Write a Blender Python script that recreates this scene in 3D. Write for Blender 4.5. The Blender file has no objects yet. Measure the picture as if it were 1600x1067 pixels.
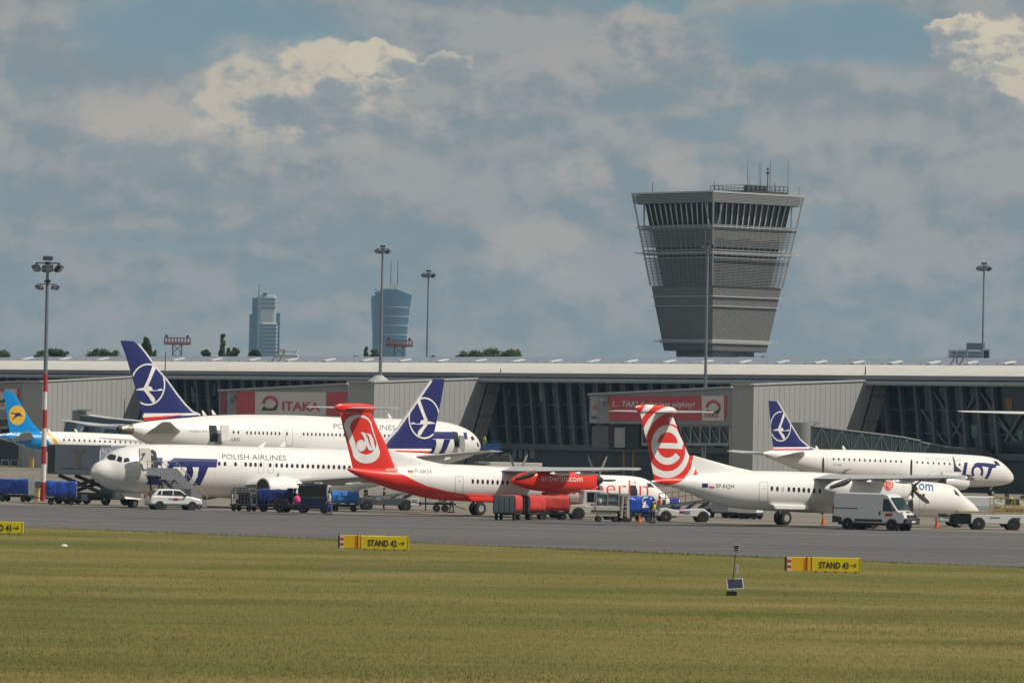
import bpy, bmesh, math, random
import numpy as np
from mathutils import Vector, Matrix, geometry, noise
from mathutils.bvhtree import BVHTree
R = math.radians
random.seed(7)
scene = bpy.context.scene
COL = scene.collection

# ------------------------------------------------------------------ camera
F = 8889.0          # focal length in photograph pixels (1600 wide)
CAM_H, HZ, ROLL = 6.0, 680.0, R(1.1)
PITCH = math.atan((HZ - 533.5) / F)
CR = Matrix.Rotation(math.pi / 2 + PITCH, 3, 'X') @ Matrix.Rotation(ROLL, 3, 'Z')
CAM = Vector((0, 0, CAM_H))
cd = bpy.data.cameras.new('camera'); cam = bpy.data.objects.new('camera', cd); COL.objects.link(cam)
cam.matrix_world = Matrix.Translation(CAM) @ CR.to_4x4()
cd.sensor_width = 36; cd.lens = F / 1600 * 36; cd.clip_start = 1; cd.clip_end = 60000
scene.camera = cam

# airfield grid: aircraft stand along D1, the terminal runs along D2
A0 = R(41.5)
D1 = Vector((math.cos(A0), math.sin(A0), 0)); D2 = Vector((math.sin(A0), -math.cos(A0), 0)); Z = Vector((0, 0, 1))

# ------------------------------------------------------------------ sun, sky
SUN = (D1 * .5 + D2 * .75 + Z * 1.02).normalized()
sd = bpy.data.lights.new('sun', 'SUN'); so = bpy.data.objects.new('sun', sd); COL.objects.link(so)
so.rotation_euler = SUN.to_track_quat('Z', 'Y').to_euler()
sd.energy = 4.0; sd.angle = R(.5); sd.color = (1, .93, .82)
vs = scene.view_settings
vs.view_transform = 'Standard'; vs.look = 'None'; vs.exposure = 0; vs.gamma = 1; vs.use_curve_mapping = False
scene.cycles.max_bounces = 6; scene.cycles.transparent_max_bounces = 8; scene.cycles.volume_bounces = 0

world = bpy.data.worlds.new("World"); scene.world = world; world.use_nodes = True
def build_world():
    nt = world.node_tree; N = nt.nodes; L = nt.links; N.clear()
    def new(t, **kw):
        n = N.new(t)
        for k, v in kw.items(): setattr(n, k, v)
        return n
    def put(s, v):
        if isinstance(v, bpy.types.NodeSocket): L.new(v, s)
        else: s.default_value = v
    def m(op, a, b=0.0, c=None, clamp=False):
        n = new('ShaderNodeMath', operation=op, use_clamp=clamp); put(n.inputs[0], a); put(n.inputs[1], b)
        if c is not None: put(n.inputs[2], c)
        return n.outputs[0]
    def rng(v, a, b, lo=0.0, hi=1.0, smooth=True):
        n = new('ShaderNodeMapRange', interpolation_type='SMOOTHSTEP' if smooth else 'LINEAR')
        put(n.inputs['Value'], v); put(n.inputs['From Min'], a); put(n.inputs['From Max'], b); put(n.inputs['To Min'], lo); put(n.inputs['To Max'], hi)
        return n.outputs[0]
    def mixc(f, a, b):
        n = new('ShaderNodeMix', data_type='RGBA'); put(n.inputs[0], f)
        for s, v in ((n.inputs[6], a), (n.inputs[7], b)):
            if isinstance(v, bpy.types.NodeSocket): L.new(v, s)
            else: s.default_value = (*v, 1)
        return n.outputs[2]
    geo = new('ShaderNodeTexCoord'); sep = new('ShaderNodeSeparateXYZ'); L.new(geo.outputs['Generated'], sep.inputs[0])
    x, y, z = sep.outputs
    # directions on the sky dome: u = tangent of the bearing from +Y, v = tangent of elevation (units of 0.1)
    hyp = m('SQRT', m('ADD', m('MULTIPLY', x, x), m('MULTIPLY', y, y)))
    az = m('ARCTAN2', x, y)
    u = m('MULTIPLY', az, 10.0); v = m('MULTIPLY', m('DIVIDE', z, m('MAXIMUM', hyp, .02)), 10.0)
    vec = new('ShaderNodeCombineXYZ'); put(vec.inputs[0], u); put(vec.inputs[1], v)
    def nz(scale, detail=5, rough=.55, off=(0, 0, 0), sy=1.0, dist=0.0):
        mp = new('ShaderNodeMapping'); L.new(vec.outputs[0], mp.inputs[0]); mp.inputs['Location'].default_value = off; mp.inputs['Scale'].default_value = (1, sy, 1)
        n = new('ShaderNodeTexNoise'); L.new(mp.outputs[0], n.inputs['Vector']); n.inputs['Scale'].default_value = scale
        n.inputs['Detail'].default_value = detail; n.inputs['Roughness'].default_value = rough; n.inputs['Distortion'].default_value = dist
        return n.outputs[0]
    def col(r, g, b): return tuple(((c / 255) ** 2.2) * 21.8 for c in (r, g, b))      # radiance / background strength
    def P(px, py): return ((px - 800) / 888.9, (680 - py + .0192 * (px - 800)) / 888.9)
    n1 = nz(4.0, 6, .6, (3.1, 1.7, 0)); n2 = nz(4.0, 6, .6, (9.4, 5.2, 2)); nb = nz(1.9, 5, .55, (6.3, 2.4, 3), 2.2, .3)
    LX, LY = .022, .026                                 # towards the light on the dome: right and up
    f0 = nz(8.5, 9, .60, (1.2, 7, 1), 1.25); f1 = nz(8.5, 9, .60, (1.2 + LX, 7 + LY * 1.25, 1), 1.25)
    g0 = nz(3.6, 9, .58, (5.2, 3, 7), 1.7); g1 = nz(3.6, 9, .58, (5.2 + LX * 2, 3 + LY * 3.4, 7), 1.7)
    rel = m('MULTIPLY', m('SUBTRACT', f0, f1), 4.8); relg = m('MULTIPLY', m('SUBTRACT', g0, g1), 4.0)
    wu = m('ADD', u, m('MULTIPLY', m('SUBTRACT', n1, .5), .22)); wv = m('ADD', v, m('MULTIPLY', m('SUBTRACT', n2, .5), .17))
    sky = new('ShaderNodeTexSky', sky_type='NISHITA', sun_disc=False)
    sky.sun_elevation = math.asin(SUN.z); sky.sun_rotation = math.atan2(SUN.x, SUN.y); sky.dust_density = 1.6; sky.air_density = 1.0
    sc = new('ShaderNodeMix', data_type='RGBA', blend_type='MULTIPLY'); sc.inputs[0].default_value = 1
    L.new(sky.outputs[0], sc.inputs[6]); sc.inputs[7].default_value = (.5, .52, .52, 1)
    BLUE = col(114, 141, 152); LOWB = col(134, 146, 150); DARK = col(129, 138, 143); GREY = col(140, 146, 149); WARM = col(159, 156, 152); PINK = col(172, 164, 155); LIT = col(202, 190, 168)
    base = mixc(m('SUBTRACT', 1.0, rng(v, 1.4, 4.0)), sc.outputs[2], mixc(rng(v, .25, .8), LOWB, BLUE))
    def blob(c, rx, ry):
        a = m('DIVIDE', m('SUBTRACT', wu, c[0]), rx / 888.9); b = m('DIVIDE', m('SUBTRACT', wv, c[1]), ry / 888.9)
        return m('SUBTRACT', 1.0, m('SQRT', m('ADD', m('MULTIPLY', a, a), m('MULTIPLY', b, b)))), b
    gaps = None
    for (px, py, rx, ry) in ((330, 55, 300, 90), (1290, 50, 250, 70), (1010, 12, 90, 34), (270, 385, 230, 20), (1250, 330, 60, 30)):
        e, _ = blob(P(px, py), rx, ry); g = rng(e, -.05, .5); gaps = g if gaps is None else m('MAXIMUM', gaps, g)
    # broad grey cover, lit in relief
    cov = rng(m('ADD', m('ADD', nb, m('MULTIPLY', m('SUBTRACT', g0, .5), .9)), m('MULTIPLY', m('SUBTRACT', f0, .5), .35)), .14, .42)
    cov = m('MULTIPLY', m('MAXIMUM', cov, m('MULTIPLY', rng(v, .5, .2), .5)), m('SUBTRACT', 1.0, m('MULTIPLY', gaps, .95)))
    soft = mixc(rng(m('ADD', m('ADD', relg, m('MULTIPLY', rel, .45)), m('MULTIPLY', m('SUBTRACT', nb, .5), 1.2)), -.45, .50), DARK, WARM)
    out = mixc(m('MULTIPLY', cov, .92), base, soft)
    # cumulus heads: px, py, rx, ry, brightness, opacity
    heads = ((500, 150, 260, 110, .60, .95), (250, 205, 190, 75, .48, .95), (420, 165, 150, 70, .80, .9), (515, 112, 120, 55, .95, .95), (590, 88, 60, 34, 1.05, .95), (680, 86, 45, 20, .8, .75), (700, 180, 120, 90, .35, .75), (480, 245, 230, 45, .34, .7),
        (40, 60, 90, 90, .25, .7), (60, 190, 80, 60, .28, .6), (250, 310, 170, 40, .28, .55), (1000, 75, 90, 65, .40, .8), (860, 130, 170, 60, .30, .7), (1150, 130, 130, 55, .30, .7), (1430, 140, 160, 55, .20, .65),
        (1545, 80, 95, 60, 1.1, 1.0), (1500, 45, 50, 24, 1.1, .95), (1605, 120, 70, 50, .95, .95), (1300, 205, 220, 55, .24, .55), (880, 275, 70, 42, .42, .75), (1045, 275, 60, 44, .42, .6), (950, 190, 180, 40, .24, .55),
        (840, 410, 95, 80, .46, .8), (930, 460, 80, 60, .36, .65), (1320, 425, 60, 60, .42, .7), (1200, 300, 120, 60, .26, .5), (1440, 250, 170, 45, .28, .5), (450, 405, 150, 26, .32, .6), (170, 440, 150, 35, .28, .5), (1450, 440, 130, 40, .28, .5), (1560, 330, 120, 45, .25, .5), (620, 310, 150, 36, .25, .5), (640, 470, 120, 40, .25, .45))
    for (px, py, rx, ry, br, op) in heads:
        e, hb = blob(P(px, py), rx, ry); soften = .20 if br > .75 else .55
        mask = m('MULTIPLY', rng(m('ADD', e, m('MULTIPLY', m('SUBTRACT', f0, .5), .75)), .02, .02 + soften), op)
        lit = tuple(p_ + (q_ - p_) * max(0, (br - .4) / .6) for p_, q_ in zip(PINK, LIT)) if br > .4 else tuple(p_ + (q_ - p_) * (br / .4) for p_, q_ in zip(GREY, PINK))
        hl = m('ADD', m('MULTIPLY', hb, .8), m('ADD', m('MULTIPLY', rel, 1.0 if br > .75 else .8), m('MULTIPLY', relg, .6)))
        out = mixc(mask, out, mixc(rng(hl, -.75, .55 if br < .75 else .30), GREY if br > .4 else DARK, lit))
    for (px, py, rx, ry, op) in ((470, 176, 90, 22, .8), (560, 196, 70, 18, .6), (650, 150, 60, 25, .5), (1545, 114, 50, 9, .45), (420, 292, 170, 18, .45), (300, 372, 300, 18, .75), (1050, 340, 170, 25, .45), (1500, 190, 100, 30, .4)):
        e, _ = blob(P(px, py), rx, ry); out = mixc(m('MULTIPLY', rng(m('ADD', e, m('MULTIPLY', m('SUBTRACT', f0, .5), .8)), .0, .4), op), out, mixc(rng(rel, -.6, .6), DARK, GREY))
    out = mixc(m('MULTIPLY', rng(v, .30, .05), .35), out, col(140, 150, 153))
    bg = new('ShaderNodeBackground'); L.new(out, bg.inputs[0]); bg.inputs[1].default_value = .05
    o = new('ShaderNodeOutputWorld'); L.new(bg.outputs[0], o.inputs[0])
build_world()

# ------------------------------------------------------------------ helpers
def ray(px, py): return (CR @ Vector(((px - 800) / F, (533.5 - py) / F, -1))).normalized()
def at(px, py, Y):
    d = ray(px, py); return CAM + d * (Y / d.y)
def inter(px, py, P, n):
    d = ray(px, py); return CAM + d * ((P - CAM).dot(n) / d.dot(n))
def G(px, py): return inter(px, py, Vector((0, 0, 0)), Z)
def IC(px, py, c): return inter(px, py, D1 * c, D1)      # on a plane facing along the aircraft axis
def IA(px, py, a): return inter(px, py, D2 * a, D2)
def S(Y): return F / Y

MATS = {}
def mat(name, col, rough=.5, metal=0.0, var=.10, scale=1.5, bump=0.0, spec=.5, streak=None, emit=None):
    if name in MATS: return MATS[name]
    M = bpy.data.materials.new(name); M.use_nodes = True; nt = M.node_tree; N = nt.nodes; L = nt.links
    b = N['Principled BSDF']; b.inputs['Roughness'].default_value = rough; b.inputs['Metallic'].default_value = metal; b.inputs['Specular IOR Level'].default_value = spec
    tc = N.new('ShaderNodeTexCoord'); mp = N.new('ShaderNodeMapping'); L.new(tc.outputs['Object'], mp.inputs[0])
    if streak: mp.inputs['Scale'].default_value = streak
    n = N.new('ShaderNodeTexNoise'); L.new(mp.outputs[0], n.inputs['Vector']); n.inputs['Scale'].default_value = scale; n.inputs['Detail'].default_value = 6; n.inputs['Roughness'].default_value = .65
    cr = N.new('ShaderNodeValToRGB'); L.new(n.outputs[0], cr.inputs[0]); cr.color_ramp.elements[0].position = .3; cr.color_ramp.elements[1].position = .7
    cr.color_ramp.elements[0].color = (*[min(1, c * (1 - var)) for c in col], 1); cr.color_ramp.elements[1].color = (*[min(1, c * (1 + var)) for c in col], 1)
    L.new(cr.outputs[0], b.inputs['Base Color'])
    if bump:
        bp = N.new('ShaderNodeBump'); bp.inputs['Strength'].default_value = bump; bp.inputs['Distance'].default_value = .05; L.new(n.outputs[0], bp.inputs['Height']); L.new(bp.outputs[0], b.inputs['Normal'])
    MATS[name] = M; return M

class MB:
    def __init__(s): s.v = []; s.f = []
    def add(s, vs, fs):
        o = len(s.v); s.v += [tuple(p) for p in vs]; s.f += [tuple(i + o for i in f) for f in fs]; return s
    def box(s, c, d, rot=None, taper=(1, 1)):
        vs = []
        for z in (-.5, .5):
            for (x, y) in ((-.5, -.5), (.5, -.5), (.5, .5), (-.5, .5)):
                k = taper if z > 0 else (1, 1)
                p = Vector((x * d[0] * k[0], y * d[1] * k[1], z * d[2])); p = rot @ p if rot else p
                vs.append(p + Vector(c))
        return s.add(vs, [(3, 2, 1, 0), (4, 5, 6, 7), (0, 1, 5, 4), (1, 2, 6, 5), (2, 3, 7, 6), (3, 0, 4, 7)])
    def bar(s, a, b, w, h=None, up=Z):
        a = Vector(a); b = Vector(b); h = w if h is None else h; t = (b - a).normalized()
        r = t.cross(up)
        if r.length < 1e-4: r = t.cross(Vector((1, 0, 0)))
        r.normalize(); q = r.cross(t)
        vs = []
        for p in (a, b):
            for i, j in ((-1, -1), (1, -1), (1, 1), (-1, 1)): vs.append(p + r * (i * w / 2) + q * (j * h / 2))
        return s.add(vs, [(3, 2, 1, 0), (4, 5, 6, 7), (0, 1, 5, 4), (1, 2, 6, 5), (2, 3, 7, 6), (3, 0, 4, 7)])
    def cyl(s, a, b, r0, r1=None, n=14):
        a = Vector(a); b = Vector(b); r1 = r0 if r1 is None else r1; t = (b - a).normalized()
        r = t.cross(Z)
        if r.length < 1e-4: r = Vector((1, 0, 0))
        r.normalize(); q = r.cross(t)
        vs = [p + (r * math.cos(2 * math.pi * k / n) + q * math.sin(2 * math.pi * k / n)) * rr for p, rr in ((a, r0), (b, r1)) for k in range(n)]
        fs = [(k, (k + 1) % n, n + (k + 1) % n, n + k) for k in range(n)] + [tuple(range(n))[::-1], tuple(range(n, 2 * n))]
        return s.add(vs, fs)
    def loft(s, rings, cap=True, closed=True):
        n = len(rings[0]); o = []
        for r in rings: o += list(r)
        fs = []
        for i in range(len(rings) - 1):
            for k in range(n if closed else n - 1): fs.append((i * n + k, i * n + (k + 1) % n, (i + 1) * n + (k + 1) % n, (i + 1) * n + k))
        if cap: fs += [tuple(range(n))[::-1], tuple(range((len(rings) - 1) * n, len(rings) * n))]
        return s.add(o, fs)
    def prism(s, prof, y0, y1, fn=None):      # profile (x, z) pushed along y
        n = len(prof); vs = [Vector((x, y, z)) for y in (y0, y1) for x, z in prof]
        if fn: vs = [fn(p) for p in vs]
        return s.add(vs, [(k, (k + 1) % n, n + (k + 1) % n, n + k) for k in range(n)] + [tuple(range(n))[::-1], tuple(range(n, 2 * n))])
    def slab(s, pts, off):                    # planar polygon given thickness
        n = len(pts); pts = [Vector(p) for p in pts]; vs = pts + [p + off for p in pts]
        return s.add(vs, [(k, (k + 1) % n, n + (k + 1) % n, n + k) for k in range(n)] + [tuple(range(n))[::-1], tuple(range(n, 2 * n))])
    def ball(s, c, r, n=10, m=7):
        c = Vector(c); r = Vector((r, r, r)) if not hasattr(r, '__len__') else Vector(r)
        rings = []
        for i in range(m + 1):
            t = -math.pi / 2 + math.pi * i / m; cz = max(.02, math.cos(t))
            rings.append([c + Vector((r.x * cz * math.cos(2 * math.pi * k / n), r.y * cz * math.sin(2 * math.pi * k / n), r.z * math.sin(t))) for k in range(n)])
        return s.loft(rings)
    def build(s, name, m, parent=None, smooth=None, bevel=0, seg=2):
        me = bpy.data.meshes.new(name); me.from_pydata([tuple(p) for p in s.v], [], s.f)
        bm = bmesh.new(); bm.from_mesh(me); bmesh.ops.recalc_face_normals(bm, faces=bm.faces)
        if smooth is not None:
            for f in bm.faces: f.smooth = True
            for e in bm.edges:
                if len(e.link_faces) == 2 and e.calc_face_angle(0) > R(smooth): e.smooth = False
        bm.to_mesh(me); bm.free()
        o = bpy.data.objects.new(name, me); COL.objects.link(o); me.materials.append(m)
        if bevel:
            b = o.modifiers.new('bevel', 'BEVEL'); b.width = bevel; b.segments = seg; b.limit_method = 'ANGLE'; b.angle_limit = R(35)
        if parent: o.parent = parent
        return o

def tag(o, label=None, cat=None, group=None, kind=None):
    if label: o['label'] = label
    if cat: o['category'] = cat
    if group: o['group'] = group
    if kind: o['kind'] = kind
    return o
def thing(name, label, cat, loc=(0, 0, 0), rotz=0.0, group=None):
    o = bpy.data.objects.new(name, None); COL.objects.link(o); o.empty_display_size = .5
    o.location = loc; o.rotation_euler = (0, 0, rotz); return tag(o, label, cat, group)
def kids(o): return [c for c in bpy.data.objects if c.parent == o]
def copy_tree(o, parent=None):
    c = o.copy(); COL.objects.link(c)
    if parent: c.parent = parent
    for k in kids(o): copy_tree(k, c)
    return c
def world_m(o):
    M = Matrix.LocRotScale(o.location, o.rotation_euler, o.scale)
    return world_m(o.parent) @ M if o.parent else M

# ---- lettering and marks laid on real surfaces
_font_cap = [None]
def text2d(body, shear=0.0, bold=0.0, spacing=1.0):
    def raw(t):
        c = bpy.data.curves.new('lettering', 'FONT'); c.body = t; c.shear = shear; c.offset = bold; c.resolution_u = 3; c.space_character = spacing; c.fill_mode = 'FRONT'
        o = bpy.data.objects.new('lettering', c); COL.objects.link(o)
        dg = bpy.context.evaluated_depsgraph_get(); me = bpy.data.meshes.new_from_object(o.evaluated_get(dg))
        v = [tuple(p.co) for p in me.vertices]; f = [tuple(p.vertices) for p in me.polygons]
        bpy.data.objects.remove(o); bpy.data.curves.remove(c); bpy.data.meshes.remove(me)
        return v, f
    if _font_cap[0] is None: _font_cap[0] = max(p[1] for p in raw('H')[0])
    v, f = raw(body); cap = _font_cap[0]
    x0 = min(p[0] for p in v); x1 = max(p[0] for p in v)
    return [((p[0] - x0) / (x1 - x0), p[1] / cap) for p in v], f
def text_px(body, p0, p1, cap, lean=0.0, **kw):     # baseline from p0 to p1 (photo px), capital height in px
    v, f = text2d(body, **kw)
    return [(p0[0] + a * (p1[0] - p0[0]) + lean * b, p0[1] + a * (p1[1] - p0[1]) - b * cap) for a, b in v], f
def poly2d(*loops):                                  # filled outline, later loops are holes
    vs = [Vector((x, y, 0)) for lp in loops for x, y in lp]
    tri = geometry.tessellate_polygon([[Vector((x, y, 0)) for x, y in lp] for lp in loops])
    return [(v.x, v.y) for v in vs], [tuple(t) for t in tri]
def ring2d(cx, cy, rx, ry, w, a0=0, a1=360, n=40):   # stroke along an ellipse, w = inner / outer
    v = []; f = []
    for i in range(n + 1):
        a = R(a0 + (a1 - a0) * i / n)
        for k in (1, w): v.append((cx + rx * k * math.cos(a), cy - ry * k * math.sin(a)))
    for i in range(n): f.append((2 * i, 2 * i + 1, 2 * i + 3, 2 * i + 2))
    return v, f
def disc2d(cx, cy, rx, ry, n=28): return poly2d([(cx + rx * math.cos(2 * math.pi * k / n), cy + ry * math.sin(2 * math.pi * k / n)) for k in range(n)])
def rrect(cx, cy, w, h, r, n=3, slope=0.0):
    pts = []
    for (sx, sy, a0) in ((1, 1, 0), (-1, 1, 90), (-1, -1, 180), (1, -1, 270)):
        for k in range(n + 1):
            a = R(a0 + 90 * k / n); dx = sx * (w / 2 - r) + r * math.cos(a); pts.append((cx + dx, cy + sy * (h / 2 - r) + r * math.sin(a) + slope * dx))
    return pts
def clip_poly(pts, clip):                            # Sutherland-Hodgman, convex clip outline
    area = sum(clip[i][0] * clip[(i + 1) % len(clip)][1] - clip[(i + 1) % len(clip)][0] * clip[i][1] for i in range(len(clip)))
    if area < 0: clip = clip[::-1]
    out = list(pts)
    for i in range(len(clip)):
        a, b = clip[i], clip[(i + 1) % len(clip)]; src = out; out = []
        side = lambda p: (b[0] - a[0]) * (p[1] - a[1]) - (b[1] - a[1]) * (p[0] - a[0])
        for j in range(len(src)):
            p, q = src[j - 1], src[j]; sp, sq = side(p), side(q)
            if (sp >= 0) != (sq >= 0):
                t = sp / (sp - sq); out.append((p[0] + t * (q[0] - p[0]), p[1] + t * (q[1] - p[1])))
            if sq >= 0: out.append(q)
        if not out: return []
    return out
def clip2d(vf, clip):
    v, f = vf; V = []; Fc = []
    for face in f:
        p = clip_poly([v[i] for i in face], clip)
        if len(p) > 2: o = len(V); V += p; Fc.append(tuple(range(o, o + len(p))))
    return V, Fc
def merge2d(*vfs):
    V = []; Fc = []
    for v, f in vfs: o = len(V); V += v; Fc += [tuple(i + o for i in t) for t in f]
    return V, Fc
def plane_surf(P, n):
    P = Vector(P); n = Vector(n).normalized()
    def s(px, py): return inter(px, py, P, n), (n if n.dot(CAM - P) > 0 else -n)
    return s
def mesh_surf(*objs):
    trees = []
    for o in objs:
        M = world_m(o); me = o.data
        trees.append(BVHTree.FromPolygons([M @ v.co for v in me.vertices], [tuple(p.vertices) for p in me.polygons]))
    def s(px, py):
        d = ray(px, py); best = None
        for t in trees:
            h = t.ray_cast(CAM, d)
            if h[0] is not None and (best is None or h[3] < best[2]): best = (h[0], h[1], h[3])
        if best is None: return None
        n = best[1]; return best[0], (n if n.dot(d) < 0 else -n)
    return s
def decal(name, vf, surf, m, root, off=.02, maxlen=6.0):
    v, f = vf
    bm = bmesh.new(); bv = [bm.verts.new((x, y, 0)) for x, y in v]
    for t in f:
        try: bm.faces.new([bv[i] for i in t])
        except ValueError: pass
    if maxlen:
        for _ in range(5):
            bmesh.ops.triangulate(bm, faces=bm.faces)
            es = [e for e in bm.edges if e.calc_length() > maxlen]
            if not es: break
            bmesh.ops.subdivide_edges(bm, edges=es, cuts=1)
        bmesh.ops.triangulate(bm, faces=bm.faces)
    Mi = world_m(root).inverted() if root else Matrix.Identity(4); dead = []
    for q in bm.verts:
        h = surf(q.co.x, q.co.y)
        if h is None: dead.append(q)
        else: q.co = Mi @ (h[0] + h[1] * off)
    if dead: bmesh.ops.delete(bm, geom=dead, context='VERTS')
    if not bm.faces: bm.free(); return None
    me = bpy.data.meshes.new(name); bm.normal_update(); bm.to_mesh(me); bm.free(); me.materials.append(m)
    o = bpy.data.objects.new(name, me); COL.objects.link(o)
    if root: o.parent = root
    return o
def lerp(a, b, t): return a + (b - a) * t
def interp(xs, ys, x):                               # monotone cubic through the stations
    n = len(xs)
    if x <= xs[0]: return ys[0]
    if x >= xs[-1]: return ys[-1]
    d = [(ys[i + 1] - ys[i]) / (xs[i + 1] - xs[i]) for i in range(n - 1)]
    mm = [d[0]] + [0 if d[i - 1] * d[i] <= 0 else 2 / (1 / d[i - 1] + 1 / d[i]) for i in range(1, n - 1)] + [d[-1]]
    i = max(k for k in range(n - 1) if xs[k] <= x); h = xs[i + 1] - xs[i]; t = (x - xs[i]) / h
    return (2 * t**3 - 3 * t**2 + 1) * ys[i] + (t**3 - 2 * t**2 + t) * h * mm[i] + (-2 * t**3 + 3 * t**2) * ys[i + 1] + (t**3 - t**2) * h * mm[i + 1]
# ------------------------------------------------------------------ ground sheets
def line_pts(pa, pb, ta, tb):                        # ground line through two photo points, extended
    a, b = G(*pa), G(*pb); return a + (b - a) * ta, a + (b - a) * tb
NL, NR = line_pts((0, 821), (1600, 886.5), -6, 2.2)  # grass / taxiway
FL, FR = line_pts((0, 787), (1600, 832), -6, 3.2)    # taxiway / apron
def sheet(name, pts, z, m, sub=0):
    me = bpy.data.meshes.new(name); me.from_pydata([(p[0], p[1], z) for p in pts], [], [tuple(range(len(pts)))])
    o = bpy.data.objects.new(name, me); COL.objects.link(o); me.materials.append(m); return tag(o, kind='structure')
def ground_mat(name, stops, big, fine, stretch, rough=.9, bump=0.0, detail=8, spec=.2, angle=0.0, grain=(1, 1, 1), mid=0.0):
    M = bpy.data.materials.new(name); M.use_nodes = True; nt = M.node_tree; N = nt.nodes; L = nt.links
    b = N['Principled BSDF']; b.inputs['Roughness'].default_value = rough; b.inputs['Specular IOR Level'].default_value = spec
    tc = N.new('ShaderNodeTexCoord'); mp = N.new('ShaderNodeMapping'); L.new(tc.outputs['Object'], mp.inputs[0]); mp.inputs['Scale'].default_value = stretch; mp.inputs['Rotation'].default_value = (0, 0, angle)
    n1 = N.new('ShaderNodeTexNoise'); L.new(mp.outputs[0], n1.inputs['Vector']); n1.inputs['Scale'].default_value = big; n1.inputs['Detail'].default_value = detail; n1.inputs['Roughness'].default_value = .62
    mg = N.new('ShaderNodeMapping'); L.new(tc.outputs['Object'], mg.inputs[0]); mg.inputs['Scale'].default_value = grain
    n2 = N.new('ShaderNodeTexNoise'); L.new(mg.outputs[0], n2.inputs['Vector']); n2.inputs['Scale'].default_value = fine; n2.inputs['Detail'].default_value = 6; n2.inputs['Roughness'].default_value = .7
    ad = N.new('ShaderNodeMath'); ad.operation = 'MULTIPLY_ADD'; L.new(n2.outputs[0], ad.inputs[0]); ad.inputs[1].default_value = .45; L.new(n1.outputs[0], ad.inputs[2])
    if mid:                                            # clumps between the broad patches and the grain
        n3 = N.new('ShaderNodeTexNoise'); L.new(mp.outputs[0], n3.inputs['Vector']); n3.inputs['Scale'].default_value = big * 7; n3.inputs['Detail'].default_value = 5; n3.inputs['Roughness'].default_value = .7
        a3 = N.new('ShaderNodeMath'); a3.operation = 'MULTIPLY_ADD'; L.new(n3.outputs[0], a3.inputs[0]); a3.inputs[1].default_value = mid; L.new(ad.outputs[0], a3.inputs[2]); a4 = N.new('ShaderNodeMath'); a4.operation = 'SUBTRACT'; L.new(a3.outputs[0], a4.inputs[0]); a4.inputs[1].default_value = mid / 2; ad = a4
    cr = N.new('ShaderNodeValToRGB'); L.new(ad.outputs[0], cr.inputs[0]); el = cr.color_ramp.elements
    el[0].position, el[0].color = stops[0][0], (*stops[0][1], 1); el[1].position, el[1].color = stops[-1][0], (*stops[-1][1], 1)
    for p, c in stops[1:-1]: e = el.new(p); e.color = (*c, 1)
    L.new(cr.outputs[0], b.inputs['Base Color'])
    if bump:
        bp = N.new('ShaderNodeBump'); bp.inputs['Strength'].default_value = bump; bp.inputs['Distance'].default_value = .15; L.new(n2.outputs[0], bp.inputs['Height']); L.new(bp.outputs[0], b.inputs['Normal'])
    return M
grass_m = ground_mat('mown_grass', [(.42, (.052, .073, .012)), (.58, (.100, .109, .019)), (.70, (.145, .135, .029)), (.82, (.198, .163, .048)), (.97, (.275, .215, .082))], .10, 5.0, (.30, .75, 1), bump=.55, angle=R(8), grain=(1.8, .12, 1), mid=.30)
apron_m = ground_mat('apron_concrete', [(.5, (.17, .15, .125)), (.75, (.225, .20, .168)), (1.0, (.27, .245, .205))], .12, 3, (.3, 1.2, 1), angle=-R(48))
taxi_m = ground_mat('taxiway_asphalt', [(.5, (.074, .074, .075)), (.68, (.112, .112, .110)), (.8, (.132, .130, .126)), (1.0, (.18, .175, .163))], .14, 4, (.06, 1.4, 1), angle=R(24))
rear_m = ground_mat('far_ground', [(.5, (.06, .07, .03)), (1.0, (.12, .12, .06))], .02, .5, (1, 1, 1))
sheet('ground', [(-3200, -400), (3200, -400), (3200, 9000), (-3200, 9000)], -.016, rear_m)
far = D1 * 900
sheet('apron', [FL - D1 * 160, FR - D1 * 160, FR + far, FL + far], -.012, apron_m)
sheet('taxiway', [NL, NR, FR, FL], -.006, taxi_m)
sheet('grass_field', [NL, NR, (NR.x, -200), (NL.x, -200)], 0, grass_m)
yellow_line = mat('faded_yellow_line', (.42, .33, .12), .8, var=.35, scale=.6)
joint_m = mat('joint_sealant', (.075, .07, .065), .9, var=.3, scale=.2)
def stripe(name, a, b, w, m, z):
    a, b = Vector((a[0], a[1], 0)), Vector((b[0], b[1], 0)); s = (b - a).normalized().cross(Z) * w / 2
    return sheet(name, [a - s, b - s, b + s, a + s], z, m)
def gstripe(name, pts, w, m, z):
    for p, q in zip(pts[:-1], pts[1:]): stripe(name, G(*p), G(*q), w, m, z)
for pts in ([(900, 846), (960, 848), (1022, 849.5)], [(1128, 852), (1215, 855)], [(1545, 868), (1600, 871)], [(420, 815), (560, 818)], [(160, 817), (190, 819)], [(700, 822), (830, 824)]): gstripe('taxiway_line', pts, .22, yellow_line, -.002)
fd = (FR - FL).normalized(); fn = Vector((-fd.y, fd.x, 0))
stripe('taxiway_edge_line', FL - fn * 1.6, FR - fn * 1.6, .18, mat('faded_white_line', (.3, .29, .26), .8, var=.3, scale=.3), -.002)
for k, off in enumerate((5, 14, 25, 38, 52, 70, 92, 118, 148, 182, 220)): stripe('apron_joint', FL + fn * off, FR + fn * off, .10 + .012 * k, joint_m, -.008)
for k, off in enumerate((9, 19, 31, 44)): stripe('taxiway_seam', FL - fn * off, FR - fn * off, .28, mat('asphalt_seam', (.062, .062, .062), .9, var=.4, scale=.15), -.003)
tar = mat('oil_stain', (.07, .065, .06), .7, var=.4, scale=.8)
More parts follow.
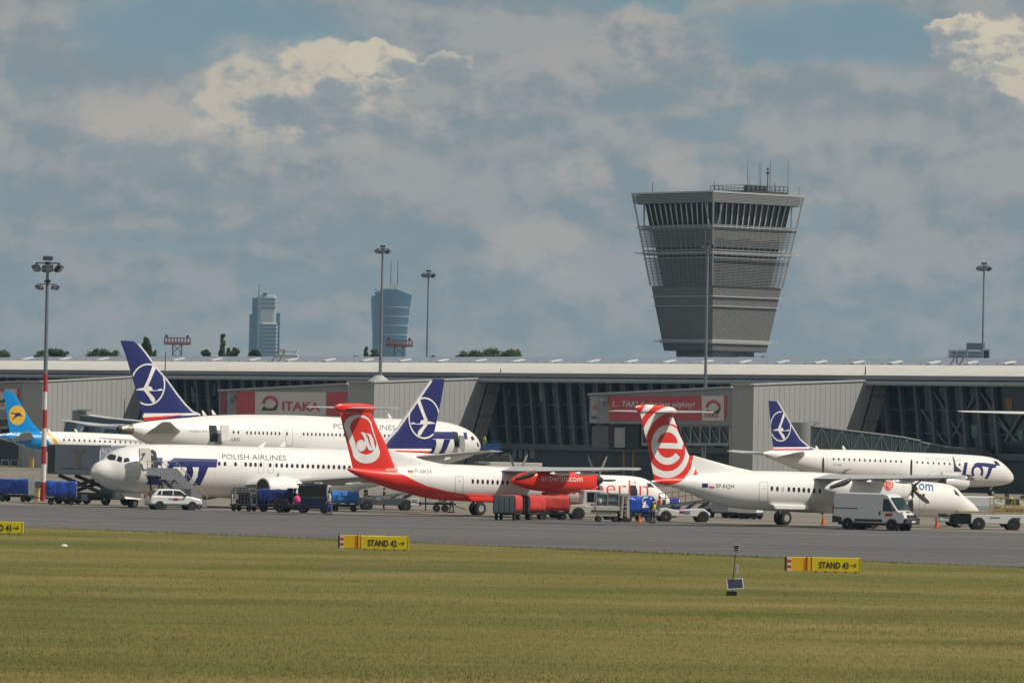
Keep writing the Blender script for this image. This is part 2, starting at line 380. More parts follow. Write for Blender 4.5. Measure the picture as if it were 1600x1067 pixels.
def stain(px, py, rx, ry, z=-.009):
    c = G(px, py); pts = []
    for k in range(18):
        a = 2 * math.pi * k / 18; r = 1 + .35 * noise.noise(Vector((px * .1, math.cos(a) * 1.5, math.sin(a) * 1.5))); pts.append((c.x + rx * r * math.cos(a), c.y + ry * r * math.sin(a)))
    sheet('oil_stain', pts, z, tar)
rsx = random.Random(5); patch_a = mat('asphalt_patch', (.135, .133, .128), .9, var=.2); patch_d = mat('asphalt_patch_dark', (.062, .062, .063), .9, var=.2); tyre = mat('tyre_mark', (.10, .093, .083), .85, var=.4, scale=.3)
for k in range(9):                                    # repairs on the taxiway, tyre tracks on the apron
    q = FL + (FR - FL) * rsx.uniform(.66, .80) - fn * rsx.uniform(4, 42); u, w = fd * rsx.uniform(2, 9), fn * rsx.uniform(1, 3.5); sheet('pavement_patch', [q, q + u, q + u + w, q + w], -.004, patch_a if k % 2 else patch_d)
for k in range(12):
    q = FL + (FR - FL) * rsx.uniform(.62, .80) + fn * rsx.uniform(2, 26); dr = Matrix.Rotation(R(rsx.uniform(-25, 25)), 3, 'Z') @ fd
    for o_ in (0, 1.4): stripe('tyre_mark', q + fn * o_, q + fn * o_ + dr * rsx.uniform(8, 26), .26, tyre, -.0075 - .0001 * k)
for a in ((330, 800, 2.2, 3), (850, 816, 4, 2), (1000, 820, 5, 2), (620, 799, 5, 2.5), (1100, 822, 6, 2), (1240, 825, 4, 1.5), (1510, 833, 4, 2), (420, 801, 3, 2)): stain(*a)

# grass blades over the verge, thickest along the taxiway edge
def grass_blades():
    rs = np.random.RandomState(3); dN = (NR - NL).normalized(); nN = Vector((-dN.y, dN.x, 0))
    def scatter(n, y0, k, edge):
        Y = y0 / (1 - rs.rand(n) * k); X = (rs.rand(n) * 2 - 1) * Y * .097
        side = (X - NL.x) * nN.x + (Y - NL.y) * nN.y; patch = np.array([noise.noise(Vector((x * .10, y * .04, 0))) + .6 * noise.noise(Vector((x * .5, y * .16, 3))) for x, y in zip(X, Y)])
        ok = (side < .12 * patch) & (side > -1.6 - 1.2 * patch) if edge else (side < -.1); X, Y, patch = X[ok], Y[ok], patch[ok]; n = len(X)
        h = (.03 + .07 * rs.rand(n) ** 2) * (1.3 if edge else 1 + .6 * patch); w = (.012 + .012 * rs.rand(n)) if edge else (.004 + .008 * rs.rand(n)); return X, Y, h, w
    X, Y, h, w = [np.concatenate(q) for q in zip(scatter(110000, 130, .62, False), scatter(350000, 200, .50, True))]; n = len(X)
    a = rs.rand(n) * math.pi; lx = (rs.rand(n) - .5) * h * 2.2; ly = (rs.rand(n) - .5) * h * 2.2
    co = np.empty((n, 3, 3)); co[:, 0] = np.stack([X - np.cos(a) * w, Y - np.sin(a) * w, 0 * X], 1); co[:, 1] = np.stack([X + np.cos(a) * w, Y + np.sin(a) * w, 0 * X], 1); co[:, 2] = np.stack([X + lx, Y + ly, h], 1)
    me = bpy.data.meshes.new('grass'); me.vertices.add(3 * n); me.loops.add(3 * n); me.polygons.add(n)
    me.vertices.foreach_set('co', co.ravel()); me.loops.foreach_set('vertex_index', np.arange(3 * n)); me.polygons.foreach_set('loop_start', np.arange(n) * 3); me.update(); me.validate()
    o = bpy.data.objects.new('grass', me); COL.objects.link(o)
    bm_ = ground_mat('grass_blade', [(.5, (.07, .10, .018)), (.70, (.145, .14, .033)), (.9, (.275, .228, .085))], .12, 14, (.6, 1.4, 1)); nt = bm_.node_tree; pb = nt.nodes['Principled BSDF']
    tl = nt.nodes.new('ShaderNodeBsdfTranslucent'); mx = nt.nodes.new('ShaderNodeMixShader'); mx.inputs[0].default_value = .5; nt.links.new(pb.inputs['Base Color'].links[0].from_socket, tl.inputs[0])
    nt.links.new(pb.outputs[0], mx.inputs[1]); nt.links.new(tl.outputs[0], mx.inputs[2]); nt.links.new(mx.outputs[0], nt.nodes['Material Output'].inputs[0]); me.materials.append(bm_)
    tag(o, 'thin grass blades and straw over the mown airfield verge', 'grass', kind='stuff')
grass_blades()

# ------------------------------------------------------------------ terminal
C0 = 518.0                                            # facade plane along D1
glass_m = mat('terminal_glass', (.012, .022, .027), .12, var=.5, scale=.35, streak=(1, 1, .5), spec=.6)
fin_m = mat('mullion_grey', (.115, .132, .148), .5, var=.12)
dark_m = mat('dark_soffit', (.03, .035, .04), .7)
conc_m = mat('dark_concrete', (.075, .085, .095), .8, var=.18, scale=.4)
clad_m = mat('grey_cladding', (.34, .345, .34), .55, var=.05, scale=.25, streak=(6, 6, .4))
seam_m = mat('cladding_seam', (.295, .30, .297), .6)
roofw_m = mat('white_roof_sheet', (.63, .605, .55), .5, var=.07, scale=.4, streak=(1, 1, 3))
roofg_m = mat('grey_roof_sheet', (.20, .23, .275), .85, spec=.1, var=.10, scale=.12)
steel_m = mat('grey_steel', (.30, .31, .32), .45, .3)
fasc_m = mat('grey_fascia', (.25, .27, .29), .5, var=.08, scale=.3)
skyl_m = mat('skylight_white', (.72, .72, .70), .4)
def T(a, c, z): return D2 * a + D1 * c + Z * z        # terminal coordinates
def acz(p): return p.dot(D2), p.dot(D1), p.z
aL, aR = acz(IC(-260, 600, C0))[0], acz(IC(1900, 600, C0))[0]
term = thing('terminal_building', 'long airport terminal with dark glass front and white roof edge behind the aircraft', 'terminal', T((aL + aR) / 2, C0 + 20, 0))
Tinv = Matrix.Translation(-term.location)
def tb(mb, name, m, **kw):
    mb.v = [tuple(Tinv @ Vector(p)) for p in mb.v]; return mb.build(name, m, term, **kw)
def abox(mb, a0, a1, c0, c1, z0, z1):
    mb.add([T(a, c, z) for z in (z0, z1) for a, c in ((a0, c0), (a1, c0), (a1, c1), (a0, c1))], [(3, 2, 1, 0), (4, 5, 6, 7), (0, 1, 5, 4), (1, 2, 6, 5), (2, 3, 7, 6), (3, 0, 4, 7)]); return mb
tb(abox(MB(), aL, aR, C0, C0 + .3, 4.4, 13.6), 'glass_facade', glass_m)
tb(abox(MB(), aL, aR, C0 - .5, C0 + 2, 0, 4.4), 'base_wall', conc_m)
tb(abox(MB(), aL, aR, C0 - .9, C0 - .5, 4.1, 4.9), 'sill_band', mat('sill_grey', (.12, .13, .14), .7))
def roof_strip(prof, name, m):                         # profile (c, z) swept along the building
    mb = MB(); n = len(prof)
    rings = [[T(a, c, z) for c, z in prof] for a in np.linspace(aL - 6, aR + 6, 30)]
    mb.loft(rings); return tb(mb, name, m)
roof_strip([(C0 - 4.0, 13.95), (C0 - 4.0, 14.5), (C0 + 1, 14.5), (C0 + 1, 13.95)], 'fascia', fasc_m)
roof_strip([(C0 - 4.02, 14.503), (C0 - 2.6, 14.95), (C0 - .5, 15.4), (C0 + 2, 15.75), (C0 + 5, 16.02), (C0 + 5, 15.6), (C0 - 3.9, 14.503)], 'white_roof_edge', roofw_m)
rp = [(C0 + 5.0, 16.05), (C0 + 20, 16.65), (C0 + 60, 17.85), (C0 + 100, 18.8), (C0 + 130, 19.2), (C0 + 150, 19.2), (C0 + 190, 17.9)]
roof_strip(rp + [(C0 + 190, 17.0), (C0 + 5, 15.4)], 'roof', roofg_m)
tb(abox(MB(), aL, aR, C0 + .3, C0 + 189, 13.0, 13.3), 'ceiling', dark_m)
tb(abox(MB(), aL, aR, C0 + 186, C0 + 188, 0, 17), 'rear_wall', conc_m)
tb(abox(MB(), aL, aR, C0 - 3.2, C0 + .2, 13.6, 13.94), 'soffit', dark_m)
g = MB(); g.cyl(T(aL, C0 - 4.15, 13.5), T(aR, C0 - 4.15, 13.5), .30, n=12); tb(g, 'gutter', mat('gutter_grey', (.36, .38, .40), .4), smooth=40)
for k in range(int((aR - aL) / 2.7)):                  # gutter brackets and mullions
    a = aL + 1 + k * 2.7
    if k % 2 == 0 and k < 196: g = MB(); abox(g, a, a + .9, C0 - 4.06, C0 - 3.9, 13.72, 13.95); tb(g, 'gutter_bracket', dark_m)
a_vis0, a_vis1 = acz(IC(-10, 640, C0))[0], acz(IC(1610, 640, C0))[0]
nm = int((a_vis1 - a_vis0) / 2.72)
for k in range(nm):
    a = a_vis0 + k * 2.72; m_ = MB()
    m_.slab([T(a - 1.3, C0 - .75, 13.6), T(a - .85, C0 - .75, 13.6), T(a + .40, C0 - .75, 4.9), T(a - .05, C0 - .75, 4.9)], D1 * .65)
    tb(m_, 'mullion', fin_m)
for z in (7.2, 10.2): tb(abox(MB(), aL, aR, C0 - .12, C0 - .02, z, z + .12), 'transom', fin_m)
br = mat('brace_steel', (.16, .18, .20), .5)
for (x0, y0, x1, y1) in ((1455, 605, 1500, 680), (1530, 605, 1485, 690), (1530, 610, 1580, 680), (1600, 640, 1570, 690), (905, 600, 925, 625), (1440, 640, 1475, 690), (1560, 660, 1590, 690), (300, 605, 320, 650)):
    b = MB(); b.bar(IC(x0, y0, C0 - .3), IC(x1, y1, C0 - .3), .22); tb(b, 'brace', br)
lit = mat('green_light_patch', (.13, .24, .18), .5, var=.3, scale=.8)  # light inside the hall, painted as coloured patches on the glass
for (x0, y0, x1, y1) in ((841, 598, 852, 628), (862, 607, 868, 620), (793, 608, 797, 622), (1517, 664, 1528, 684), (1570, 622, 1582, 640), (1590, 672, 1598, 690), (298, 604, 304, 630), (330, 600, 337, 618)):
    p = [IC(x0, y0, C0 - .08), IC(x1, y0, C0 - .08), IC(x1 - 1, y1, C0 - .08), IC(x0 + 2, y1, C0 - .08)]
    b = MB(); b.slab(p, D1 * .06); tb(b, 'interior_light_patch', lit if x0 < 1560 or x0 > 1585 else mat('orange_light_patch', (.30, .14, .05), .6))
b = MB(); b.slab([IC(801, 699, C0 - .6), IC(835, 699, C0 - .6), IC(835, 716, C0 - .6), IC(801, 716, C0 - .6)], D1 * .09); tb(b, 'entrance_glazing', mat('pale_green_glass', (.22, .30, .28), .2))
for x in (808.5, 817, 826):
    b = MB(); b.bar(IC(x, 699, C0 - .7), IC(x, 716, C0 - .7), .22); tb(b, 'glazing_bar', dark_m)
for x in range(-20, 1640, 59):                        # skylights running back over the roof
    p = IC(x + 3, 565, C0 + 8); a = p.dot(D2); b = MB()
    rise = lambda c: interp([q[0] for q in rp], [q[1] for q in rp], c)
    b.bar(T(a, C0 + 7, rise(C0 + 7) + .12), T(a, C0 + 9.0, rise(C0 + 9) + .38), .8, .14); tb(b, 'skylight', skyl_m)
for x in range(0, 1600, 15):
    a = IC(x, 565, C0 + 8).dot(D2); b = MB()
    b.bar(T(a, C0 + 6, rise(C0 + 6) + .03), T(a, C0 + 120, rise(C0 + 120) + .1), .25, .22)
    if x % 60 and x < 1590: tb(b, 'roof_rib', mat('roof_rib_grey', (.28, .32, .38), .8, spec=.1))
# roof furniture
for (x, y, h) in ((258, 581, 34), (1352, 585, 12), (782, 586, 10), (258, 580, 6), (1495, 568, 10)):
    p = IC(x, y, C0 - 3.8); b = MB(); b.cyl(p, p + Z * (h / 11.5), .09, .05, 8); tb(b, 'roof_mast', dark_m)
def hatch(x, y):
    p = IC(x, y, C0 + 5); b = MB(); q = p.copy()
    for k in range(2): b.bar(q + D2 * (k * 1.6 - .8) - Z * .2, q + D2 * (k * 1.6 + .9) + Z * 1.9, .16)
    b.bar(q + D2 * .9 + Z * 1.9, q + D2 * 2.6 + Z * 1.9, .14); b.bar(q + D2 * 2.4 + Z * 1.9, q + D2 * 2.4 - Z * .2, .12); tb(b, 'roof_ladder', steel_m)
hatch(428, 567); hatch(1490, 571)
tb(MB().bar(IC(430, 549, C0 + 40), IC(465, 549.5, C0 + 40), .15).bar(IC(432, 556, C0 + 40), IC(466, 556.5, C0 + 40), .3).bar(IC(432, 548, C0 + 40), IC(432, 566, C0 + 40), .15).bar(IC(462, 549, C0 + 40), IC(462, 566, C0 + 40), .15), 'roof_railing', mat('pale_rail', (.55, .57, .58), .5))

# three grey-clad stair blocks standing out from the facade
def pier_block(xc, ytop, xe, ye, xd, ydark, lat_b):
    a1 = acz(IC(xe, ye, C0))[0]; pc = IA(xc, ytop, a1); c0 = pc.dot(D1); z0 = pc.z; z1 = IA(xe, ye, a1).z
    a0 = IC(xd, ydark, c0).dot(D2)
    ce = C0 - 4.6                                      # cladding ends before the leaning trellis
    ctop = IA(xe - 22, ye + 3, a1).dot(D1); cbot = IA(xe - 46, ye + 85, a1).dot(D1)
    zb = IA(xe - 46, ye + 85, a1).z; slope = (ctop - cbot) / (z1 - zb); cg = cbot - slope * zb
    mb = MB(); mb.add([T(a, c, z) for a in (a0, a1) for c, z in ((c0, 0), (cg, 0), (ctop, z1), (c0, z0))], [(0, 1, 2, 3), (7, 6, 5, 4), (0, 4, 5, 1), (1, 5, 6, 2), (2, 6, 7, 3), (3, 7, 4, 0)])
    blk = tb(mb, 'stair_block', clad_m)
    sm = MB()                                          # standing seams on both visible faces
    for k in range(1, int((ctop - c0) / .9)):
        c = c0 + k * .9; zt = lerp(z0, z1, (c - c0) / (ctop - c0)) - .3
        zlo = max(0, (c - cg) / slope) if c > cg else 0
        if zt - zlo > .5: abox(sm, a1, a1 + .025, c - .03, c + .03, zlo + .2, zt)
    sub = sm; sub.v = [tuple(Tinv @ Vector(p)) for p in sub.v]; sub.build('cladding_seam', seam_m, blk)
    cp = MB(); cp.bar(T(a1 - .2, c0 - .2, z0 + .12), T(a1 - .2, ctop + .1, z1 + .12), .7, .22); cp.bar(T(a0, c0 - .1, z0 + .12), T(a1, c0 - .1, z0 + .12), .7, .22)
    cp.v = [tuple(Tinv @ Vector(p)) for p in cp.v]; cp.build('coping', mat('coping_grey', (.42, .42, .41), .5), blk)
    tr = MB(); w = (IA(xe, ye, a1) - IA(xe - 22, ye, a1)).length
    lo, hi = T(a1 - .1, cg + .1, 0), T(a1 - .1, ctop + .1, z1)
    n = 7
    for k in range(n):
        o = D1 * (w * k / (n - 1)); tr.bar(lo + o, hi + o, .5 if 0 < k < n - 1 else .16, .12)
    tb(tr, 'leaning_trellis', mat('trellis_pale', (.40, .38, .35), .5))
    tr = MB()
    for z in (.36, .39, .78, .81): tr.bar(lo.lerp(hi, z * .55 + .42) + D2 * .1, lo.lerp(hi, z * .55 + .42) + D1 * w + D2 * .1, .16)
    tr.bar(lo + D2 * .1, hi + D2 * .1, .2); tb(tr, 'trellis_rail', dark_m)
    return c0, a0, a1, z0
BM = pier_block(585, 598, 784, 592.5, 545, 600, 0)
BR = pier_block(1178, 602, 1388, 596, 1145, 605, 0)
BL = pier_block(67, 597, 256, 589, 36, 597, 0)

# ------------------------------------------------------------------ boarding bridges with advertising panels
red_ad = mat('faded_red_panel', (.52, .075, .085), .6, var=.10, scale=.5); cream_ad = mat('cream_panel', (.64, .615, .56), .6, var=.05)
white_p = mat('white_panel', (.60, .61, .60), .5); ad_dark = mat('dark_print', (.05, .055, .06), .6); ad_white = mat('white_print', (.70, .68, .64), .6)
deck_grey = mat('bridge_grey', (.27, .28, .285), .6, var=.08, scale=.4); win_grn = mat('bridge_glass', (.03, .055, .055), .15, spec=.6, var=.4, scale=.5)
def ad_bridge(label, xl, yl, xr, yr, c, depth, hbot, back_to):
    pl, pr = IC(xl, yl, c), IC(xr, yr, c); root = thing('boarding_bridge', label, 'boarding bridge', (pl.x, pl.y, 0), 0, 'bridges carrying advertising panels')
    Mi = Matrix.Translation(-root.location); zb = IC(xl, hbot, c).z
    mb = MB(); mb.add([Mi @ p for p in (pl, pr, Vector((pr.x, pr.y, zb)), Vector((pl.x, pl.y, zb)))] + [Mi @ (p + D1 * depth) for p in (pl, pr, Vector((pr.x, pr.y, zb)), Vector((pl.x, pl.y, zb)))], [(0, 1, 2, 3), (7, 6, 5, 4), (0, 4, 5, 1), (1, 5, 6, 2), (2, 6, 7, 3), (3, 7, 4, 0)])
    mb.build('gallery', deck_grey, root)
    mb = MB(); mb.bar(Mi @ (pl + Z * .1 - D1 * .15), Mi @ (pr + Z * .1 - D1 * .15), .4, .22); mb.build('roof_edge', mat('coping_grey', (.42, .42, .41), .5), root)
    return root, (lambda x, y, off=0: IC(x, y, c - off)), Mi
def panel(root, Mi, c, pts, off, m, name='ad_panel'):
    b = MB(); b.slab([Mi @ IC(x, y, c - off) for x, y in pts], D1 * (off - .01)); return b.build(name, m, root)
def cap_logo(root, c, cx, cy, k, d):
    s = plane_surf(D1 * (c - d), D1)
    decal('emblem_cap', merge2d(ring2d(cx, cy, 12.5 * k, 12 * k, .62, 10, 185), ring2d(cx, cy, 12.5 * k, 12 * k, .72, -40, 10)), s, red_ad, root, .02, 0)
    decal('emblem_base', poly2d([(cx - 13.5 * k, cy + 11 * k), (cx - 10 * k, cy + 4 * k), (cx - 4 * k, cy + 8 * k), (cx + 4 * k, cy + 7.5 * k), (cx + 9 * k, cy + 3 * k), (cx + 12.5 * k, cy + 3 * k), (cx + 9 * k, cy + 11 * k), (cx, cy + 11.5 * k)]), s, ad_dark, root, .025, 0)
c1 = BM[0] + 1.2
r1, f1, Mi1 = ad_bridge('grey boarding bridge with large cream panel reading ITAKA between red ends', 343, 611, 544.5, 600.5, c1, 4.0, 652, 0)
panel(r1, Mi1, c1, [(344, 612.5), (354, 612), (354, 646), (344, 646)], .05, mat('dull_red_panel', (.25, .06, .07), .6, var=.3, scale=1.5), 'end_panel')
panel(r1, Mi1, c1, [(369, 612), (398, 612), (398, 647), (369, 647)], .06, red_ad); panel(r1, Mi1, c1, [(398.4, 612), (509.4, 612.6), (509.4, 648.6), (398.4, 647)], .06, cream_ad)
panel(r1, Mi1, c1, [(509.8, 612.6), (544, 613), (537, 629), (534, 649), (509.8, 648.6)], .06, red_ad)
decal('lettering', text_px('ITAKA', (441, 640.5), (500, 642), 13.5, bold=.025), plane_surf(D1 * (c1 - .09), D1), red_ad, r1, .02, 0); cap_logo(r1, c1, 422, 630, 1.0, .09)
b = MB(); b.box(Mi1 @ IC(361, 620, c1 - .5), (.9, .5, .4)); b.cyl(Mi1 @ IC(361, 620, c1 - .2), Mi1 @ IC(361, 630, c1 - .2), .12); b.build('floodlight', steel_m, r1)
c2 = BR[0] + 1.2
r2, f2, Mi2 = ad_bridge('grey boarding bridge with long red slogan panel and small cap emblem panel', 921.5, 617, 1145, 606, c2, 4.0, 661, 0)
panel(r2, Mi2, c2, [(923, 619), (934, 618.5), (934, 660), (923, 660)], .05, mat('pale_grey_panel', (.36, .37, .37), .6), 'end_panel')
decal('end_emblem', poly2d([(925, 639), (930, 632), (933, 637), (933, 640)]), plane_surf(D1 * (c2 - .07), D1), red_ad, r2, .02, 0)
decal('lettering', text_px('HSBC', (923.5, 654), (933.5, 654), 4, bold=.03), plane_surf(D1 * (c2 - .07), D1), ad_dark, r2, .02, 0)
panel(r2, Mi2, c2, [(951, 618.5), (1095.6, 618.5), (1096.6, 657), (951, 657)], .06, red_ad); panel(r2, Mi2, c2, [(1096, 618.5), (1131, 618.5), (1131, 657), (1097, 657)], .06, cream_ad); panel(r2, Mi2, c2, [(1131.4, 618.5), (1136, 619), (1135, 647), (1131.4, 657)], .06, red_ad)
decal('lettering', text_px('I... TAK! świat jest piękny!', (957, 635), (1086, 636), 8.6, shear=.18, bold=.02), plane_surf(D1 * (c2 - .09), D1), ad_white, r2, .02, 0)
decal('rule_line', poly2d([(951, 641), (1096, 641), (1096, 643), (951, 643)]), plane_surf(D1 * (c2 - .09), D1), ad_white, r2, .02, 0)
decal('lettering', text_px('ITAKA', (1100, 651.5), (1123, 652), 4.6, bold=.03), plane_surf(D1 * (c2 - .09), D1), red_ad, r2, .02, 0); cap_logo(r2, c2, 1114.5, 636, .92, .09)
b = MB(); b.box(Mi2 @ IC(944, 625, c2 - .5), (.9, .5, .4)); b.cyl(Mi2 @ IC(942, 626, c2 - .2), Mi2 @ IC(942, 634, c2 - .2), .12); b.build('floodlight', steel_m, r2)
c3 = BL[0] + 1.2
r3, f3, Mi3 = ad_bridge('grey boarding bridge with cream emblem panel at the left edge of the picture', -190, 607, 36, 596.5, c3, 4.0, 652, 0)
panel(r3, Mi3, c3, [(-26, 607.5), (26, 607.5), (26, 640), (-26, 640)], .06, cream_ad); panel(r3, Mi3, c3, [(26.4, 607.5), (31, 608), (30, 632), (26.4, 640)], .06, red_ad); panel(r3, Mi3, c3, [(-180, 607.5), (-26.4, 607.5), (-26.4, 640), (-180, 640)], .06, red_ad)
decal('lettering', text_px('ITAKA', (-14, 634.5), (7.5, 635), 5, bold=.03), plane_surf(D1 * (c3 - .09), D1), red_ad, r3, .02, 0); cap_logo(r3, c3, 0, 618, .95, .09)
# lower galleries, cabs and columns under the bridges
def lower_gallery(root, Mi, c, x0, x1, y0, y1, n):
    b = MB(); b.slab([Mi @ IC(x0, y0, c), Mi @ IC(x1, y0, c), Mi @ IC(x1, y1, c), Mi @ IC(x0, y1, c)], D1 * 2.5); b.build('lower_gallery_glass', win_grn, root)
    fr = MB(); fr.bar(Mi @ IC(x0, y0, c - .1), Mi @ IC(x1, y0, c - .1), .3); fr.bar(Mi @ IC(x0, y1, c - .1), Mi @ IC(x1, y1, c - .1), .35)
    for k in range(n + 1):
        x = lerp(x0, x1, k / n); fr.bar(Mi @ IC(x, y0, c - .12), Mi @ IC(x, y1, c - .12), .18)
        if k < n: fr.bar(Mi @ IC(x, y0, c - .14), Mi @ IC(lerp(x0, x1, (k + 1) / n), y1, c - .14), .10)
    fr.build('lower_gallery_frame', mat('gallery_frame', (.36, .37, .365), .5), root)
def column(root, Mi, c, x, y0, w, m):
    p = IC(x, y0, c); b = MB(); b.cyl(Mi @ p, Mi @ Vector((p.x, p.y, 0)), w, n=12); b.build('column', m, root, smooth=40)
lower_gallery(r2, Mi2, c2 + 1, 1004, 1140, 665, 694, 9)
pale_col = mat('pale_column', (.42, .41, .39), .6)
column(r2, Mi2, c2 + .6, 1144, 650, .30, pale_col); column(r2, Mi2, c2 + 2, 1099, 695, .22, pale_col)
b = MB(); b.slab([Mi2 @ IC(952, 663, c2 + .5), Mi2 @ IC(998, 663, c2 + .5), Mi2 @ IC(998, 702, c2 + .5), Mi2 @ IC(952, 702, c2 + .5)], D1 * 3); b.build('bridge_cab', dark_m, r2)
b = MB(); b.slab([Mi2 @ IC(960, 668, c2 + .3), Mi2 @ IC(976, 668, c2 + .3), Mi2 @ IC(976, 699, c2 + .3), Mi2 @ IC(960, 699, c2 + .3)], D1 * .15); b.build('cab_panel', mat('pale_grey_panel', (.36, .37, .37), .6), r2)
b = MB(); b.slab([Mi2 @ IC(925, 666, c2 + .8), Mi2 @ IC(951, 664, c2 + .8), Mi2 @ IC(951, 699, c2 + .8), Mi2 @ IC(925, 699, c2 + .8)], D1 * 2); b.build('service_box', mat('service_grey', (.15, .16, .165), .7), r2)
for x in (975, 990): column(r2, Mi2, c2 + 1, x, 702, .16, mat('yellow_prop', (.30, .19, .07), .6, var=.3))
column(r3, Mi3, c3 + .6, 34, 650, .32, pale_col); lower_gallery(r3, Mi3, c3 + 1, -120, 13, 642, 668, 8)
column(r1, Mi1, c1 + .6, 352, 650, .3, pale_col)

# telescopic boarding bridges
def tunnel(label, segs, cap_m, side_m, group=None, props=()):
    P0 = segs[0][0]; root = thing('passenger_bridge', label, 'boarding bridge', (P0.x, P0.y, 0), 0, group); Mi = Matrix.Translation(-root.location)
    for (p, q, w, h, ribs) in segs:
        p, q = Mi @ p, Mi @ q
        b = MB(); b.bar(p - Z * h / 2, q - Z * h / 2, w, h); t = b.build('tunnel', side_m, root)
        b = MB(); b.bar(p + Z * .08, q + Z * .08, w + .25, .16); b.build('tunnel_roof', cap_m, root)
        b = MB(); s = (q - p).normalized().cross(Z).normalized() * (w / 2 + .03)
        for k in range(ribs + 1):
            x = p.lerp(q, k / ribs)
            for sg in (1, -1): b.bar(x + s * sg, x + s * sg - Z * h, .09)
            if k < ribs:
                y = p.lerp(q, (k + 1) / ribs)
                for sg in (1, -1): b.bar((x if k % 2 else y) + s * sg, (y if k % 2 else x) + s * sg - Z * h, .07)
        for sg in (1, -1): b.bar(p + s * sg - Z * h, q + s * sg - Z * h, .14)
        b.build('tunnel_frame', mat('tunnel_frame_grey', (.17, .19, .19), .5), t)
    for (p, r, m) in props:
        b = MB(); b.cyl(Mi @ p, Mi @ Vector((p.x, p.y, 0)), r, n=14); b.build('support_column', m, root, smooth=40)
    return root, Mi
dkglass = mat('bridge_dark_glass', (.035, .055, .055), .2, spec=.6, var=.4, scale=.6); wroof = mat('bridge_white_roof', (.62, .63, .63), .45)
blueg = mat('bridge_blue_glass', (.07, .13, .19), .25, spec=.5, var=.3, scale=.5); mdroof = mat('bridge_mid_roof', (.33, .34, .34), .5)
Yb = 706
rt, Mi = tunnel('dark glazed passenger bridge sloping down behind the twin jet on the right', [(at(1262, 666, Yb), at(1402, 683, Yb + 4), 2.6, 2.7, 9), (at(1398, 682.5, Yb + 4), at(1430, 689, Yb + 5), 3.0, 3.0, 3), (at(1430, 690.5, Yb + 5), at(1475, 699, Yb + 6), 2.7, 2.8, 3), (at(1473, 699, Yb + 6), at(1506, 701, Yb + 6), 3.2, 3.0, 2)], mdroof, dkglass, props=[(at(1258, 690, Yb), .5, deck_grey)])
b = MB(); p = Mi @ at(1254, 660, Yb); b.cyl(p, p - Z * 4.0, 1.6, n=18); b.build('rotunda', deck_grey, rt, smooth=40)
b = MB(); p = Mi @ at(1268, 661, Yb); b.box(p, (1.8, 1.8, .3)); b.box(p - Z * 1.4 - D2 * .2, (.7, .7, 2.8)); b.build('rotunda_frame', mat('pale_grey_panel', (.36, .37, .37), .6), rt)
hood = []
for k, (x, y, rr) in enumerate(((1500, 697.5, .7), (1512, 697, 1.0), (1530, 698, 1.05), (1545, 705, .95), (1552, 711, .6))):
    c = Mi @ at(x, y, Yb + 5); hood.append([c + D1 * (1.7 * math.cos(t)) + Z * (1.7 * math.sin(t) * .9 - 1.6) for t in np.linspace(0, 2 * math.pi, 14, endpoint=False)])
MB().loft(hood).build('cab_hood', mat('hood_rubber', (.09, .095, .10), .8, var=.3, scale=1, streak=(6, 1, 1)), rt, smooth=50)
Yl = 792
rt2, Mi = tunnel('white roofed passenger bridge with blue glass sides beyond the blue tailed jet', [(at(110, 659, Yl), at(147, 667, Yl + 3), 2.6, 2.9, 3), (at(146, 667, Yl + 3), at(176, 664, Yl - 8), 3.0, 3.0, 2), (at(176, 664, Yl - 8), at(232, 668, Yl - 10), 2.7, 2.8, 4)], wroof, blueg, props=[(at(125, 668, Yl), .5, deck_grey)])
rt3, Mi = tunnel('white roofed passenger bridge running behind the tall blue tail fin', [(at(134, 649, Yl + 12), at(170, 654, Yl + 10), 2.4, 1.6, 4), (at(169, 654, Yl + 10), at(250, 662, Yl + 6), 2.8, 1.5, 5)], wroof, blueg, props=[(at(128, 655, Yl + 12), .5, deck_grey)])
b = MB(); p = Mi @ at(124, 641, Yl + 12); b.cyl(p, p - Z * 2.2, 1.0, n=16); b.box(p + D2 * 1.2 + Z * .05, (2.2, 1.8, .22)); b.build('rotunda', deck_grey, rt3, smooth=40)
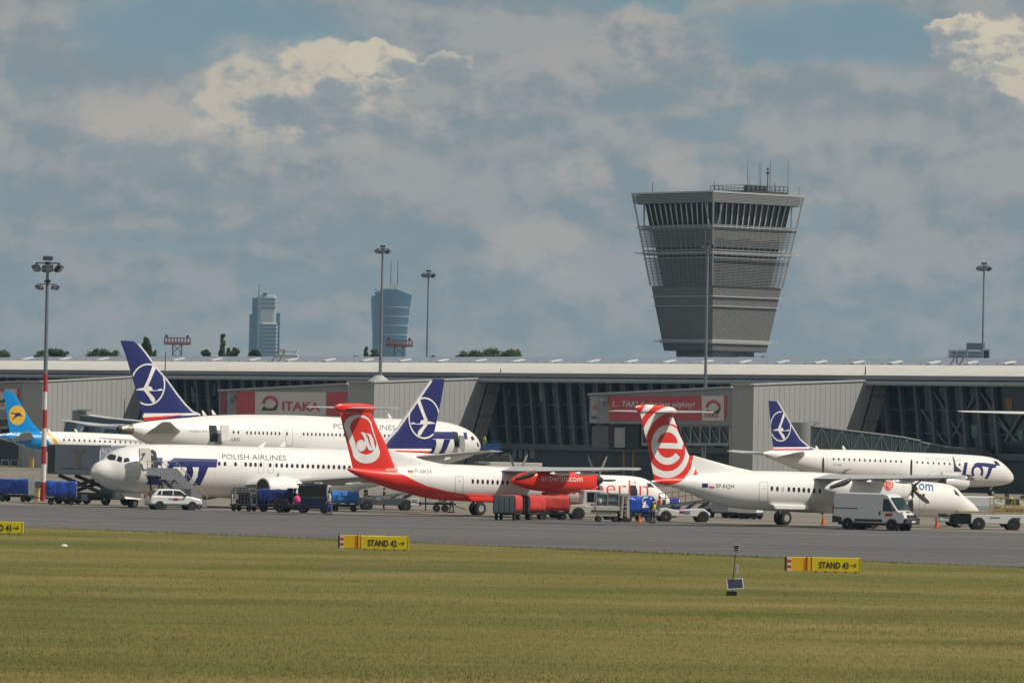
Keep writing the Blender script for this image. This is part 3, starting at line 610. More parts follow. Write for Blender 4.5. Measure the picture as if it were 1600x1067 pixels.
# ------------------------------------------------------------------ control tower
def control_tower():
    d = 960; near = at(1113, 548, d); nt_ = at(1113, 303, d)
    sT, sB = 20.6, 12.6
    ztop, zbot = nt_.z, near.z
    diag = (D2 - D1)                                   # toward the near corner
    rz_ = Matrix.Rotation(R(39.9), 3, 'Z'); ctr = Vector((near.x, near.y, 0)) - rz_ @ Vector((-sB / 2, -sB / 2, 0))
    root = thing('control_tower', 'inverted grey control tower clad in mesh and louvres above the terminal roof', 'control tower', ctr, R(39.9))
    # local axes: x along D1, y along -D2 ; near corner at (-s/2, -s/2)
    def sz(z): return lerp(sB, sT, (z - zbot) / (ztop - zbot))
    mesh_m = mat('tower_mesh', (.165, .160, .150), .55, .2, var=.38, scale=3.2, streak=(1, 1, 1.6)); lou_m = mat('tower_louvre', (.27, .27, .26), .4, .2); dk = mat('tower_dark_wall', (.07, .072, .073), .6, var=.15)
    frame_m = mat('tower_frame', (.44, .44, .43), .4); gl = mat('tower_glass', (.012, .016, .02), .08, spec=.6)
    zl = lambda py: at(1113, py, d).z
    def frus(z0, z1, ins): return MB().loft([[(sx * (sz(z) / 2 - ins), sy * (sz(z) / 2 - ins), z) for sx, sy in ((-1, -1), (1, -1), (1, 1), (-1, 1))] for z in (z0, z1)])
    frus(zl(548), zl(447), .12).build('mesh_skirt', mesh_m, root)
    frus(zl(446.8), zl(357), 1.5).build('office_core', mat('tower_inner_mesh', (.135, .130, .122), .6, .1, var=.3, scale=3.2), root)
    frus(zl(356.8), zl(318.5), 1.3).build('cab_glass', gl, root)
    frus(zl(318.3), zl(304), .35).build('cornice', dk, root)
    MB().box((0, 0, ztop + .15), (sT + .3, sT + .3, .3)).build('roof_deck', mat('tower_roof', (.38, .39, .40), .6), root)
    MB().box((0, 0, 13 + (zbot - 13) / 2), (9.4, 9.4, zbot - 13)).build('core_shaft', mat('tower_shaft', (.26, .265, .26), .7), root)
    MB().box((3.2, -4.9, 13 + (zbot - 13) / 2 - .4), (6.0, 1.6, zbot - 13 - .8)).build('stair_annexe', mat('tower_annexe', (.55, .55, .53), .6), root)
    def band(z, ins, w, h):
        s = sz(z) / 2 - ins; b = MB()
        for p, q in (((-s, -s), (s, -s)), ((s, -s), (s, s)), ((s, s), (-s, s)), ((-s, s), (-s, -s))):
            v = Vector((q[0] - p[0], q[1] - p[1], 0)).normalized() * (w / 2 - .003); b.bar(Vector((*p, z)) - v, Vector((*q, z)) + v, w, h)
        return b
    n = 0
    lv = []
    for y in np.arange(305, 318, 2.3): lv.append((y, .0, .34, .17))
    for y in np.arange(359, 386, 2.6): lv.append((y, .05, .28, .10))
    for y in (391, 397, 403): lv.append((y, .0, .34, .20))
    for y in np.arange(406, 447, 2.35): lv.append((y, .03, .26, .09))
    for y in (352.5, 357.5): lv.append((y, .0, .3, .16))
    for y, ins, w, h in lv: band(zl(y), ins, w, h).build('louvre', lou_m, root)
    for y, h in ((463, .14), (478, .12), (531, .18), (535, .18)): band(zl(y), -.02, .30, h).build('ledge', frame_m, root)
    band(zl(395), -1.0, .22, .16).build('maintenance_ledge', frame_m, root); band(zl(533), -.9, .22, .14).build('maintenance_ledge', frame_m, root); band(zl(355), -.3, .22, .14).build('maintenance_ledge', frame_m, root)
    # window mullions, posts, corner struts
    for face in range(4):
        rm = Matrix.Rotation(face * math.pi / 2, 3, 'Z')
        for k in range(12):
            t = -.80 + 1.6 * k / 11; z0, z1 = zl(356), zl(318)
            b = MB(); b.bar(rm @ Vector((t * (sz(z0) / 2 - .8), -(sz(z0) / 2 - 1.15), z0)), rm @ Vector((t * (sz(z1) / 2 - .7), -(sz(z1) / 2 - 1.0), z1)), .17); b.build('window_mullion', mat('cab_frame', (.62, .62, .60), .4), root)
        b = MB()
        for k in range(14):
            t = -.92 + 1.84 * k / 13; z0, z1 = zl(446), zl(358); b.bar(rm @ Vector((t * (sz(z0) / 2 - .2), -(sz(z0) / 2 - .22), z0)), rm @ Vector((t * (sz(z1) / 2 - .2), -(sz(z1) / 2 - .22), z1)), .09)
        b.build('louvre_posts', frame_m, root)
        for (t0, t1) in ((-.92, -.70), (-.28, .05), (.66, .85)) if face % 2 == 0 else ((-.85, -.60), (-.3, .28)):
            z0, z1 = zl(384), zl(371); b = MB(); s0, s1 = sz(z0) / 2 - 1.48, sz(z1) / 2 - 1.48
            b.slab([rm @ Vector((t0 * s0, -s0 - .02, z0)), rm @ Vector((t1 * s0, -s0 - .02, z0)), rm @ Vector((t1 * s1, -s1 - .02, z1)), rm @ Vector((t0 * s1, -s1 - .02, z1))], rm @ Vector((0, -.05, 0))); b.build('office_window', mat('tower_teal_glass', (.03, .06, .06), .1, spec=.6), root)
        c0, c1 = Vector((-sz(zl(446)) / 2, -sz(zl(446)) / 2, zl(446))), Vector((-sT / 2, -sT / 2, ztop))
        b = MB(); b.bar(rm @ c0, rm @ c1, .30); b.build('corner_strut', frame_m, root)
        for q in (1, -1):
            z0, z1 = zl(357), zl(318); b = MB(); b.bar(rm @ Vector((q * (sz(z0) / 2 - .1), -(sz(z0) / 2 - 1), z0)), rm @ Vector((q * (sz(z1) / 2 - .15), -(sz(z1) / 2 - 2.2), z1)), .18); b.build('cab_strut', frame_m, root)
    # roof equipment
    pl = [at(x, 302, d) for x in (1119, 1217)]; M = Matrix.Rotation(-A0, 4, 'Z') @ Matrix.Translation(-ctr)
    b = MB(); a, c = [M @ Vector((p.x, p.y, 0)) for p in pl]; w = 10.0
    box = [(-.2, -7.6), (9.2, -7.6), (9.2, 1.8), (-.2, 1.8)]
    zr = ztop + .3
    for i in range(4):
        p, q = box[i], box[(i + 1) % 4]
        for h in (.35, .9, 1.5): b.bar((*p, zr + h), (*q, zr + h), .07)
        for k in range(9): t = k / 9; b.bar((lerp(p[0], q[0], t), lerp(p[1], q[1], t), zr), (lerp(p[0], q[0], t), lerp(p[1], q[1], t), zr + 1.5), .06)
    b.build('roof_railing', mat('dark_railing', (.07, .075, .08), .6), root)
    b = MB()
    for k in range(5): b.box((.4 + .95 * k, -7.0, zr + .75), (.7, 1.0, 1.3))
    b.box((4.5, -2.9, zr + .3), (9.2, 9.2, .5)); b.build('roof_plant', mat('dark_plant', (.06, .065, .07), .6), root)
    for (x, y, h, r) in ((-.1, -7.5, 5.8, .05), (3.4, -7, 6.0, .05), (3.9, -6, 5.4, .05), (5.0, -7, 4.6, .12), (6.0, -6.5, 5.6, .06), (6.2, -1, 3.2, .05), (9.2, -7.5, 6.2, .05), (7.6, -6, 2.2, .09), (.6, -7.2, 1.9, .06), (9.9, -9.6, 1.5, .05), (-9.8, -9.9, 1.6, .06), (-9.6, 6, 1.8, .07), (2, -7.1, 1.6, .08)):
        b = MB(); b.cyl((x, y, zr), (x, y, zr + h), r, r * .6, 6)
        if r > .1: b.box((x, y, zr + h * .8), (.4, .4, .4)); b.box((x, y, zr + h * .95), (.3, .3, .25))
        b.build('antenna', mat('dark_antenna', (.06, .065, .07), .5), root)
control_tower()

# ------------------------------------------------------------------ skyline, far behind
def skyline():
    d = 7600; s = S(d)
    blue = mat('tower_blue_glass', (.02, .065, .13), .25, var=.25, scale=.06, streak=(1, 1, 4)); lt = mat('tower_light_stone', (.40, .40, .39), .6, var=.06, scale=.05); dkb = mat('tower_dark_band', (.05, .08, .11), .4)
    p = at(412, 570, d); root = thing('office_tower', 'stepped office tower with pale rounded front and dark side on the left skyline', 'skyscraper', (p.x, p.y, 0), R(-20))
    zz = lambda x, y: at(x, y, d).z
    W = 48 / s
    bx = lambda x0, x1, y, dep, y0: ((((x0 + x1) / 2 - 412) / s, y0 + dep / 2, zz(x0, y) / 2), ((x1 - x0) / s, dep, zz(x0, y)))
    root.rotation_euler = (0, 0, 0)
    for nm, x0, x1, y, dep, y0, m_ in (('dark_wing', 388, 404.6, 491, 30, 4, blue), ('dark_shaft', 392, 402, 465, 26, 3, blue), ('side_wing', 429, 435.5, 489, 18, 4, blue)): b = MB(); b.box(*bx(x0, x1, y, dep, y0)); b.build(nm, m_, root)
    for nm, x0, x1, y, dep, y0 in (('pale_shaft', 400, 430, 460, 30, 0), ('pale_base', 405, 432.5, 503, 30, -4)): b = MB(); b.box(*bx(x0, x1, y, dep, y0)); b.build(nm, lt, root, bevel=5.0, seg=4)
    for y in (467, 473.5, 480): b = MB(); c_, d_ = bx(407, 429, y, 1.2, -.6); b.box((c_[0], c_[1], zz(415, y)), (d_[0], 1.2, 1.9)); b.build('window_band', dkb, root)
    for k in range(11): y = 508 + 6 * k; b = MB(); c_, d_ = bx(405.5, 432, y, 1.2, -4.6); b.box((c_[0], c_[1], zz(420, y)), (d_[0], 1.2, 2.3)); b.build('window_band', blue, root)
    b = MB(); b.cyl((-W * .2, 2, zz(403, 463)), (-W * .2, 2, zz(403, 444)), .9, .4, 6); b.cyl((0, 2, zz(403, 461)), (0, 2, zz(403, 457)), 3, n=8); b.build('mast', dkb, root)
    # glass tower with drawn-in waist and two masts
    p = at(613, 570, d); root = thing('glass_skyscraper', 'curved blue glass skyscraper with two thin masts behind a light pole', 'skyscraper', (p.x, p.y, 0), R(0))
    glm = mat('spire_glass', (.028, .085, .15), .2, var=.22, scale=.05, streak=(1, 1, 6), spec=.6); cream = mat('spire_stripe', (.55, .55, .5), .5)
    rings = []
    for (y, xl, xr) in ((570, 596, 633), (540, 595.5, 634), (510, 594, 636), (480, 592, 639), (462, 590.5, 641.5), (452, 592, 642)):
        z = max(0, zz(613, y)) if y < 570 else 0; cx = ((xl + xr) / 2 - 613) / s; hw = (xr - xl) / 2 / s
        rings.append([(cx + hw * math.cos(t), 16 * math.sin(t), z - (0 if y > 455 else 8 * max(0, math.cos(t)) * 1.0)) for t in np.linspace(0, 2 * math.pi, 32, endpoint=False)])
    MB().loft(rings).build('glass_shaft', glm, root, smooth=40)
    rings = []
    for (y, xl, xr) in ((570, 584, 600), (520, 580, 600), (468, 577, 600), (462, 578, 600)):
        z = zz(590, y) if y < 570 else 0; rings.append([(((xl + xr) / 2 - 613) / s + (xr - xl) / 2 / s * math.cos(t), 10 + 14 * math.sin(t), z) for t in np.linspace(0, 2 * math.pi, 20, endpoint=False)])
    MB().loft(rings).build('side_shaft', glm, root, smooth=40)
    b = MB(); b.box((-18, 8, zz(590, 456) / 2), (14, 16, zz(590, 456))); b.build('middle_shaft', blue, root)
    for x in (608, 618.5): b = MB(); b.cyl(((x - 613) / s, 0, zz(x, 448)), ((x - 613) / s, 0, zz(x, 406)), .8, .35, 6); b.build('mast', dkb, root)
    b = MB(); b.box((-.5, 0, zz(613, 447)), (12, 10, 5)); b.build('roof_plant', cream, root)
    b = MB(); b.bar((-26, 8, zz(588, 452)), (-10, 8, zz(600, 458)), 1.0); b.build('roof_crane', dkb, root)
    for k, y in enumerate((480, 494.5, 508.5, 523)):
        z = zz(613, y); hw = 22 / s; cx = 3 / s; b = MB(); pts = [(cx + (hw + .4) * math.cos(t), 16.4 * math.sin(t), z) for t in np.linspace(math.pi * 1.02, math.pi * 1.95, 14)]
        for p_, q_ in zip(pts[:-1], pts[1:]): b.bar(p_, q_, .6, .9)
        b.build('light_stripe', cream, root)
    for k in range(24):
        y = 462 + k * 4.2; z = zz(613, y); xl = interp([452, 480, 510, 570], [590.5, 592, 594, 596], y); xr = interp([452, 480, 510, 570], [642, 639, 636, 633], y); hw = (xr - xl) / 2 / s; cx = ((xl + xr) / 2 - 613) / s
        b = MB(); pts = [(cx + (hw + .15) * math.cos(t), 16.15 * math.sin(t), z) for t in np.linspace(math.pi * 1.0, math.pi * 2.0, 14)]
        for p_, q_ in zip(pts[:-1], pts[1:]): b.bar(p_, q_, .3, 1.1)
        b.build('floor_band', mat('spire_floor', (.05, .12, .19), .4), root)
    dd = 2600; ss = S(dd); p = at(1515, 568, dd); root = thing('apartment_block', 'pale distant apartment block with balconies beside a light mast', 'apartment block', (p.x, p.y, 0), R(0)); q = lambda x, y: ((x - 1515) / ss, at(x, y, dd).z)
    pw = mat('pale_render', (.50, .52, .53), .7, var=.08, scale=.1)
    for (x0, x1, y0, dep) in ((1467, 1485, 558, 10), (1485, 1545, 546, 12), (1536, 1547, 544, 14)):
        xa, zt = q(x0, y0); xb, _ = q(x1, y0); b = MB(); b.box(((xa + xb) / 2, dep / 2, zt / 2), (xb - xa, dep, zt)); b.build('block', pw, root)
    for y in (549, 554, 559):
        xa, z = q(1486, y); xb, _ = q(1534, y); b = MB(); b.box(((xa + xb) / 2, -.8, z), (xb - xa, 1.5, .8)); b.build('balcony', mat('balcony_blue', (.17, .23, .30), .5), root)
    b = MB(); xa, z = q(1525, 545); b.box((xa, 5, z + 1.2), (8, 5, 3)); b.build('roof_plant', dkb, root)
skyline()

# ------------------------------------------------------------------ trees beyond the terminal
bark = mat('bark', (.08, .065, .05), .9)
leaf_ms = [mat('leaf_dark_green', (.088, .128, .048), .7, var=.45, scale=.6), mat('leaf_mid_green', (.105, .142, .055), .7, var=.45, scale=.6)]
for M_ in leaf_ms:
    nt = M_.node_tree; pb = nt.nodes['Principled BSDF']; tl = nt.nodes.new('ShaderNodeBsdfTranslucent'); mx = nt.nodes.new('ShaderNodeMixShader'); mx.inputs[0].default_value = .45
    nt.links.new(pb.inputs['Base Color'].links[0].from_socket, tl.inputs[0]); nt.links.new(pb.outputs[0], mx.inputs[1]); nt.links.new(tl.outputs[0], mx.inputs[2]); nt.links.new(mx.outputs[0], nt.nodes['Material Output'].inputs[0])
def tree(px, ytop, wpx, d, slim, label, k, hpx=None):
    rs = random.Random(int(px * 7 + k)); base = at(px, 600, d); base.z = 0; ht = at(px, ytop, d).z; s = S(d); rad = wpx / s / 2 * (1.0 if slim else 1.22)
    root = thing('poplar_tree' if slim else 'leafy_tree', label, 'tree', base, rs.random() * 6, 'trees beyond the terminal roof')
    tr = MB(); top = Vector((rs.uniform(-.4, .4), 0, ht * .8)); tr.cyl((0, 0, 0), top * .5, .38, .26, 8); tr.cyl(top * .5, top, .26, .06, 8)
    for i in range(7):
        z = ht * (.35 + .07 * i); a = rs.random() * 6.28; tr.cyl((top.x * z / ht, 0, z), (math.cos(a) * rad * .7, math.sin(a) * rad * .7, z + ht * (.18 if slim else .1)), .12, .03, 6)
    tr.build('trunk', bark, root, smooth=50)
    lumps = []
    h0 = at(px, 574, d).z
    for i in range(18 if slim else 26):
        t = rs.random(); z = lerp(h0, ht - rad * .3, t); r = rad * (.75 if slim else .52) * rs.uniform(.5, 1.0) * (1 - (.6 if slim else .35) * t ** 1.6); a = rs.random() * 6.28; dd = (rad * 1.08 - r * .8) * rs.random() ** .5 * (1 - .45 * t * t if not slim else 1 - .75 * t)
        lumps.append((Vector((dd * math.cos(a), dd * math.sin(a), z - r * .2)), r, r * (1.6 if slim else .85)))
    V = []; Fc = []
    for c, r, rz in lumps:
        for j in range(260):
            v = Vector((rs.gauss(0, 1), rs.gauss(0, 1), rs.gauss(0, 1))).normalized() * (rs.random() ** .4) * rs.uniform(.75, 1.35); p = c + Vector((v.x * r, v.y * r, v.z * rz)); q = rs.uniform(.10, .26)
            u = Vector((rs.gauss(0, 1), rs.gauss(0, 1), rs.gauss(0, 1))).normalized(); w = u.orthogonal().normalized(); o = len(V); V += [p - u * q, p + w * q * .6, p + u * q, p - w * q * .6]; Fc.append((o, o + 1, o + 2, o + 3))
    MB().add(V, Fc).build('crown', leaf_ms[k % 2], root)
for i, (px, yt, w, d, sl, lab) in enumerate((
    (2, 541, 34, 1080, 0, 'leafy tree cut by the left edge of the picture'), (62, 546, 22, 1150, 0, 'small pale tree just left of the striped light mast'), (86, 539, 34, 1090, 0, 'round bushy tree right behind the striped light mast'),
    (100, 547, 16, 1160, 0, 'low tree tuft to the right of the striped light mast'), (152, 542, 34, 1100, 0, 'broad bushy tree left of the tall blue fin'), (176, 542, 30, 1090, 0, 'bushy tree directly against the left side of the tall blue fin'),
    (228, 525, 22, 1060, 1, 'slender dark poplar right of the tall blue fin tip'), (241, 546, 10, 1120, 1, 'short thin tree beside the dark poplar'), (322, 545, 18, 1100, 0, 'sparse small tree right of the lattice gantry'), (347, 518, 14, 1080, 1, 'tallest thin poplar left of the stepped office tower'),
    (356, 543, 9, 1120, 1, 'short poplar at the foot of the tallest one'), (368, 540, 22, 1090, 0, 'rounded tree between the tall poplar and the office tower'), (397, 545, 24, 1130, 0, 'bushy tree in front of the office tower foot'), (555, 555, 14, 1120, 0, 'tiny tree top peeping over the roof left of the glass skyscraper'),
    (571, 541, 11, 1090, 1, 'thin tree left of the glass skyscraper'), (584, 544, 16, 1100, 0, 'small tree against the glass skyscraper foot'), (718, 552, 14, 1150, 0, 'lone small tree left of the wide thicket'), (738, 543, 44, 1090, 0, 'left tree of the wide thicket'),
    (765, 539, 50, 1100, 0, 'tallest middle tree of the wide thicket'), (793, 542, 44, 1095, 0, 'right tree of the wide thicket'), (1045, 556, 14, 1200, 0, 'tree top at the left foot of the control tower'), (1190, 555, 22, 1210, 0, 'tree top at the right foot of the control tower'), (674, 552, 10, 1130, 0, 'tiny tree beside the middle light mast'), (1395, 562, 30, 1100, 0, 'low leafy top over the roof between tower and right mast'))):
    tree(px, yt, w, d, sl, lab, i)

# ------------------------------------------------------------------ light masts
pole_m = mat('galvanised_pole', (.22, .24, .26), .45, .4, var=.12); lamp_m = mat('floodlight_dark', (.045, .05, .055), .5); redb = mat('mast_red', (.40, .035, .03), .5, var=.15); whb = mat('mast_white', (.70, .68, .64), .5, var=.06)
def heads(root, h, r, n, sc):
    b = MB(); b.cyl((0, 0, h - .15), (0, 0, h + .1), .22 * sc, n=10)
    for k in range(n): a = 2 * math.pi * k / n + .4; b.bar((0, 0, h), (r * math.cos(a), r * math.sin(a), h), .09 * sc)
    b.build('head_frame', lamp_m, root)
    for k in range(n):
        a = 2 * math.pi * k / n + .4; c = Vector((r * math.cos(a), r * math.sin(a), h)); rt_ = Matrix.Rotation(a, 3, 'Z') @ Matrix.Rotation(R(38), 3, 'Y')
        b = MB(); b.box(c - Z * .45 * sc, (.28 * sc, .72 * sc, .55 * sc), rt_); b.bar(c, c - Z * .3 * sc, .08 * sc); f = b.build('floodlight', lamp_m, root)
        b = MB(); b.box(c - Z * .45 * sc + rt_ @ Vector((.15 * sc, 0, 0)), (.03, .6 * sc, .43 * sc), rt_); b.build('lens', mat('lamp_lens', (.30, .31, .32), .2), f)
    b = MB(); b.box((0, 0, h + .4 * sc), (.7 * sc, .7 * sc, .35 * sc)); b.build('top_box', lamp_m, root)
def mast(label, base, h, r0, r1, striped=None, second=False, sc=1.0, n=6, z0=0.0, r=1.9):
    root = thing('light_mast', label, 'light mast', base, .3, 'apron floodlight masts')
    if striped:
        zs = striped; pr = lambda z: lerp(r0, r1, z / h)
        for i in range(len(zs) - 1):
            b = MB(); b.cyl((0, 0, zs[i]), (0, 0, zs[i + 1]), pr(zs[i]), pr(zs[i + 1]), 18); b.build('red_band' if i % 2 == 0 else 'white_band', redb if i % 2 == 0 else whb, root, smooth=40)
        b = MB(); b.cyl((0, 0, zs[-1]), (0, 0, h), pr(zs[-1]), r1, 18); b.build('pole', pole_m, root, smooth=40)
    else:
        b = MB(); b.cyl((0, 0, z0), (0, 0, h), r0, r1, 14); b.build('pole', pole_m, root, smooth=40)
    heads(root, h, r, n, sc)
    if second: heads(root, h - 1.7, .95, 4, .6)
    return root
d0 = 458; zp = lambda y: at(68, y, d0).z
b0 = at(67, 783, d0); b0.z = 0
mast('tall light mast with red and white banded foot behind the baggage carts', b0, zp(411), .22, .12, [0, zp(753), zp(725), zp(697), zp(669), zp(640), zp(612), zp(584)], True, .95, 6, r=1.05)
def far_mast(label, x, ytop, ybase, d, **kw):
    p = at(x, ybase, d); root = mast(label, (p.x, p.y, 0), at(x, ytop, d).z, .25, .13, n=6, **kw)
    return root
far_mast('grey light mast rising in front of the glass skyscraper', 594, 389, 592, 774, r=.9, sc=.85, z0=12.2); far_mast('grey light mast right of the glass skyscraper', 667, 427, 560, 985, r=1.05, sc=1.0)
far_mast('grey light mast standing in front of the control tower', 1102, 382, 606, 737, r=.75, sc=.7); far_mast('grey light mast beside the pale apartment block on the right', 1535, 416, 566, 985, r=1.1, sc=1.1)
p = at(592, 592, 774); b = MB(); b.cyl((p.x, p.y, p.z - .5), (p.x, p.y, p.z + .5), 1.8, .5, 16); o = b.build('mast_collar', mat('coping_grey', (.42, .42, .41), .5)); o.location = (0, 0, 0); tag(o, 'flared grey collar around the mast foot on the grey stair block', 'roof collar')
# red obstacle-light gantries
def gantry(label, x, y0, y1, w, d, col, lowtop):
    p = at(x, y1, d); s = S(d); root = thing('light_gantry', label, 'gantry', (p.x, p.y, 0), R(8), 'lattice light gantries'); z0, z1 = at(x, y1, d).z, at(x, y0, d).z; W = w / s / 2
    m_ = mat('gantry_red', (.20, .068, .065), .6, var=.2); b = MB()
    for y in (-.8, .8):
        for z in (z0, z0 + .35, z1): b.bar((-W, y, z), (W, y, z), .14)
        for k in range(9): t = lerp(-W, W, k / 8); b.bar((t, y, z0), (t, y, z1), .10)
    b.box((0, 0, z0 + .1), (2 * W, 1.6, .16)); b.build('platform', m_, root)
    b = MB()
    for q in (-.75, .75):
        for r_ in (-.75, .75): b.bar((q, r_, 0), (q, r_, z0), .12)
    for k in range(14):
        za, zb_ = z0 * k / 14, z0 * (k + 1) / 14
        for y in (-.75, .75): b.bar((-.75, y, za), (.75, y, zb_), .07); b.bar((.75, y, za), (-.75, y, zb_), .07)
    b.build('lattice_legs', mat('lattice_grey', (.22, .24, .26), .5), root)
    for t in (-.85, .8): b = MB(); b.cyl((W * t, 0, z1), (W * t, 0, z1 + .5), .22, n=8); b.build('beacon', lamp_m, root)
gantry('red lattice gantry on a grey leg right of the tall blue fin', 277, 528, 538, 40, 980, 0, 0); gantry('red lattice gantry in front of the glass skyscraper foot', 624, 532, 541, 40, 1000, 0, 0)
# ------------------------------------------------------------------ aircraft
def aircraft_paint():
    M = mat('white_aircraft_paint', (.80, .79, .765), .30, var=.05, scale=.9, streak=(.35, 1, 2.2)); nt = M.node_tree; N = nt.nodes; Lk = nt.links; b = N['Principled BSDF']
    tc = N.new('ShaderNodeTexCoord'); sp = N.new('ShaderNodeSeparateXYZ'); Lk.new(tc.outputs['Object'], sp.inputs[0])
    def mt(op, a, bb):
        n = N.new('ShaderNodeMath'); n.operation = op; Lk.new(a, n.inputs[0]); n.inputs[1].default_value = bb; return n.outputs[0]
    fr = mt('LESS_THAN', mt('FRACT', mt('MULTIPLY', sp.outputs[0], 1 / 2.6), 0), .022); fz = mt('LESS_THAN', mt('FRACT', mt('MULTIPLY', sp.outputs[2], 1 / 1.35), 0), .022)
    mxm = N.new('ShaderNodeMath'); mxm.operation = 'MAXIMUM'; Lk.new(fr, mxm.inputs[0]); Lk.new(fz, mxm.inputs[1])
    mx = N.new('ShaderNodeMix'); mx.data_type = 'RGBA'; Lk.new(mt('MULTIPLY', mxm.outputs[0], .22), mx.inputs[0]); Lk.new(b.inputs['Base Color'].links[0].from_socket, mx.inputs[6]); mx.inputs[7].default_value = (.35, .34, .32, 1); Lk.new(mx.outputs[2], b.inputs['Base Color'])
    n = N.new('ShaderNodeTexNoise'); n.inputs['Scale'].default_value = 1.2; Lk.new(tc.outputs['Object'], n.inputs['Vector']); r = N.new('ShaderNodeMapRange'); Lk.new(n.outputs[0], r.inputs[0]); r.inputs[3].default_value = .2; r.inputs[4].default_value = .42; Lk.new(r.outputs[0], b.inputs['Roughness']); return M
paint = aircraft_paint(); navy = mat('navy_paint', (.020, .024, .135), .3, var=.06); redp = mat('bright_red_paint', (.72, .035, .022), .32, var=.05)
win_m = mat('cabin_window', (.022, .026, .034), .15, spec=.6, var=.5, scale=1.5); black = mat('black_rubber', (.02, .02, .021), .8, var=.3); metal = mat('bare_metal', (.55, .55, .54), .3, .85); grey_p = mat('grey_wing_paint', (.45, .46, .47), .4, var=.06, scale=.5)
inner = mat('dark_opening', (.02, .024, .03), .8, var=.5, scale=1.2); line_m = mat('panel_line', (.38, .375, .36), .5); hub_m = mat('wheel_hub', (.45, .45, .44), .4, .4); gear_m = mat('gear_strut', (.50, .50, .48), .4, .3); dtext = mat('dark_lettering', (.07, .075, .085), .5); wtext = mat('white_marking', (.80, .79, .77), .4)
sunlit_blade = mat('sunlit_blade', (.42, .41, .37), .4)  # sunlight on a single blade, put into its colour
lead = mat('exhaust_black', (.03, .03, .031), .5)

class Craft:
    def __init__(s, name, label, nose, d, heading, side, group='airliners parked at the terminal', cat='airliner'):
        P = at(nose[0], nose[1], d); s.N = Vector((P.x, P.y, 0)); s.side = side
        s.root = thing(name, label, cat, s.N, math.atan2(heading.y, heading.x), group)
        s.M = world_m(s.root); s.Mi = s.M.inverted(); s.left = Vector((-heading.y, heading.x, 0))
    def L(s, px, py, y=0.0):                            # photo point on the vertical plane y (local) -> local point
        return s.Mi @ inter(px, py, s.N + s.left * y, s.left)
    def body(s, top, bot, m, wr=.96, name='fuselage', nst=70, y=0.0, nseg=36, tailw=None):
        xs = sorted({p[0] for p in top} | {p[0] for p in bot}); x0, x1 = xs[0], xs[-1]
        tx, ty = [p[0] for p in top], [p[1] for p in top]; bx, by = [p[0] for p in bot], [p[1] for p in bot]; rings = []
        for i in range(nst + 1):
            t = i / nst; t = .5 - .5 * math.cos(math.pi * t) if nst > 20 else t; px = lerp(x0, x1, t)
            a, b = s.L(px, interp(tx, ty, px), y), s.L(px, interp(bx, by, px), y); cz = (a.z + b.z) / 2; h = max(.02, (a.z - b.z) / 2); w = h * wr
            if tailw: w *= interp(tailw[0], tailw[1], px)
            rings.append([Vector(((a.x + b.x) / 2, y + w * math.cos(q), cz + h * math.sin(q))) for q in np.linspace(0, 2 * math.pi, nseg, endpoint=False)])
        return MB().loft(rings).build(name, m, s.root, smooth=60)
    def foil(s, secs, m, name, th=.11, vertical=False):
        rings = []
        for le, te in secs:
            le, te = Vector(le), Vector(te); c = (te - le).length; n = 9; up = []; dn = []
            for i in range(n + 1):
                x = .5 - .5 * math.cos(math.pi * i / n); t = 5 * th * c * (.2969 * x**.5 - .126 * x - .3516 * x * x + .2843 * x**3 - .1015 * x**4)
                o = Vector((0, 1, 0)) if vertical else Z
                p = le.lerp(te, x); up.append(p + o * t); dn.append(p - o * t * (1 if vertical else .75))
            rings.append(up + dn[-2:0:-1])
        return MB().loft(rings).build(name, m, s.root, smooth=50)
    def fin(s, secs, m, name='fin', th=.10): return s.foil([(s.L(*a), s.L(*b)) for a, b in secs], m, name, th, True)
    def windows(s, pts, w, h, surf, slope=.02, r=.45, m=None):
        for x, y in pts: decal('window', poly2d(rrect(x, y, w, h, min(w, h) * r, 2, slope)), surf, m or win_m, s.root, .012, 0)
    def outline(s, name, x, y, w, h, surf, t=.55, slope=.02, m=None, r=2.0):
        decal(name, poly2d(rrect(x, y, w, h, r, 3, slope), rrect(x, y, w - 2 * t, h - 2 * t, max(.3, r - t), 3, slope)), surf, m or line_m, s.root, .012, 5)
    def mark(s, name, vf, surf, m, off=.015, maxlen=5): return decal(name, vf, surf, m, s.root, off, maxlen)
    def gear(s, x, y, ztop, r, w, twin=.42, name='landing_gear', lean=0.0):
        b = MB(); b.cyl((x + lean, y, ztop), (x, y, r), .11, .09, 10); b.cyl((x, y - twin, r), (x, y + twin, r), .07, n=8); b.bar((x + .8, y, ztop - .1), (x, y, r + .5), .09); b.bar((x - .08, y, ztop * .8), (x - .25, y, r + .3), .06)
        g = b.build(name, gear_m, s.root, smooth=40)
        for q in (-twin, twin):
            t = MB(); prof = [(.72, -w / 2), (.93, -w / 2 * .95), (1.0, -w / 2 * .55), (1.0, w / 2 * .55), (.93, w / 2 * .95), (.72, w / 2)]
            t.loft([[(x + r * k * math.cos(a), y + q + yy, r + r * k * math.sin(a)) for a in np.linspace(0, 2 * math.pi, 22, endpoint=False)] for k, yy in prof]); t.build('wheel', black, g, smooth=50)
            t = MB(); t.cyl((x, y + q - w * .52, r), (x, y + q + w * .52, r), r * .5, n=14); t.build('wheel_hub', hub_m, g, smooth=40)
def edge_strip(cr, pts, w=.16):
    b = MB(); q = [cr.L(*t) for t in pts]
    for u_, v_ in zip(q[:-1], q[1:]): b.bar(u_, v_, w, w * 1.6, up=Vector((0, 1, 0)))
    b.build('fin_leading_edge', wtext, cr.root)
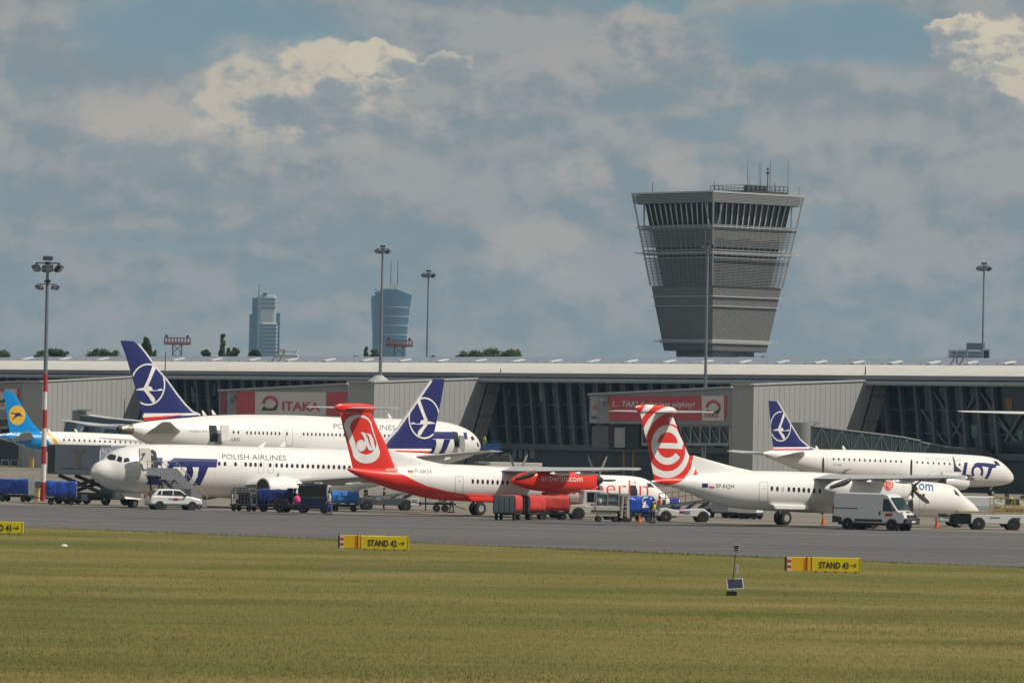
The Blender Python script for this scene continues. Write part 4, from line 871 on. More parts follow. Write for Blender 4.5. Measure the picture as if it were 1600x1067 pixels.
def crane_mark(cx, cy, rx, ry, mir=1):
    P = lambda pts: poly2d([(cx + u * rx * mir, cy - v * ry) for u, v in pts])
    return [P([(.27, .90), (.45, .77), (.10, .10), (-.04, -.17), (-.26, -.17), (-.02, .25)]), P([(-.78, -.27), (-.5, -.19), (-.26, -.15), (.0, -.08), (.18, -.10), (.27, -.21), (.27, -.27), (.55, -.275), (.62, -.22), (.75, -.20), (.9, -.28), (.6, -.30), (.27, -.31), (-.1, -.30), (-.4, -.28)]),
            P([(-.26, -.27), (-.03, -.27), (.37, -.62), (.42, -.76), (.34, -.88), (.2, -.80), (.02, -.56)]), ring2d(cx, cy, rx, ry, .925, 0, 360, 48)]

# --- twin turboprops, 32.8 m, high wing, T tail
def turboprop(cr, nac_m, phase, pale):
    root = cr.root; sd = cr.side; first = set(bpy.data.objects)
    for y in (-1, 1):                                   # wings, tailplane
        cr.foil([((-13.1, 0, 3.78), (-16.3, 0, 3.66)), ((-13.1, y * 4.6, 3.80), (-16.3, y * 4.6, 3.70)), ((-14.7, y * 14.2, 4.05), (-16.15, y * 14.2, 3.98))], grey_p, 'wing', .15)
        b = MB(); b.loft([[(-15.6 + q[0], y * 9.3 + q[1], 3.62 + q[2]) for q in ring] for ring in [[(dx, r * math.cos(a), r * .8 * math.sin(a)) for a in np.linspace(0, 6.283, 8, endpoint=False)] for dx, r in ((.9, .05), (.5, .16), (-.2, .20), (-.9, .12), (-1.1, .03))]]); b.build('flap_fairing', paint, root, smooth=50)
        b = MB(); b.loft([[(-15.6 + q[0], y * 6.6 + q[1], 3.56 + q[2]) for q in ring] for ring in [[(dx, r * math.cos(a), r * .8 * math.sin(a)) for a in np.linspace(0, 6.283, 8, endpoint=False)] for dx, r in ((.9, .05), (.5, .16), (-.2, .20), (-.9, .12), (-1.1, .03))]]); b.build('flap_fairing', paint, root, smooth=50)
        y0 = y * 4.4; b = MB()
        st = [(-10.35, 3.10, .30, .42), (-10.5, 3.05, .52, .62), (-11.2, 2.98, .70, .80), (-12.6, 2.98, .78, .84), (-14.5, 2.98, .76, .82), (-16.4, 3.02, .62, .72), (-17.6, 3.04, .42, .50), (-18.35, 3.0, .16, .20), (-18.55, 2.98, .04, .05)]
        b.loft([[(x, y0 + ry * math.copysign(abs(math.cos(a)) ** .8, math.cos(a)), zc + rz * math.copysign(abs(math.sin(a)) ** .85, math.sin(a))) for a in np.linspace(0, 2 * math.pi, 24, endpoint=False)] for x, zc, ry, rz in st])
        nac = b.build('engine_nacelle', nac_m, root, smooth=50)
        b = MB(); b.loft([[(x, y0 + r * math.cos(a), 2.42 + r * .62 * math.sin(a)) for a in np.linspace(0, 2 * math.pi, 16, endpoint=False)] for x, r in ((-10.25, .34), (-10.4, .46), (-11.4, .5), (-12.6, .2))]); b.build('air_intake', nac_m, nac, smooth=50)
        b = MB(); b.loft([[(-10.18, y0 + r * math.cos(a), 2.42 + r * .62 * math.sin(a)) for a in np.linspace(0, 2 * math.pi, 16, endpoint=False)] for r in (.33, .02)]); b.build('intake_mouth', lead, nac)
        b = MB(); pts = [(-18.2, y0 + sd * .20, 3.12), (-17.6, y0 + sd * .36, 3.30), (-17.0, y0 + sd * .52, 3.52), (-16.6, y0 + sd * .56, 3.66)]
        for (p, q), (ra, rb) in zip(zip(pts[:-1], pts[1:]), ((.10, .16), (.16, .17), (.17, .12))): b.cyl(p, q, ra, rb, 10)
        b.build('exhaust_pipe', lead, nac, smooth=60)
        b = MB(); b.slab([(-13.0, y0 - .3, 2.15), (-15.2, y0 - .3, 2.2), (-15.25, y0 - .34, 1.92), (-13.4, y0 - .34, 1.88)], Vector((0, .06, 0))); b.slab([(-13.0, y0 + .3, 2.15), (-15.2, y0 + .3, 2.2), (-15.25, y0 + .34, 1.92), (-13.4, y0 + .34, 1.88)], Vector((0, -.06, 0))); b.build('gear_door', nac_m, nac)
        # propeller: spinner with six feathered blades
        pr = MB(); pr.loft([[(x, y0 + r * math.cos(a), 3.1 + r * math.sin(a)) for a in np.linspace(0, 2 * math.pi, 18, endpoint=False)] for x, r in ((-10.32, .40), (-10.1, .40), (-9.85, .33), (-9.6, .2), (-9.45, .03))]); p = pr.build('propeller', lead, root, smooth=50)
        for k in range(6):
            a = math.pi / 3 * k + phase; e = Vector((0, math.cos(a), math.sin(a))); ch = Vector((1, 0, 0)) * .92 + e.cross(Vector((1, 0, 0))) * .38; nn = e.cross(ch).normalized(); c0 = Vector((-10.05, y0, 3.1)); rg = []
            for rr, w, t in ((.3, .10, .09), (.6, .13, .07), (1.1, .21, .05), (1.6, .22, .035), (1.95, .15, .02), (2.05, .04, .01)): c = c0 + e * rr; rg.append([c - ch * w, c + nn * t, c + ch * w, c - nn * t])
            MB().loft(rg).build('blade', lead if k != pale else sunlit_blade, p, smooth=70)
    for o in bpy.data.objects:                          # wing group sits a little aft and lower
        if o not in first and o.type == 'MESH' and o.parent == root:
            for q in [o] + kids(o): q.data.transform(Matrix.Translation((-1.5, 0, -.28)))
    for y in (-1, 1): cr.gear(-15.5, y * 4.4, 2.4, .52, .32, .27)
    cr.gear(-2.3, 0, 1.3, .32, .2, .2)
    for q in (-.32, .32): b = MB(); b.slab([(-1.6, q, 1.25), (-3.3, q, 1.2), (-3.2, q * 1.5, .62), (-1.8, q * 1.5, .62)], Vector((0, .04, 0))); b.build('nose_gear_door', paint, root)
HD = D1
# red and white turboprop
A = Craft('turboprop_airliner', 'red and white turboprop with red T tail and red carts under its wing', (1047, 790), 430.5, HD, -1)
ftop = [(544, 731), (556, 731.2), (580, 732), (610, 731), (640, 728), (700, 725.5), (760, 728), (860, 734), (940, 741.5), (980, 743), (999, 745.5), (1010, 750), (1022, 760), (1030, 766), (1041, 775), (1046, 783)]
fbot = [(544, 735), (559, 744), (590, 756), (615, 765), (640, 771), (665, 777.5), (690, 781), (727, 783), (800, 786), (900, 789.5), (1000, 793), (1030, 793), (1041, 790), (1046, 785)]
def band_paint(name, pts, upper, lower, cr, edge_lo=None):
    """two-tone livery: the colour changes below a curve z(x) given in craft coordinates"""
    M = bpy.data.materials.new(name); M.use_nodes = True; nt = M.node_tree; N = nt.nodes; Lk = nt.links; b = N['Principled BSDF']; b.inputs['Roughness'].default_value = .32
    q = [cr.L(x, y, cr.side * 1.3) for x, y in pts]; q.sort(key=lambda p: p.x); xs = [p.x for p in q]; x0, x1 = xs[0] - .01, xs[-1] + .01
    tc = N.new('ShaderNodeTexCoord'); sp = N.new('ShaderNodeSeparateXYZ'); Lk.new(tc.outputs['Object'], sp.inputs[0])
    mr = N.new('ShaderNodeMapRange'); Lk.new(sp.outputs[0], mr.inputs[0]); mr.inputs[1].default_value = x0; mr.inputs[2].default_value = x1
    cr_ = N.new('ShaderNodeValToRGB'); Lk.new(mr.outputs[0], cr_.inputs[0]); el = cr_.color_ramp.elements
    for i, p in enumerate(q):
        e = el[i] if i < 2 else el.new(1.0)
        e.position = (p.x - x0) / (x1 - x0); v = max(0, p.z / 10); e.color = (v, v, v, 1)
    lt = N.new('ShaderNodeMath'); lt.operation = 'MULTIPLY_ADD'; Lk.new(cr_.outputs[0], lt.inputs[0]); lt.inputs[1].default_value = 10; 
    ng = N.new('ShaderNodeMath'); ng.operation = 'MULTIPLY'; Lk.new(sp.outputs[2], ng.inputs[0]); ng.inputs[1].default_value = -1; Lk.new(ng.outputs[0], lt.inputs[2])
    st = N.new('ShaderNodeMapRange'); Lk.new(lt.outputs[0], st.inputs[0]); st.inputs[1].default_value = -.012; st.inputs[2].default_value = .012
    mx = N.new('ShaderNodeMix'); mx.data_type = 'RGBA'; Lk.new(st.outputs[0], mx.inputs[0]); mx.inputs[6].default_value = (*upper, 1); mx.inputs[7].default_value = (*lower, 1)
    Lk.new(mx.outputs[2], b.inputs['Base Color']); return M
WHITE = (.80, .79, .765); RED = (.72, .035, .022)
redbelly = band_paint('red_belly_paint', [(543, 700), (608, 700), (617, 729), (625, 733), (637.5, 741), (652, 750), (671, 759), (702, 767.5), (740, 773.5), (800, 778), (900, 784), (1000, 790), (1047, 794)], WHITE, RED, A)
fus = A.body(ftop, fbot, redbelly, .96)
fin = A.fin([((619, 733), (552, 735)), ((604, 696), (543, 697)), ((592.5, 672.5), (537, 673)), ((579, 644), (531, 645))], redp, th=.10)
A.fin([((712, 729), (600, 736)), ((664, 719), (600, 722)), ((628, 708), (600, 710)), ((612, 703), (600, 704))], paint, 'dorsal_fin', .055)
A.body([(523, 634), (530, 630), (560, 630), (583, 633), (587, 637)], [(523, 638), (530, 643), (560, 644), (580, 644.5), (587, 640)], redp, .55, 'tail_bullet', 16, nseg=16)
for y in (-1, 1): A.foil([((-30.4, 0, 7.75), (-32.2, 0, 7.72)), ((-31.0, y * 4.65, 7.78), (-32.1, y * 4.65, 7.76))], grey_p if y == -1 else grey_p, 'tailplane', .11)
turboprop(A, redp, 0.0, 2)
def belly(cr, pts, m):
    b = MB(); b.slab([cr.L(x, y, -1.25) for x, y in pts], Vector((0, .7, .05))); b.build('belly_fairing', m, cr.root, bevel=.06)
belly(A, [(732, 775.5), (776, 777.5), (774, 784), (737, 782.5)], redp)
sA = mesh_surf(fus); sF = mesh_surf(fin)
A.windows([(731 + 7.75 * k, 751.5 + .30 * k) for k in range(1, 9)], 3.6, 7.0, sA, .03)
A.outline('cabin_door', 717.5, 759, 13, 31, sA, .55, .02); A.mark('door_handle', poly2d(rrect(718, 751, 3, 1, .4)), sA, line_m)
A.mark('lettering', text_px('D-ABQA', (648, 739), (675, 740), 5.6), sA, dtext)
for i, (c, nm_) in enumerate((((.02, .02, .02), 'flag_black'), ((.6, .03, .02), 'flag_red'), ((.75, .5, .05), 'flag_gold'))): A.mark('flag_stripe', poly2d([(637, 735 + 1.8 * i), (646, 735.2 + 1.8 * i), (646, 737 + 1.8 * i), (637, 736.8 + 1.8 * i)]), sA, mat(nm_, c, .4))
A.mark('lettering', text_px('airberlin', (886, 771.5), (1013, 774), 24, bold=-.012), sA, redp)
A.mark('cabin_door_opening', poly2d([(984, 758), (993, 758), (995.5, 766), (996, 774), (985, 774)]), sA, inner, .02)
for pts in ([(1010.5, 755), (1016, 755), (1022, 761), (1012, 761)],): A.mark('cockpit_window', poly2d(pts), sA, win_m, .02)
A.mark('cargo_panel', poly2d(rrect(612, 733.6, 19, 4, .6)), sA, mat('pale_red_panel', (.55, .30, .28), .5))
# fin emblem: pale loop with a script letter
def capsule(x0, y0, x1, y1, r0x, r0y, r1x, r1y, n=14):
    a = [(x0 + r0x * math.cos(t), y0 - r0y * math.sin(t)) for t in np.linspace(0, math.pi, n)]; b = [(x1 - r1x * math.cos(t), y1 + r1y * math.sin(t)) for t in np.linspace(0, math.pi, n)]; return a + b
clipA = [(617, 728), (592.6, 672), (579.5, 646), (532, 646), (552.5, 728)]
oo = capsule(559, 665, 572, 706, 22, 17.5, 21.5, 18); ii = capsule(563, 668, 571.5, 692, 16.5, 16, 16.5, 18)
A.mark('tail_emblem', clip2d(poly2d(oo, ii), clipA), sF, wtext, .02)
A.mark('tail_emblem', merge2d(disc2d(564, 696, 7.6, 9), poly2d([(563, 675), (570, 676), (574, 684), (577, 694), (583, 704), (576, 703), (571, 694), (568, 683)]), poly2d([(572, 676.5), (579, 678), (583, 686), (586, 700), (586, 706), (581, 700), (578, 690), (576, 682)])), sF, wtext, .025)
nacA = mesh_surf(*[o for o in kids(A.root) if o.name.startswith('engine_nacelle')])
A.mark('lettering', text_px('airberlin.com', (845.5, 750.5), (910, 752.5), 9.6, bold=.004), nacA, wtext)
# white turboprop with red swirl tail
Bc = Craft('turboprop_airliner', 'white turboprop with red and white swirl on its T tail, white van parked beside it', (1530, 800), 411, HD, -1)
et = [(1017, 751), (1030, 748), (1060, 744), (1100, 739.5), (1180, 735.5), (1260, 737), (1330, 742), (1400, 749), (1450, 752.5), (1478, 756), (1488, 760.5), (1495, 768), (1503, 774.5), (1513, 782), (1522, 790), (1529, 798)]
eb = [(1017, 754), (1035, 757), (1051, 761), (1082, 772), (1112, 785), (1145, 793), (1207, 798), (1300, 802), (1430, 807), (1491, 808.5), (1512, 807.5), (1524, 804), (1529, 800)]
def swirl_paint(cr, name, limit):
    M = bpy.data.materials.new(name); M.use_nodes = True; nt = M.node_tree; N = nt.nodes; Lk = nt.links; b = N['Principled BSDF']; b.inputs['Roughness'].default_value = .32
    c = cr.L(1042.5, 695); u = (cr.L(1042.5, 705) - c).length / 10
    def mt(op, a, bb=None, cl=False):
        n = N.new('ShaderNodeMath'); n.operation = op; n.use_clamp = cl
        for s_, v in ((n.inputs[0], a), (n.inputs[1], bb)):
            if v is None: continue
            if isinstance(v, (int, float)): s_.default_value = v
            else: Lk.new(v, s_)
        return n.outputs[0]
    tc = N.new('ShaderNodeTexCoord'); sp = N.new('ShaderNodeSeparateXYZ'); Lk.new(tc.outputs['Object'], sp.inputs[0])
    dx = mt('SUBTRACT', sp.outputs[0], c.x); dz = mt('SUBTRACT', sp.outputs[2], c.z)
    r = mt('DIVIDE', mt('SQRT', mt('ADD', mt('MULTIPLY', dx, dx), mt('MULTIPLY', dz, dz))), u)
    th = mt('ARCTAN2', mt('MULTIPLY', dx, -1), mt('MULTIPLY', dz, -1))     # 0 below, growing toward the tail end
    re = mt('SUBTRACT', r, mt('MULTIPLY', th, 2.6))
    k = mt('MODULO', mt('SUBTRACT', re, 30.5), 21.0)
    red = mt('LESS_THAN', k, 10.5); red = mt('MAXIMUM', red, mt('LESS_THAN', r, 32.0))
    if limit: red = mt('MULTIPLY', red, mt('LESS_THAN', re, 63.0))
    mx = N.new('ShaderNodeMix'); mx.data_type = 'RGBA'; Lk.new(red, mx.inputs[0]); mx.inputs[6].default_value = (*WHITE, 1); mx.inputs[7].default_value = (*RED, 1); Lk.new(mx.outputs[2], b.inputs['Base Color']); return M
sw1, sw2 = swirl_paint(Bc, 'red_swirl_paint', True), swirl_paint(Bc, 'red_swirl_fin_paint', False)
fus = Bc.body(et, eb, sw1, .96)
fin = Bc.fin([((1091, 741), (1023, 753)), ((1075, 707.5), (1014.5, 708)), ((1063, 680), (1008, 680)), ((1050, 645), (1000.5, 646))], sw2, th=.10)
Bc.fin([((1195, 739), (1080, 745)), ((1150, 730), (1080, 732)), ((1110, 719), (1078, 720)), ((1082, 711), (1074, 712))], sw1, 'dorsal_fin', .05)
bo = MB(); l0, l1 = Bc.L(1052, 650), Bc.L(1075.5, 708.5); bo.bar(l0 + Vector((.02, 0, 0)), l1 + Vector((.02, 0, 0)), .16, .12); bo.build('deicing_boot', lead, Bc.root)
Bc.body([(993, 635), (999, 632), (1030, 632.8), (1052, 637), (1057, 641)], [(993, 640), (1000, 645), (1030, 646), (1050, 647.5), (1057, 644)], sw2, .55, 'tail_bullet', 16, nseg=16)
for y in (-1, 1): Bc.foil([((-30.4, 0, 7.80), (-32.2, 0, 7.77)), ((-31.0, y * 4.65, 7.83), (-32.1, y * 4.65, 7.81))], grey_p, 'tailplane', .11)
turboprop(Bc, paint, math.pi / 6, 9)
belly(Bc, [(1207, 787.5), (1263, 789.5), (1265, 796.5), (1212, 795.5)], paint)
sB = mesh_surf(fus); sF = mesh_surf(fin)
e1 = ring2d(1042.5, 695, 25, 31, .645, 0, 322, 50); bar = poly2d([(1026, 691.5), (1066.5, 692.5), (1065.5, 701.5), (1025.5, 699.8)])
Bc.mark('tail_emblem', clip2d(merge2d(e1), [(1091, 741), (1075, 707.5), (1051, 650), (1002, 650), (1023, 752)]), sF, wtext, .02); Bc.mark('tail_emblem', bar, sF, wtext, .023)
Bc.windows([(1206, 763), (1214.6, 763.5), (1232.5, 764.2), (1240.4, 764.6), (1248.3, 765), (1256, 765.4), (1263.6, 765.8), (1272, 766.4), (1281, 767), (1417.5, 773), (1426, 773.6)], 4.0, 7.4, sB, .03)
Bc.windows([(1442.8, 774.2)], 3.4, 6, sB, .03); Bc.windows([(1223.3, 764)], 4.0, 7.4, sB, .03, m=mat('window_blind', (.45, .45, .43), .5))
Bc.outline('cabin_door', 1193, 769, 14, 34, sB); Bc.mark('door_handle', poly2d(rrect(1194, 763, 3, 1, .4)), sB, line_m); Bc.outline('service_door', 1441, 784, 9, 26, sB, .4)
Bc.mark('lettering', text_px('SP-EQH', (1118.5, 761.5), (1147, 762.5), 6), sB, dtext)
Bc.mark('flag_blue', poly2d([(1097, 755), (1106, 755.2), (1106, 761.3), (1097, 761)]), sB, navy); Bc.mark('flag_white', poly2d([(1108, 756.4), (1116, 756.6), (1116, 759.5), (1108, 759.2)]), sB, wtext); Bc.mark('flag_red', poly2d([(1108, 759.3), (1116, 759.6), (1116, 762.4), (1108, 762.1)]), sB, redp)
Bc.mark('lettering', text_px('eurolot', (1362, 764), (1424, 763), 15, bold=.01), sB, mat('blue_lettering', (.02, .10, .28), .4)); Bc.mark('lettering', text_px('.com', (1424, 763.5), (1458, 767), 15, bold=.012), sB, mat('blue_lettering', (.02, .10, .28), .4)); Bc.mark('nose_emblem', disc2d(1432, 768, 4, 4.5), sB, mat('pink_marking', (.75, .35, .33), .4))
for pts in ([(1490, 763.5), (1495.5, 769), (1500, 775), (1492.5, 772)],): Bc.mark('cockpit_window', poly2d(pts), sB, win_m, .02)
nacB = mesh_surf(*[o for o in kids(Bc.root) if o.name.startswith('engine_nacelle')])
Bc.mark('engine_emblem', merge2d(ring2d(1388, 757, 7.5, 9.2, .83), ring2d(1388, 757.5, 4.9, 6.2, .72)), nacB, redp); Bc.mark('engine_emblem', merge2d(ring2d(1387.5, 757.5, 3.2, 4, .55, 0, 310), poly2d([(1384.5, 757), (1390.7, 757), (1390.7, 758.4), (1384.5, 758.4)])), nacB, redp)

def jet_wing(cr, m, pts, name='wing', th=.12): return cr.foil(pts, m, name, th)
def jet_engine(cr, x, y, z, r, l, m, lip):
    b = MB(); st = ((0, .90), (-.05 * l, .98), (-.2 * l, 1.03), (-.5 * l, 1.0), (-.8 * l, .80), (-l, .58))
    b.loft([[(x + dx, y + r * k * math.cos(a), z + r * k * math.sin(a)) for a in np.linspace(0, 2 * math.pi, 26, endpoint=False)] for dx, k in st]); e = b.build('engine_nacelle', m, cr.root, smooth=50)
    b = MB(); b.loft([[(x + dx, y + r * k * math.cos(a), z + r * k * math.sin(a)) for a in np.linspace(0, 2 * math.pi, 26, endpoint=False)] for dx, k in ((.02, .90), (.08, .84), (.0, .76), (-.3, .74))], cap=False); b.build('inlet_lip', metal, e, smooth=60)
    b = MB(); b.cyl((x + .012, y, z), (x + .02, y, z), r * .78, n=24); b.build('inlet_fan', lead, e)
    b = MB(); b.loft([[(x - l + dx, y + r * k * math.cos(a), z + r * k * math.sin(a)) for a in np.linspace(0, 2 * math.pi, 16, endpoint=False)] for dx, k in ((.3, .5), (-.3, .42), (-.9, .12))]); b.build('exhaust_cone', mat('exhaust_metal', (.22, .21, .20), .4, .6), e, smooth=50)
    b = MB(); b.slab([(x - .3 * l, y - .15, z + r * .8), (x - l, y - .15, z + r * .6), (x - l * 1.1, y - .15, z + r * 1.35), (x - .35 * l, y - .15, z + r * 1.3)], Vector((0, .3, 0))); b.build('pylon', m, e)

# --- white twin jet in the left foreground, nose to the left
Ca = Craft('twin_jet_airliner', 'white twin jet facing left with air stairs at its open front door', (143, 738), 428, -D1, 1)
ct = [(143, 735), (149, 725), (156, 720.5), (165, 716.5), (170, 711), (176, 705.5), (187, 700.5), (197, 697.8), (210, 695.8), (232, 694), (277, 694), (345, 696), (480, 699.6), (528, 701), (600, 704), (640, 706), (680, 709.5), (703, 714)]
cb = [(143, 741), (149, 749), (158, 756), (176, 765), (210, 770), (255, 773), (322, 776), (400, 780), (480, 777.5), (520, 773), (560, 766), (600, 756), (650, 737), (690, 722), (703, 717)]
fus = Ca.body(ct, cb, paint, .95)
fin = Ca.fin([((592, 707), (673, 708)), ((606, 686), (675, 693)), ((619, 672), (677.5, 680)), ((639, 644), (684.5, 648)), ((654, 622), (689.5, 624)), ((673, 595), (694.5, 594)), ((676, 592), (694, 592))], navy)
sA = mesh_surf(fus); sF = mesh_surf(fin)
edge_strip(Ca, [(596, 700), (606, 686), (619.3, 672), (639.3, 644), (654.3, 622), (673.2, 595)], .13)
clipC = [(596, 706), (674, 594), (695, 594), (673, 706)]
for vf in crane_mark(662.5, 653, 24.5, 32.5, -1): Ca.mark('tail_emblem', clip2d(vf, clipC), sF, wtext, .03, 3)
Ca.mark('base_stripe_white', clip2d(poly2d([(604, 700.8), (675, 700.8), (674, 704.6), (602, 703.4)]), clipC), sF, wtext, .03); Ca.mark('base_stripe_red', clip2d(poly2d([(602, 703.4), (674, 704.6), (673, 709), (640, 707.3)]), [(590, 700), (676, 700), (673, 709), (600, 709)]), sF, redp, .032)
# wings (port visible), tailplane, engines
for y in (1, -1):
    jet_wing(Ca, grey_p, [((-12.6, 0, 1.75), (-20.6, 0, 1.6)), ((-13.6, y * 1.9, 1.85), (-20.6, y * 1.9, 1.75)), ((-16.6, y * 6.2, 2.3), (-20.7, y * 6.2, 2.2)), ((-21.3, y * 14.4, 3.1), (-22.9, y * 14.4, 3.05))])
    Ca.foil([((-31.2, 0, 4.1), (-34.9, 0, 4.1)), ((-34.2, y * 6.3, 4.75), (-35.7, y * 6.3, 4.72))], grey_p, 'tailplane', .09)
    jet_engine(Ca, -12.7, y * 4.83, 1.52, .98, 4.3, paint, metal)
    Ca.gear(-18.3, y * 2.6, 2.0, .53, .36, .42)
    b = MB(); b.slab([(-2.6, y * .35, 1.15), (-4.4, y * .35, 1.1), (-4.3, y * .6, .62), (-2.8, y * .6, .66)], Vector((0, .04, 0))); b.build('nose_gear_door', paint, Ca.root)
    for yy in (4.9, 7.8, 10.5):
        b = MB(); zz_ = 1.95 + .1 * (yy - 4); xx = -19.6 - .22 * (yy - 4); b.loft([[(xx + dx, y * yy + r * math.cos(a), zz_ + r * math.sin(a)) for a in np.linspace(0, 6.283, 8, endpoint=False)] for dx, r in ((.8, .04), (.3, .17), (-.8, .17), (-1.7, .04))]); b.build('flap_fairing', grey_p, Ca.root, smooth=50)
Ca.gear(-3.95, 0, 1.3, .34, .2, .22)
b = MB(); p = Ca.L(436, 697); b.slab([p, p + Vector((-.6, 0, 0)), p + Vector((-.62, 0, .42)), p + Vector((-.5, 0, .42))], Vector((0, .04, 0))); b.build('antenna', wtext, Ca.root)
b = MB(); p = Ca.L(402, 698.5); b.slab([p, p + Vector((-.5, 0, 0)), p + Vector((-.9, 0, .4)), p + Vector((-.7, 0, .42))], Vector((0, .04, 0))); b.build('antenna', wtext, Ca.root)
for pts in ([(167, 713.5), (172, 709), (182, 714 - 2.8), (180, 719), (170, 718)], [(182, 719.3), (185.5, 712), (191, 714.5), (190, 722), (186, 721.2)], [(193, 722.4), (194.3, 716), (200, 714.8), (203, 718), (202, 721)]): Ca.mark('cockpit_window', poly2d(pts), sA, win_m, .015, 3)
Ca.windows([(342.5, 724.2), (351.5, 724.5), (368, 725), (383.8, 725.4), (391.6, 725.6), (399.2, 725.8), (407.5, 726), (422.2, 726.5)] + [(432 + 8.15 * k, 726.8 + .24 * k) for k in range(15)] + [(556 + 8.2 * k, 730.4 + .24 * k) for k in range(8)], 4.0, 6.6, sA, .025)
Ca.windows([(263.5 + 8.2 * k, 722 + .22 * k) for k in range(9)], 3.4, 5.2, sA, .025, m=mat('navy_window', (.035, .045, .16), .25))
for x in (408, 423): Ca.outline('overwing_exit', x, 729.5, 9.2, 18, sA, .45)
nv = navy
T_ = merge2d(poly2d([(262, 729), (266, 719.5), (272, 715.2), (339.8, 717.3), (338.3, 729.8)]),)
Ca.mark('lettering', T_, sA, nv, .016); Ca.mark('lettering', poly2d([(311, 729), (325.5, 729.4), (319, 745), (312.5, 758), (301, 757.6), (308.5, 745)]), sA, nv, .016)
Ca.mark('lettering', merge2d(ring2d(281, 737, 21, 19.5, .60, 0, 360, 44), poly2d([(262, 729), (268, 726), (268, 744), (262, 744)]), poly2d([(293, 729), (300, 729), (301, 742), (296, 752), (284, 757), (288, 745)])), sA, nv, .016)
Ca.mark('lettering', poly2d([(246, 714.5), (254, 715), (252.5, 727), (246, 726.5)]), sA, nv, .016); Ca.mark('lettering', poly2d([(234, 745), (246, 746), (258, 757.2), (228, 756.4)]), sA, nv, .016)
Ca.mark('lettering', text_px('POLISH AIRLINES', (347, 717), (447, 719.3), 8.0), sA, dtext); Ca.mark('lettering', text_px('SP-LLE', (590, 746 - 14), (612, 746.6 - 14), 4), sA, dtext)
for pts in ([(196, 738.5), (201, 735.5), (201.4, 736.2), (196.3, 739.3)], [(195, 752), (201, 743), (201.6, 743.4), (195.6, 752.4)]): Ca.mark('panel_seam', poly2d(pts), sA, line_m)
Ca.mark('door_opening', poly2d([(233, 703.5), (239, 702.5), (243.5, 706), (246, 718), (247, 730), (236, 731)]), sA, inner, .02)
b = MB(); dp = [Ca.L(x, y, 2.2) for x, y in ((216, 701), (219, 699), (232, 699), (234, 702), (235, 729), (233, 735), (221, 735), (217, 722))]; b.slab(dp, Vector((0, .14, 0))); dr = b.build('open_door', mat('door_inner', (.66, .63, .57), .5), Ca.root, bevel=.05)
b = MB(); q = [Ca.L(x, y, 2.36) for x, y in ((221, 724), (229, 727), (232, 733), (223, 732.5))]; b.slab(q, Vector((0, .12, 0))); b.build('slide_pack', wtext, dr)
b = MB(); b.bar(Ca.L(222, 709, 2.36), Ca.L(227, 708, 2.36), .08); b.bar(Ca.L(224, 712, 2.36), Ca.L(221, 718, 2.36), .08); b.bar(Ca.L(226, 709, 2.36), Ca.L(224, 713, 2.36), .06); b.build('door_handle', dtext, dr)
for ya, yb in ((708, 711), (722, 724)): b = MB(); b.bar(Ca.L(234, ya, 2.1), Ca.L(238, yb, 1.75), .12); b.build('door_hinge', gear_m, dr)

# --- wide-body jet behind, nose to the right
W = Craft('wide_body_airliner', 'large white wide body jet with tall blue tail fin, standing behind the left twin jet', (748, 697), 713, HD, -1)
wt = [(187, 668), (204, 663), (230, 658), (280, 652.3), (330, 649), (380, 647.6), (462, 648.5), (528, 651.5), (616, 654), (660, 655.6), (686, 658), (707, 662.5), (726, 670), (737, 678), (745, 688), (750, 697)]
wb = [(187, 671), (204, 678), (219, 688), (234, 694), (280, 706), (340, 718), (420, 726), (600, 729), (690, 725), (730, 715), (744, 707), (750, 700)]
fus = W.body(wt, wb, paint, .97)
fin = W.fin([((316, 650), (224.5, 660)), ((300, 643), (221.5, 643)), ((289, 632.5), (218.5, 632)), ((275, 615), (213.5, 614)), ((260, 594), (208, 594)), ((242.5, 574), (202, 574)), ((227.5, 552.5), (195.3, 552.5)), ((215.5, 538), (189.8, 538)), ((209, 533), (188, 532))], navy)
sA = mesh_surf(fus); sF = mesh_surf(fin)
clipW = [(304, 648), (215.5, 538), (189, 538), (222.5, 648)]
for vf in crane_mark(231, 600.6, 27, 32.8, 1): W.mark('tail_emblem', clip2d(vf, clipW), sF, wtext, .03, 3)
edge_strip(W, [(215.5, 538), (227.5, 552.5), (242.5, 574), (260, 594), (275, 615), (289, 632.5), (300, 643), (312, 648)], .20)
W.mark('base_stripe_white', poly2d([(221.8, 645.5), (302, 645.5), (310, 648), (223.5, 652.5)]), sF, wtext, .03); W.mark('base_stripe_red', poly2d([(223.6, 652), (290, 647.6), (262, 652.5), (224.6, 657.5)]), mesh_surf(fin, fus), redp, .035)
for y in (1, -1):
    W.foil([(W.L(286, 677), W.L(225, 679)), (W.L(266, 659.5, -9.9), W.L(254, 659, -9.9))] if y < 0 else [(W.L(286, 677), W.L(225, 679)), tuple(Vector((p.x, 9.9, p.z)) for p in (W.L(266, 659.5, -9.9), W.L(254, 659, -9.9)))], grey_p, 'tailplane', .09)
    jet_wing(W, grey_p, [((-17, 0, 3.2), (-30, 0, 2.9)), ((-19, y * 3, 3.3), (-30, y * 3, 3.0)), ((-24, y * 10, 3.7), (-31, y * 10, 3.5)), ((-32.5, y * 24, 4.3), (-35.5, y * 24, 4.2)), ((-36.5, y * 29.5, 4.7), (-37.6, y * 29.5, 4.65))])
    jet_engine(W, -17.5, y * 9.75, 2.2, 1.6, 6.5, paint, metal); W.gear(-26.5, y * 4.9, 3.2, .65, .5, .6)
W.gear(-6.2, 0, 2.0, .5, .35, .35)
W.body([(186, 669.5), (196, 665.5), (205, 662.5)], [(186, 670.5), (196, 675), (205, 678.8)], mat('tail_cone_metal', (.30, .26, .20), .4, .5), 1.01, 'tail_cone', 8, nseg=24)
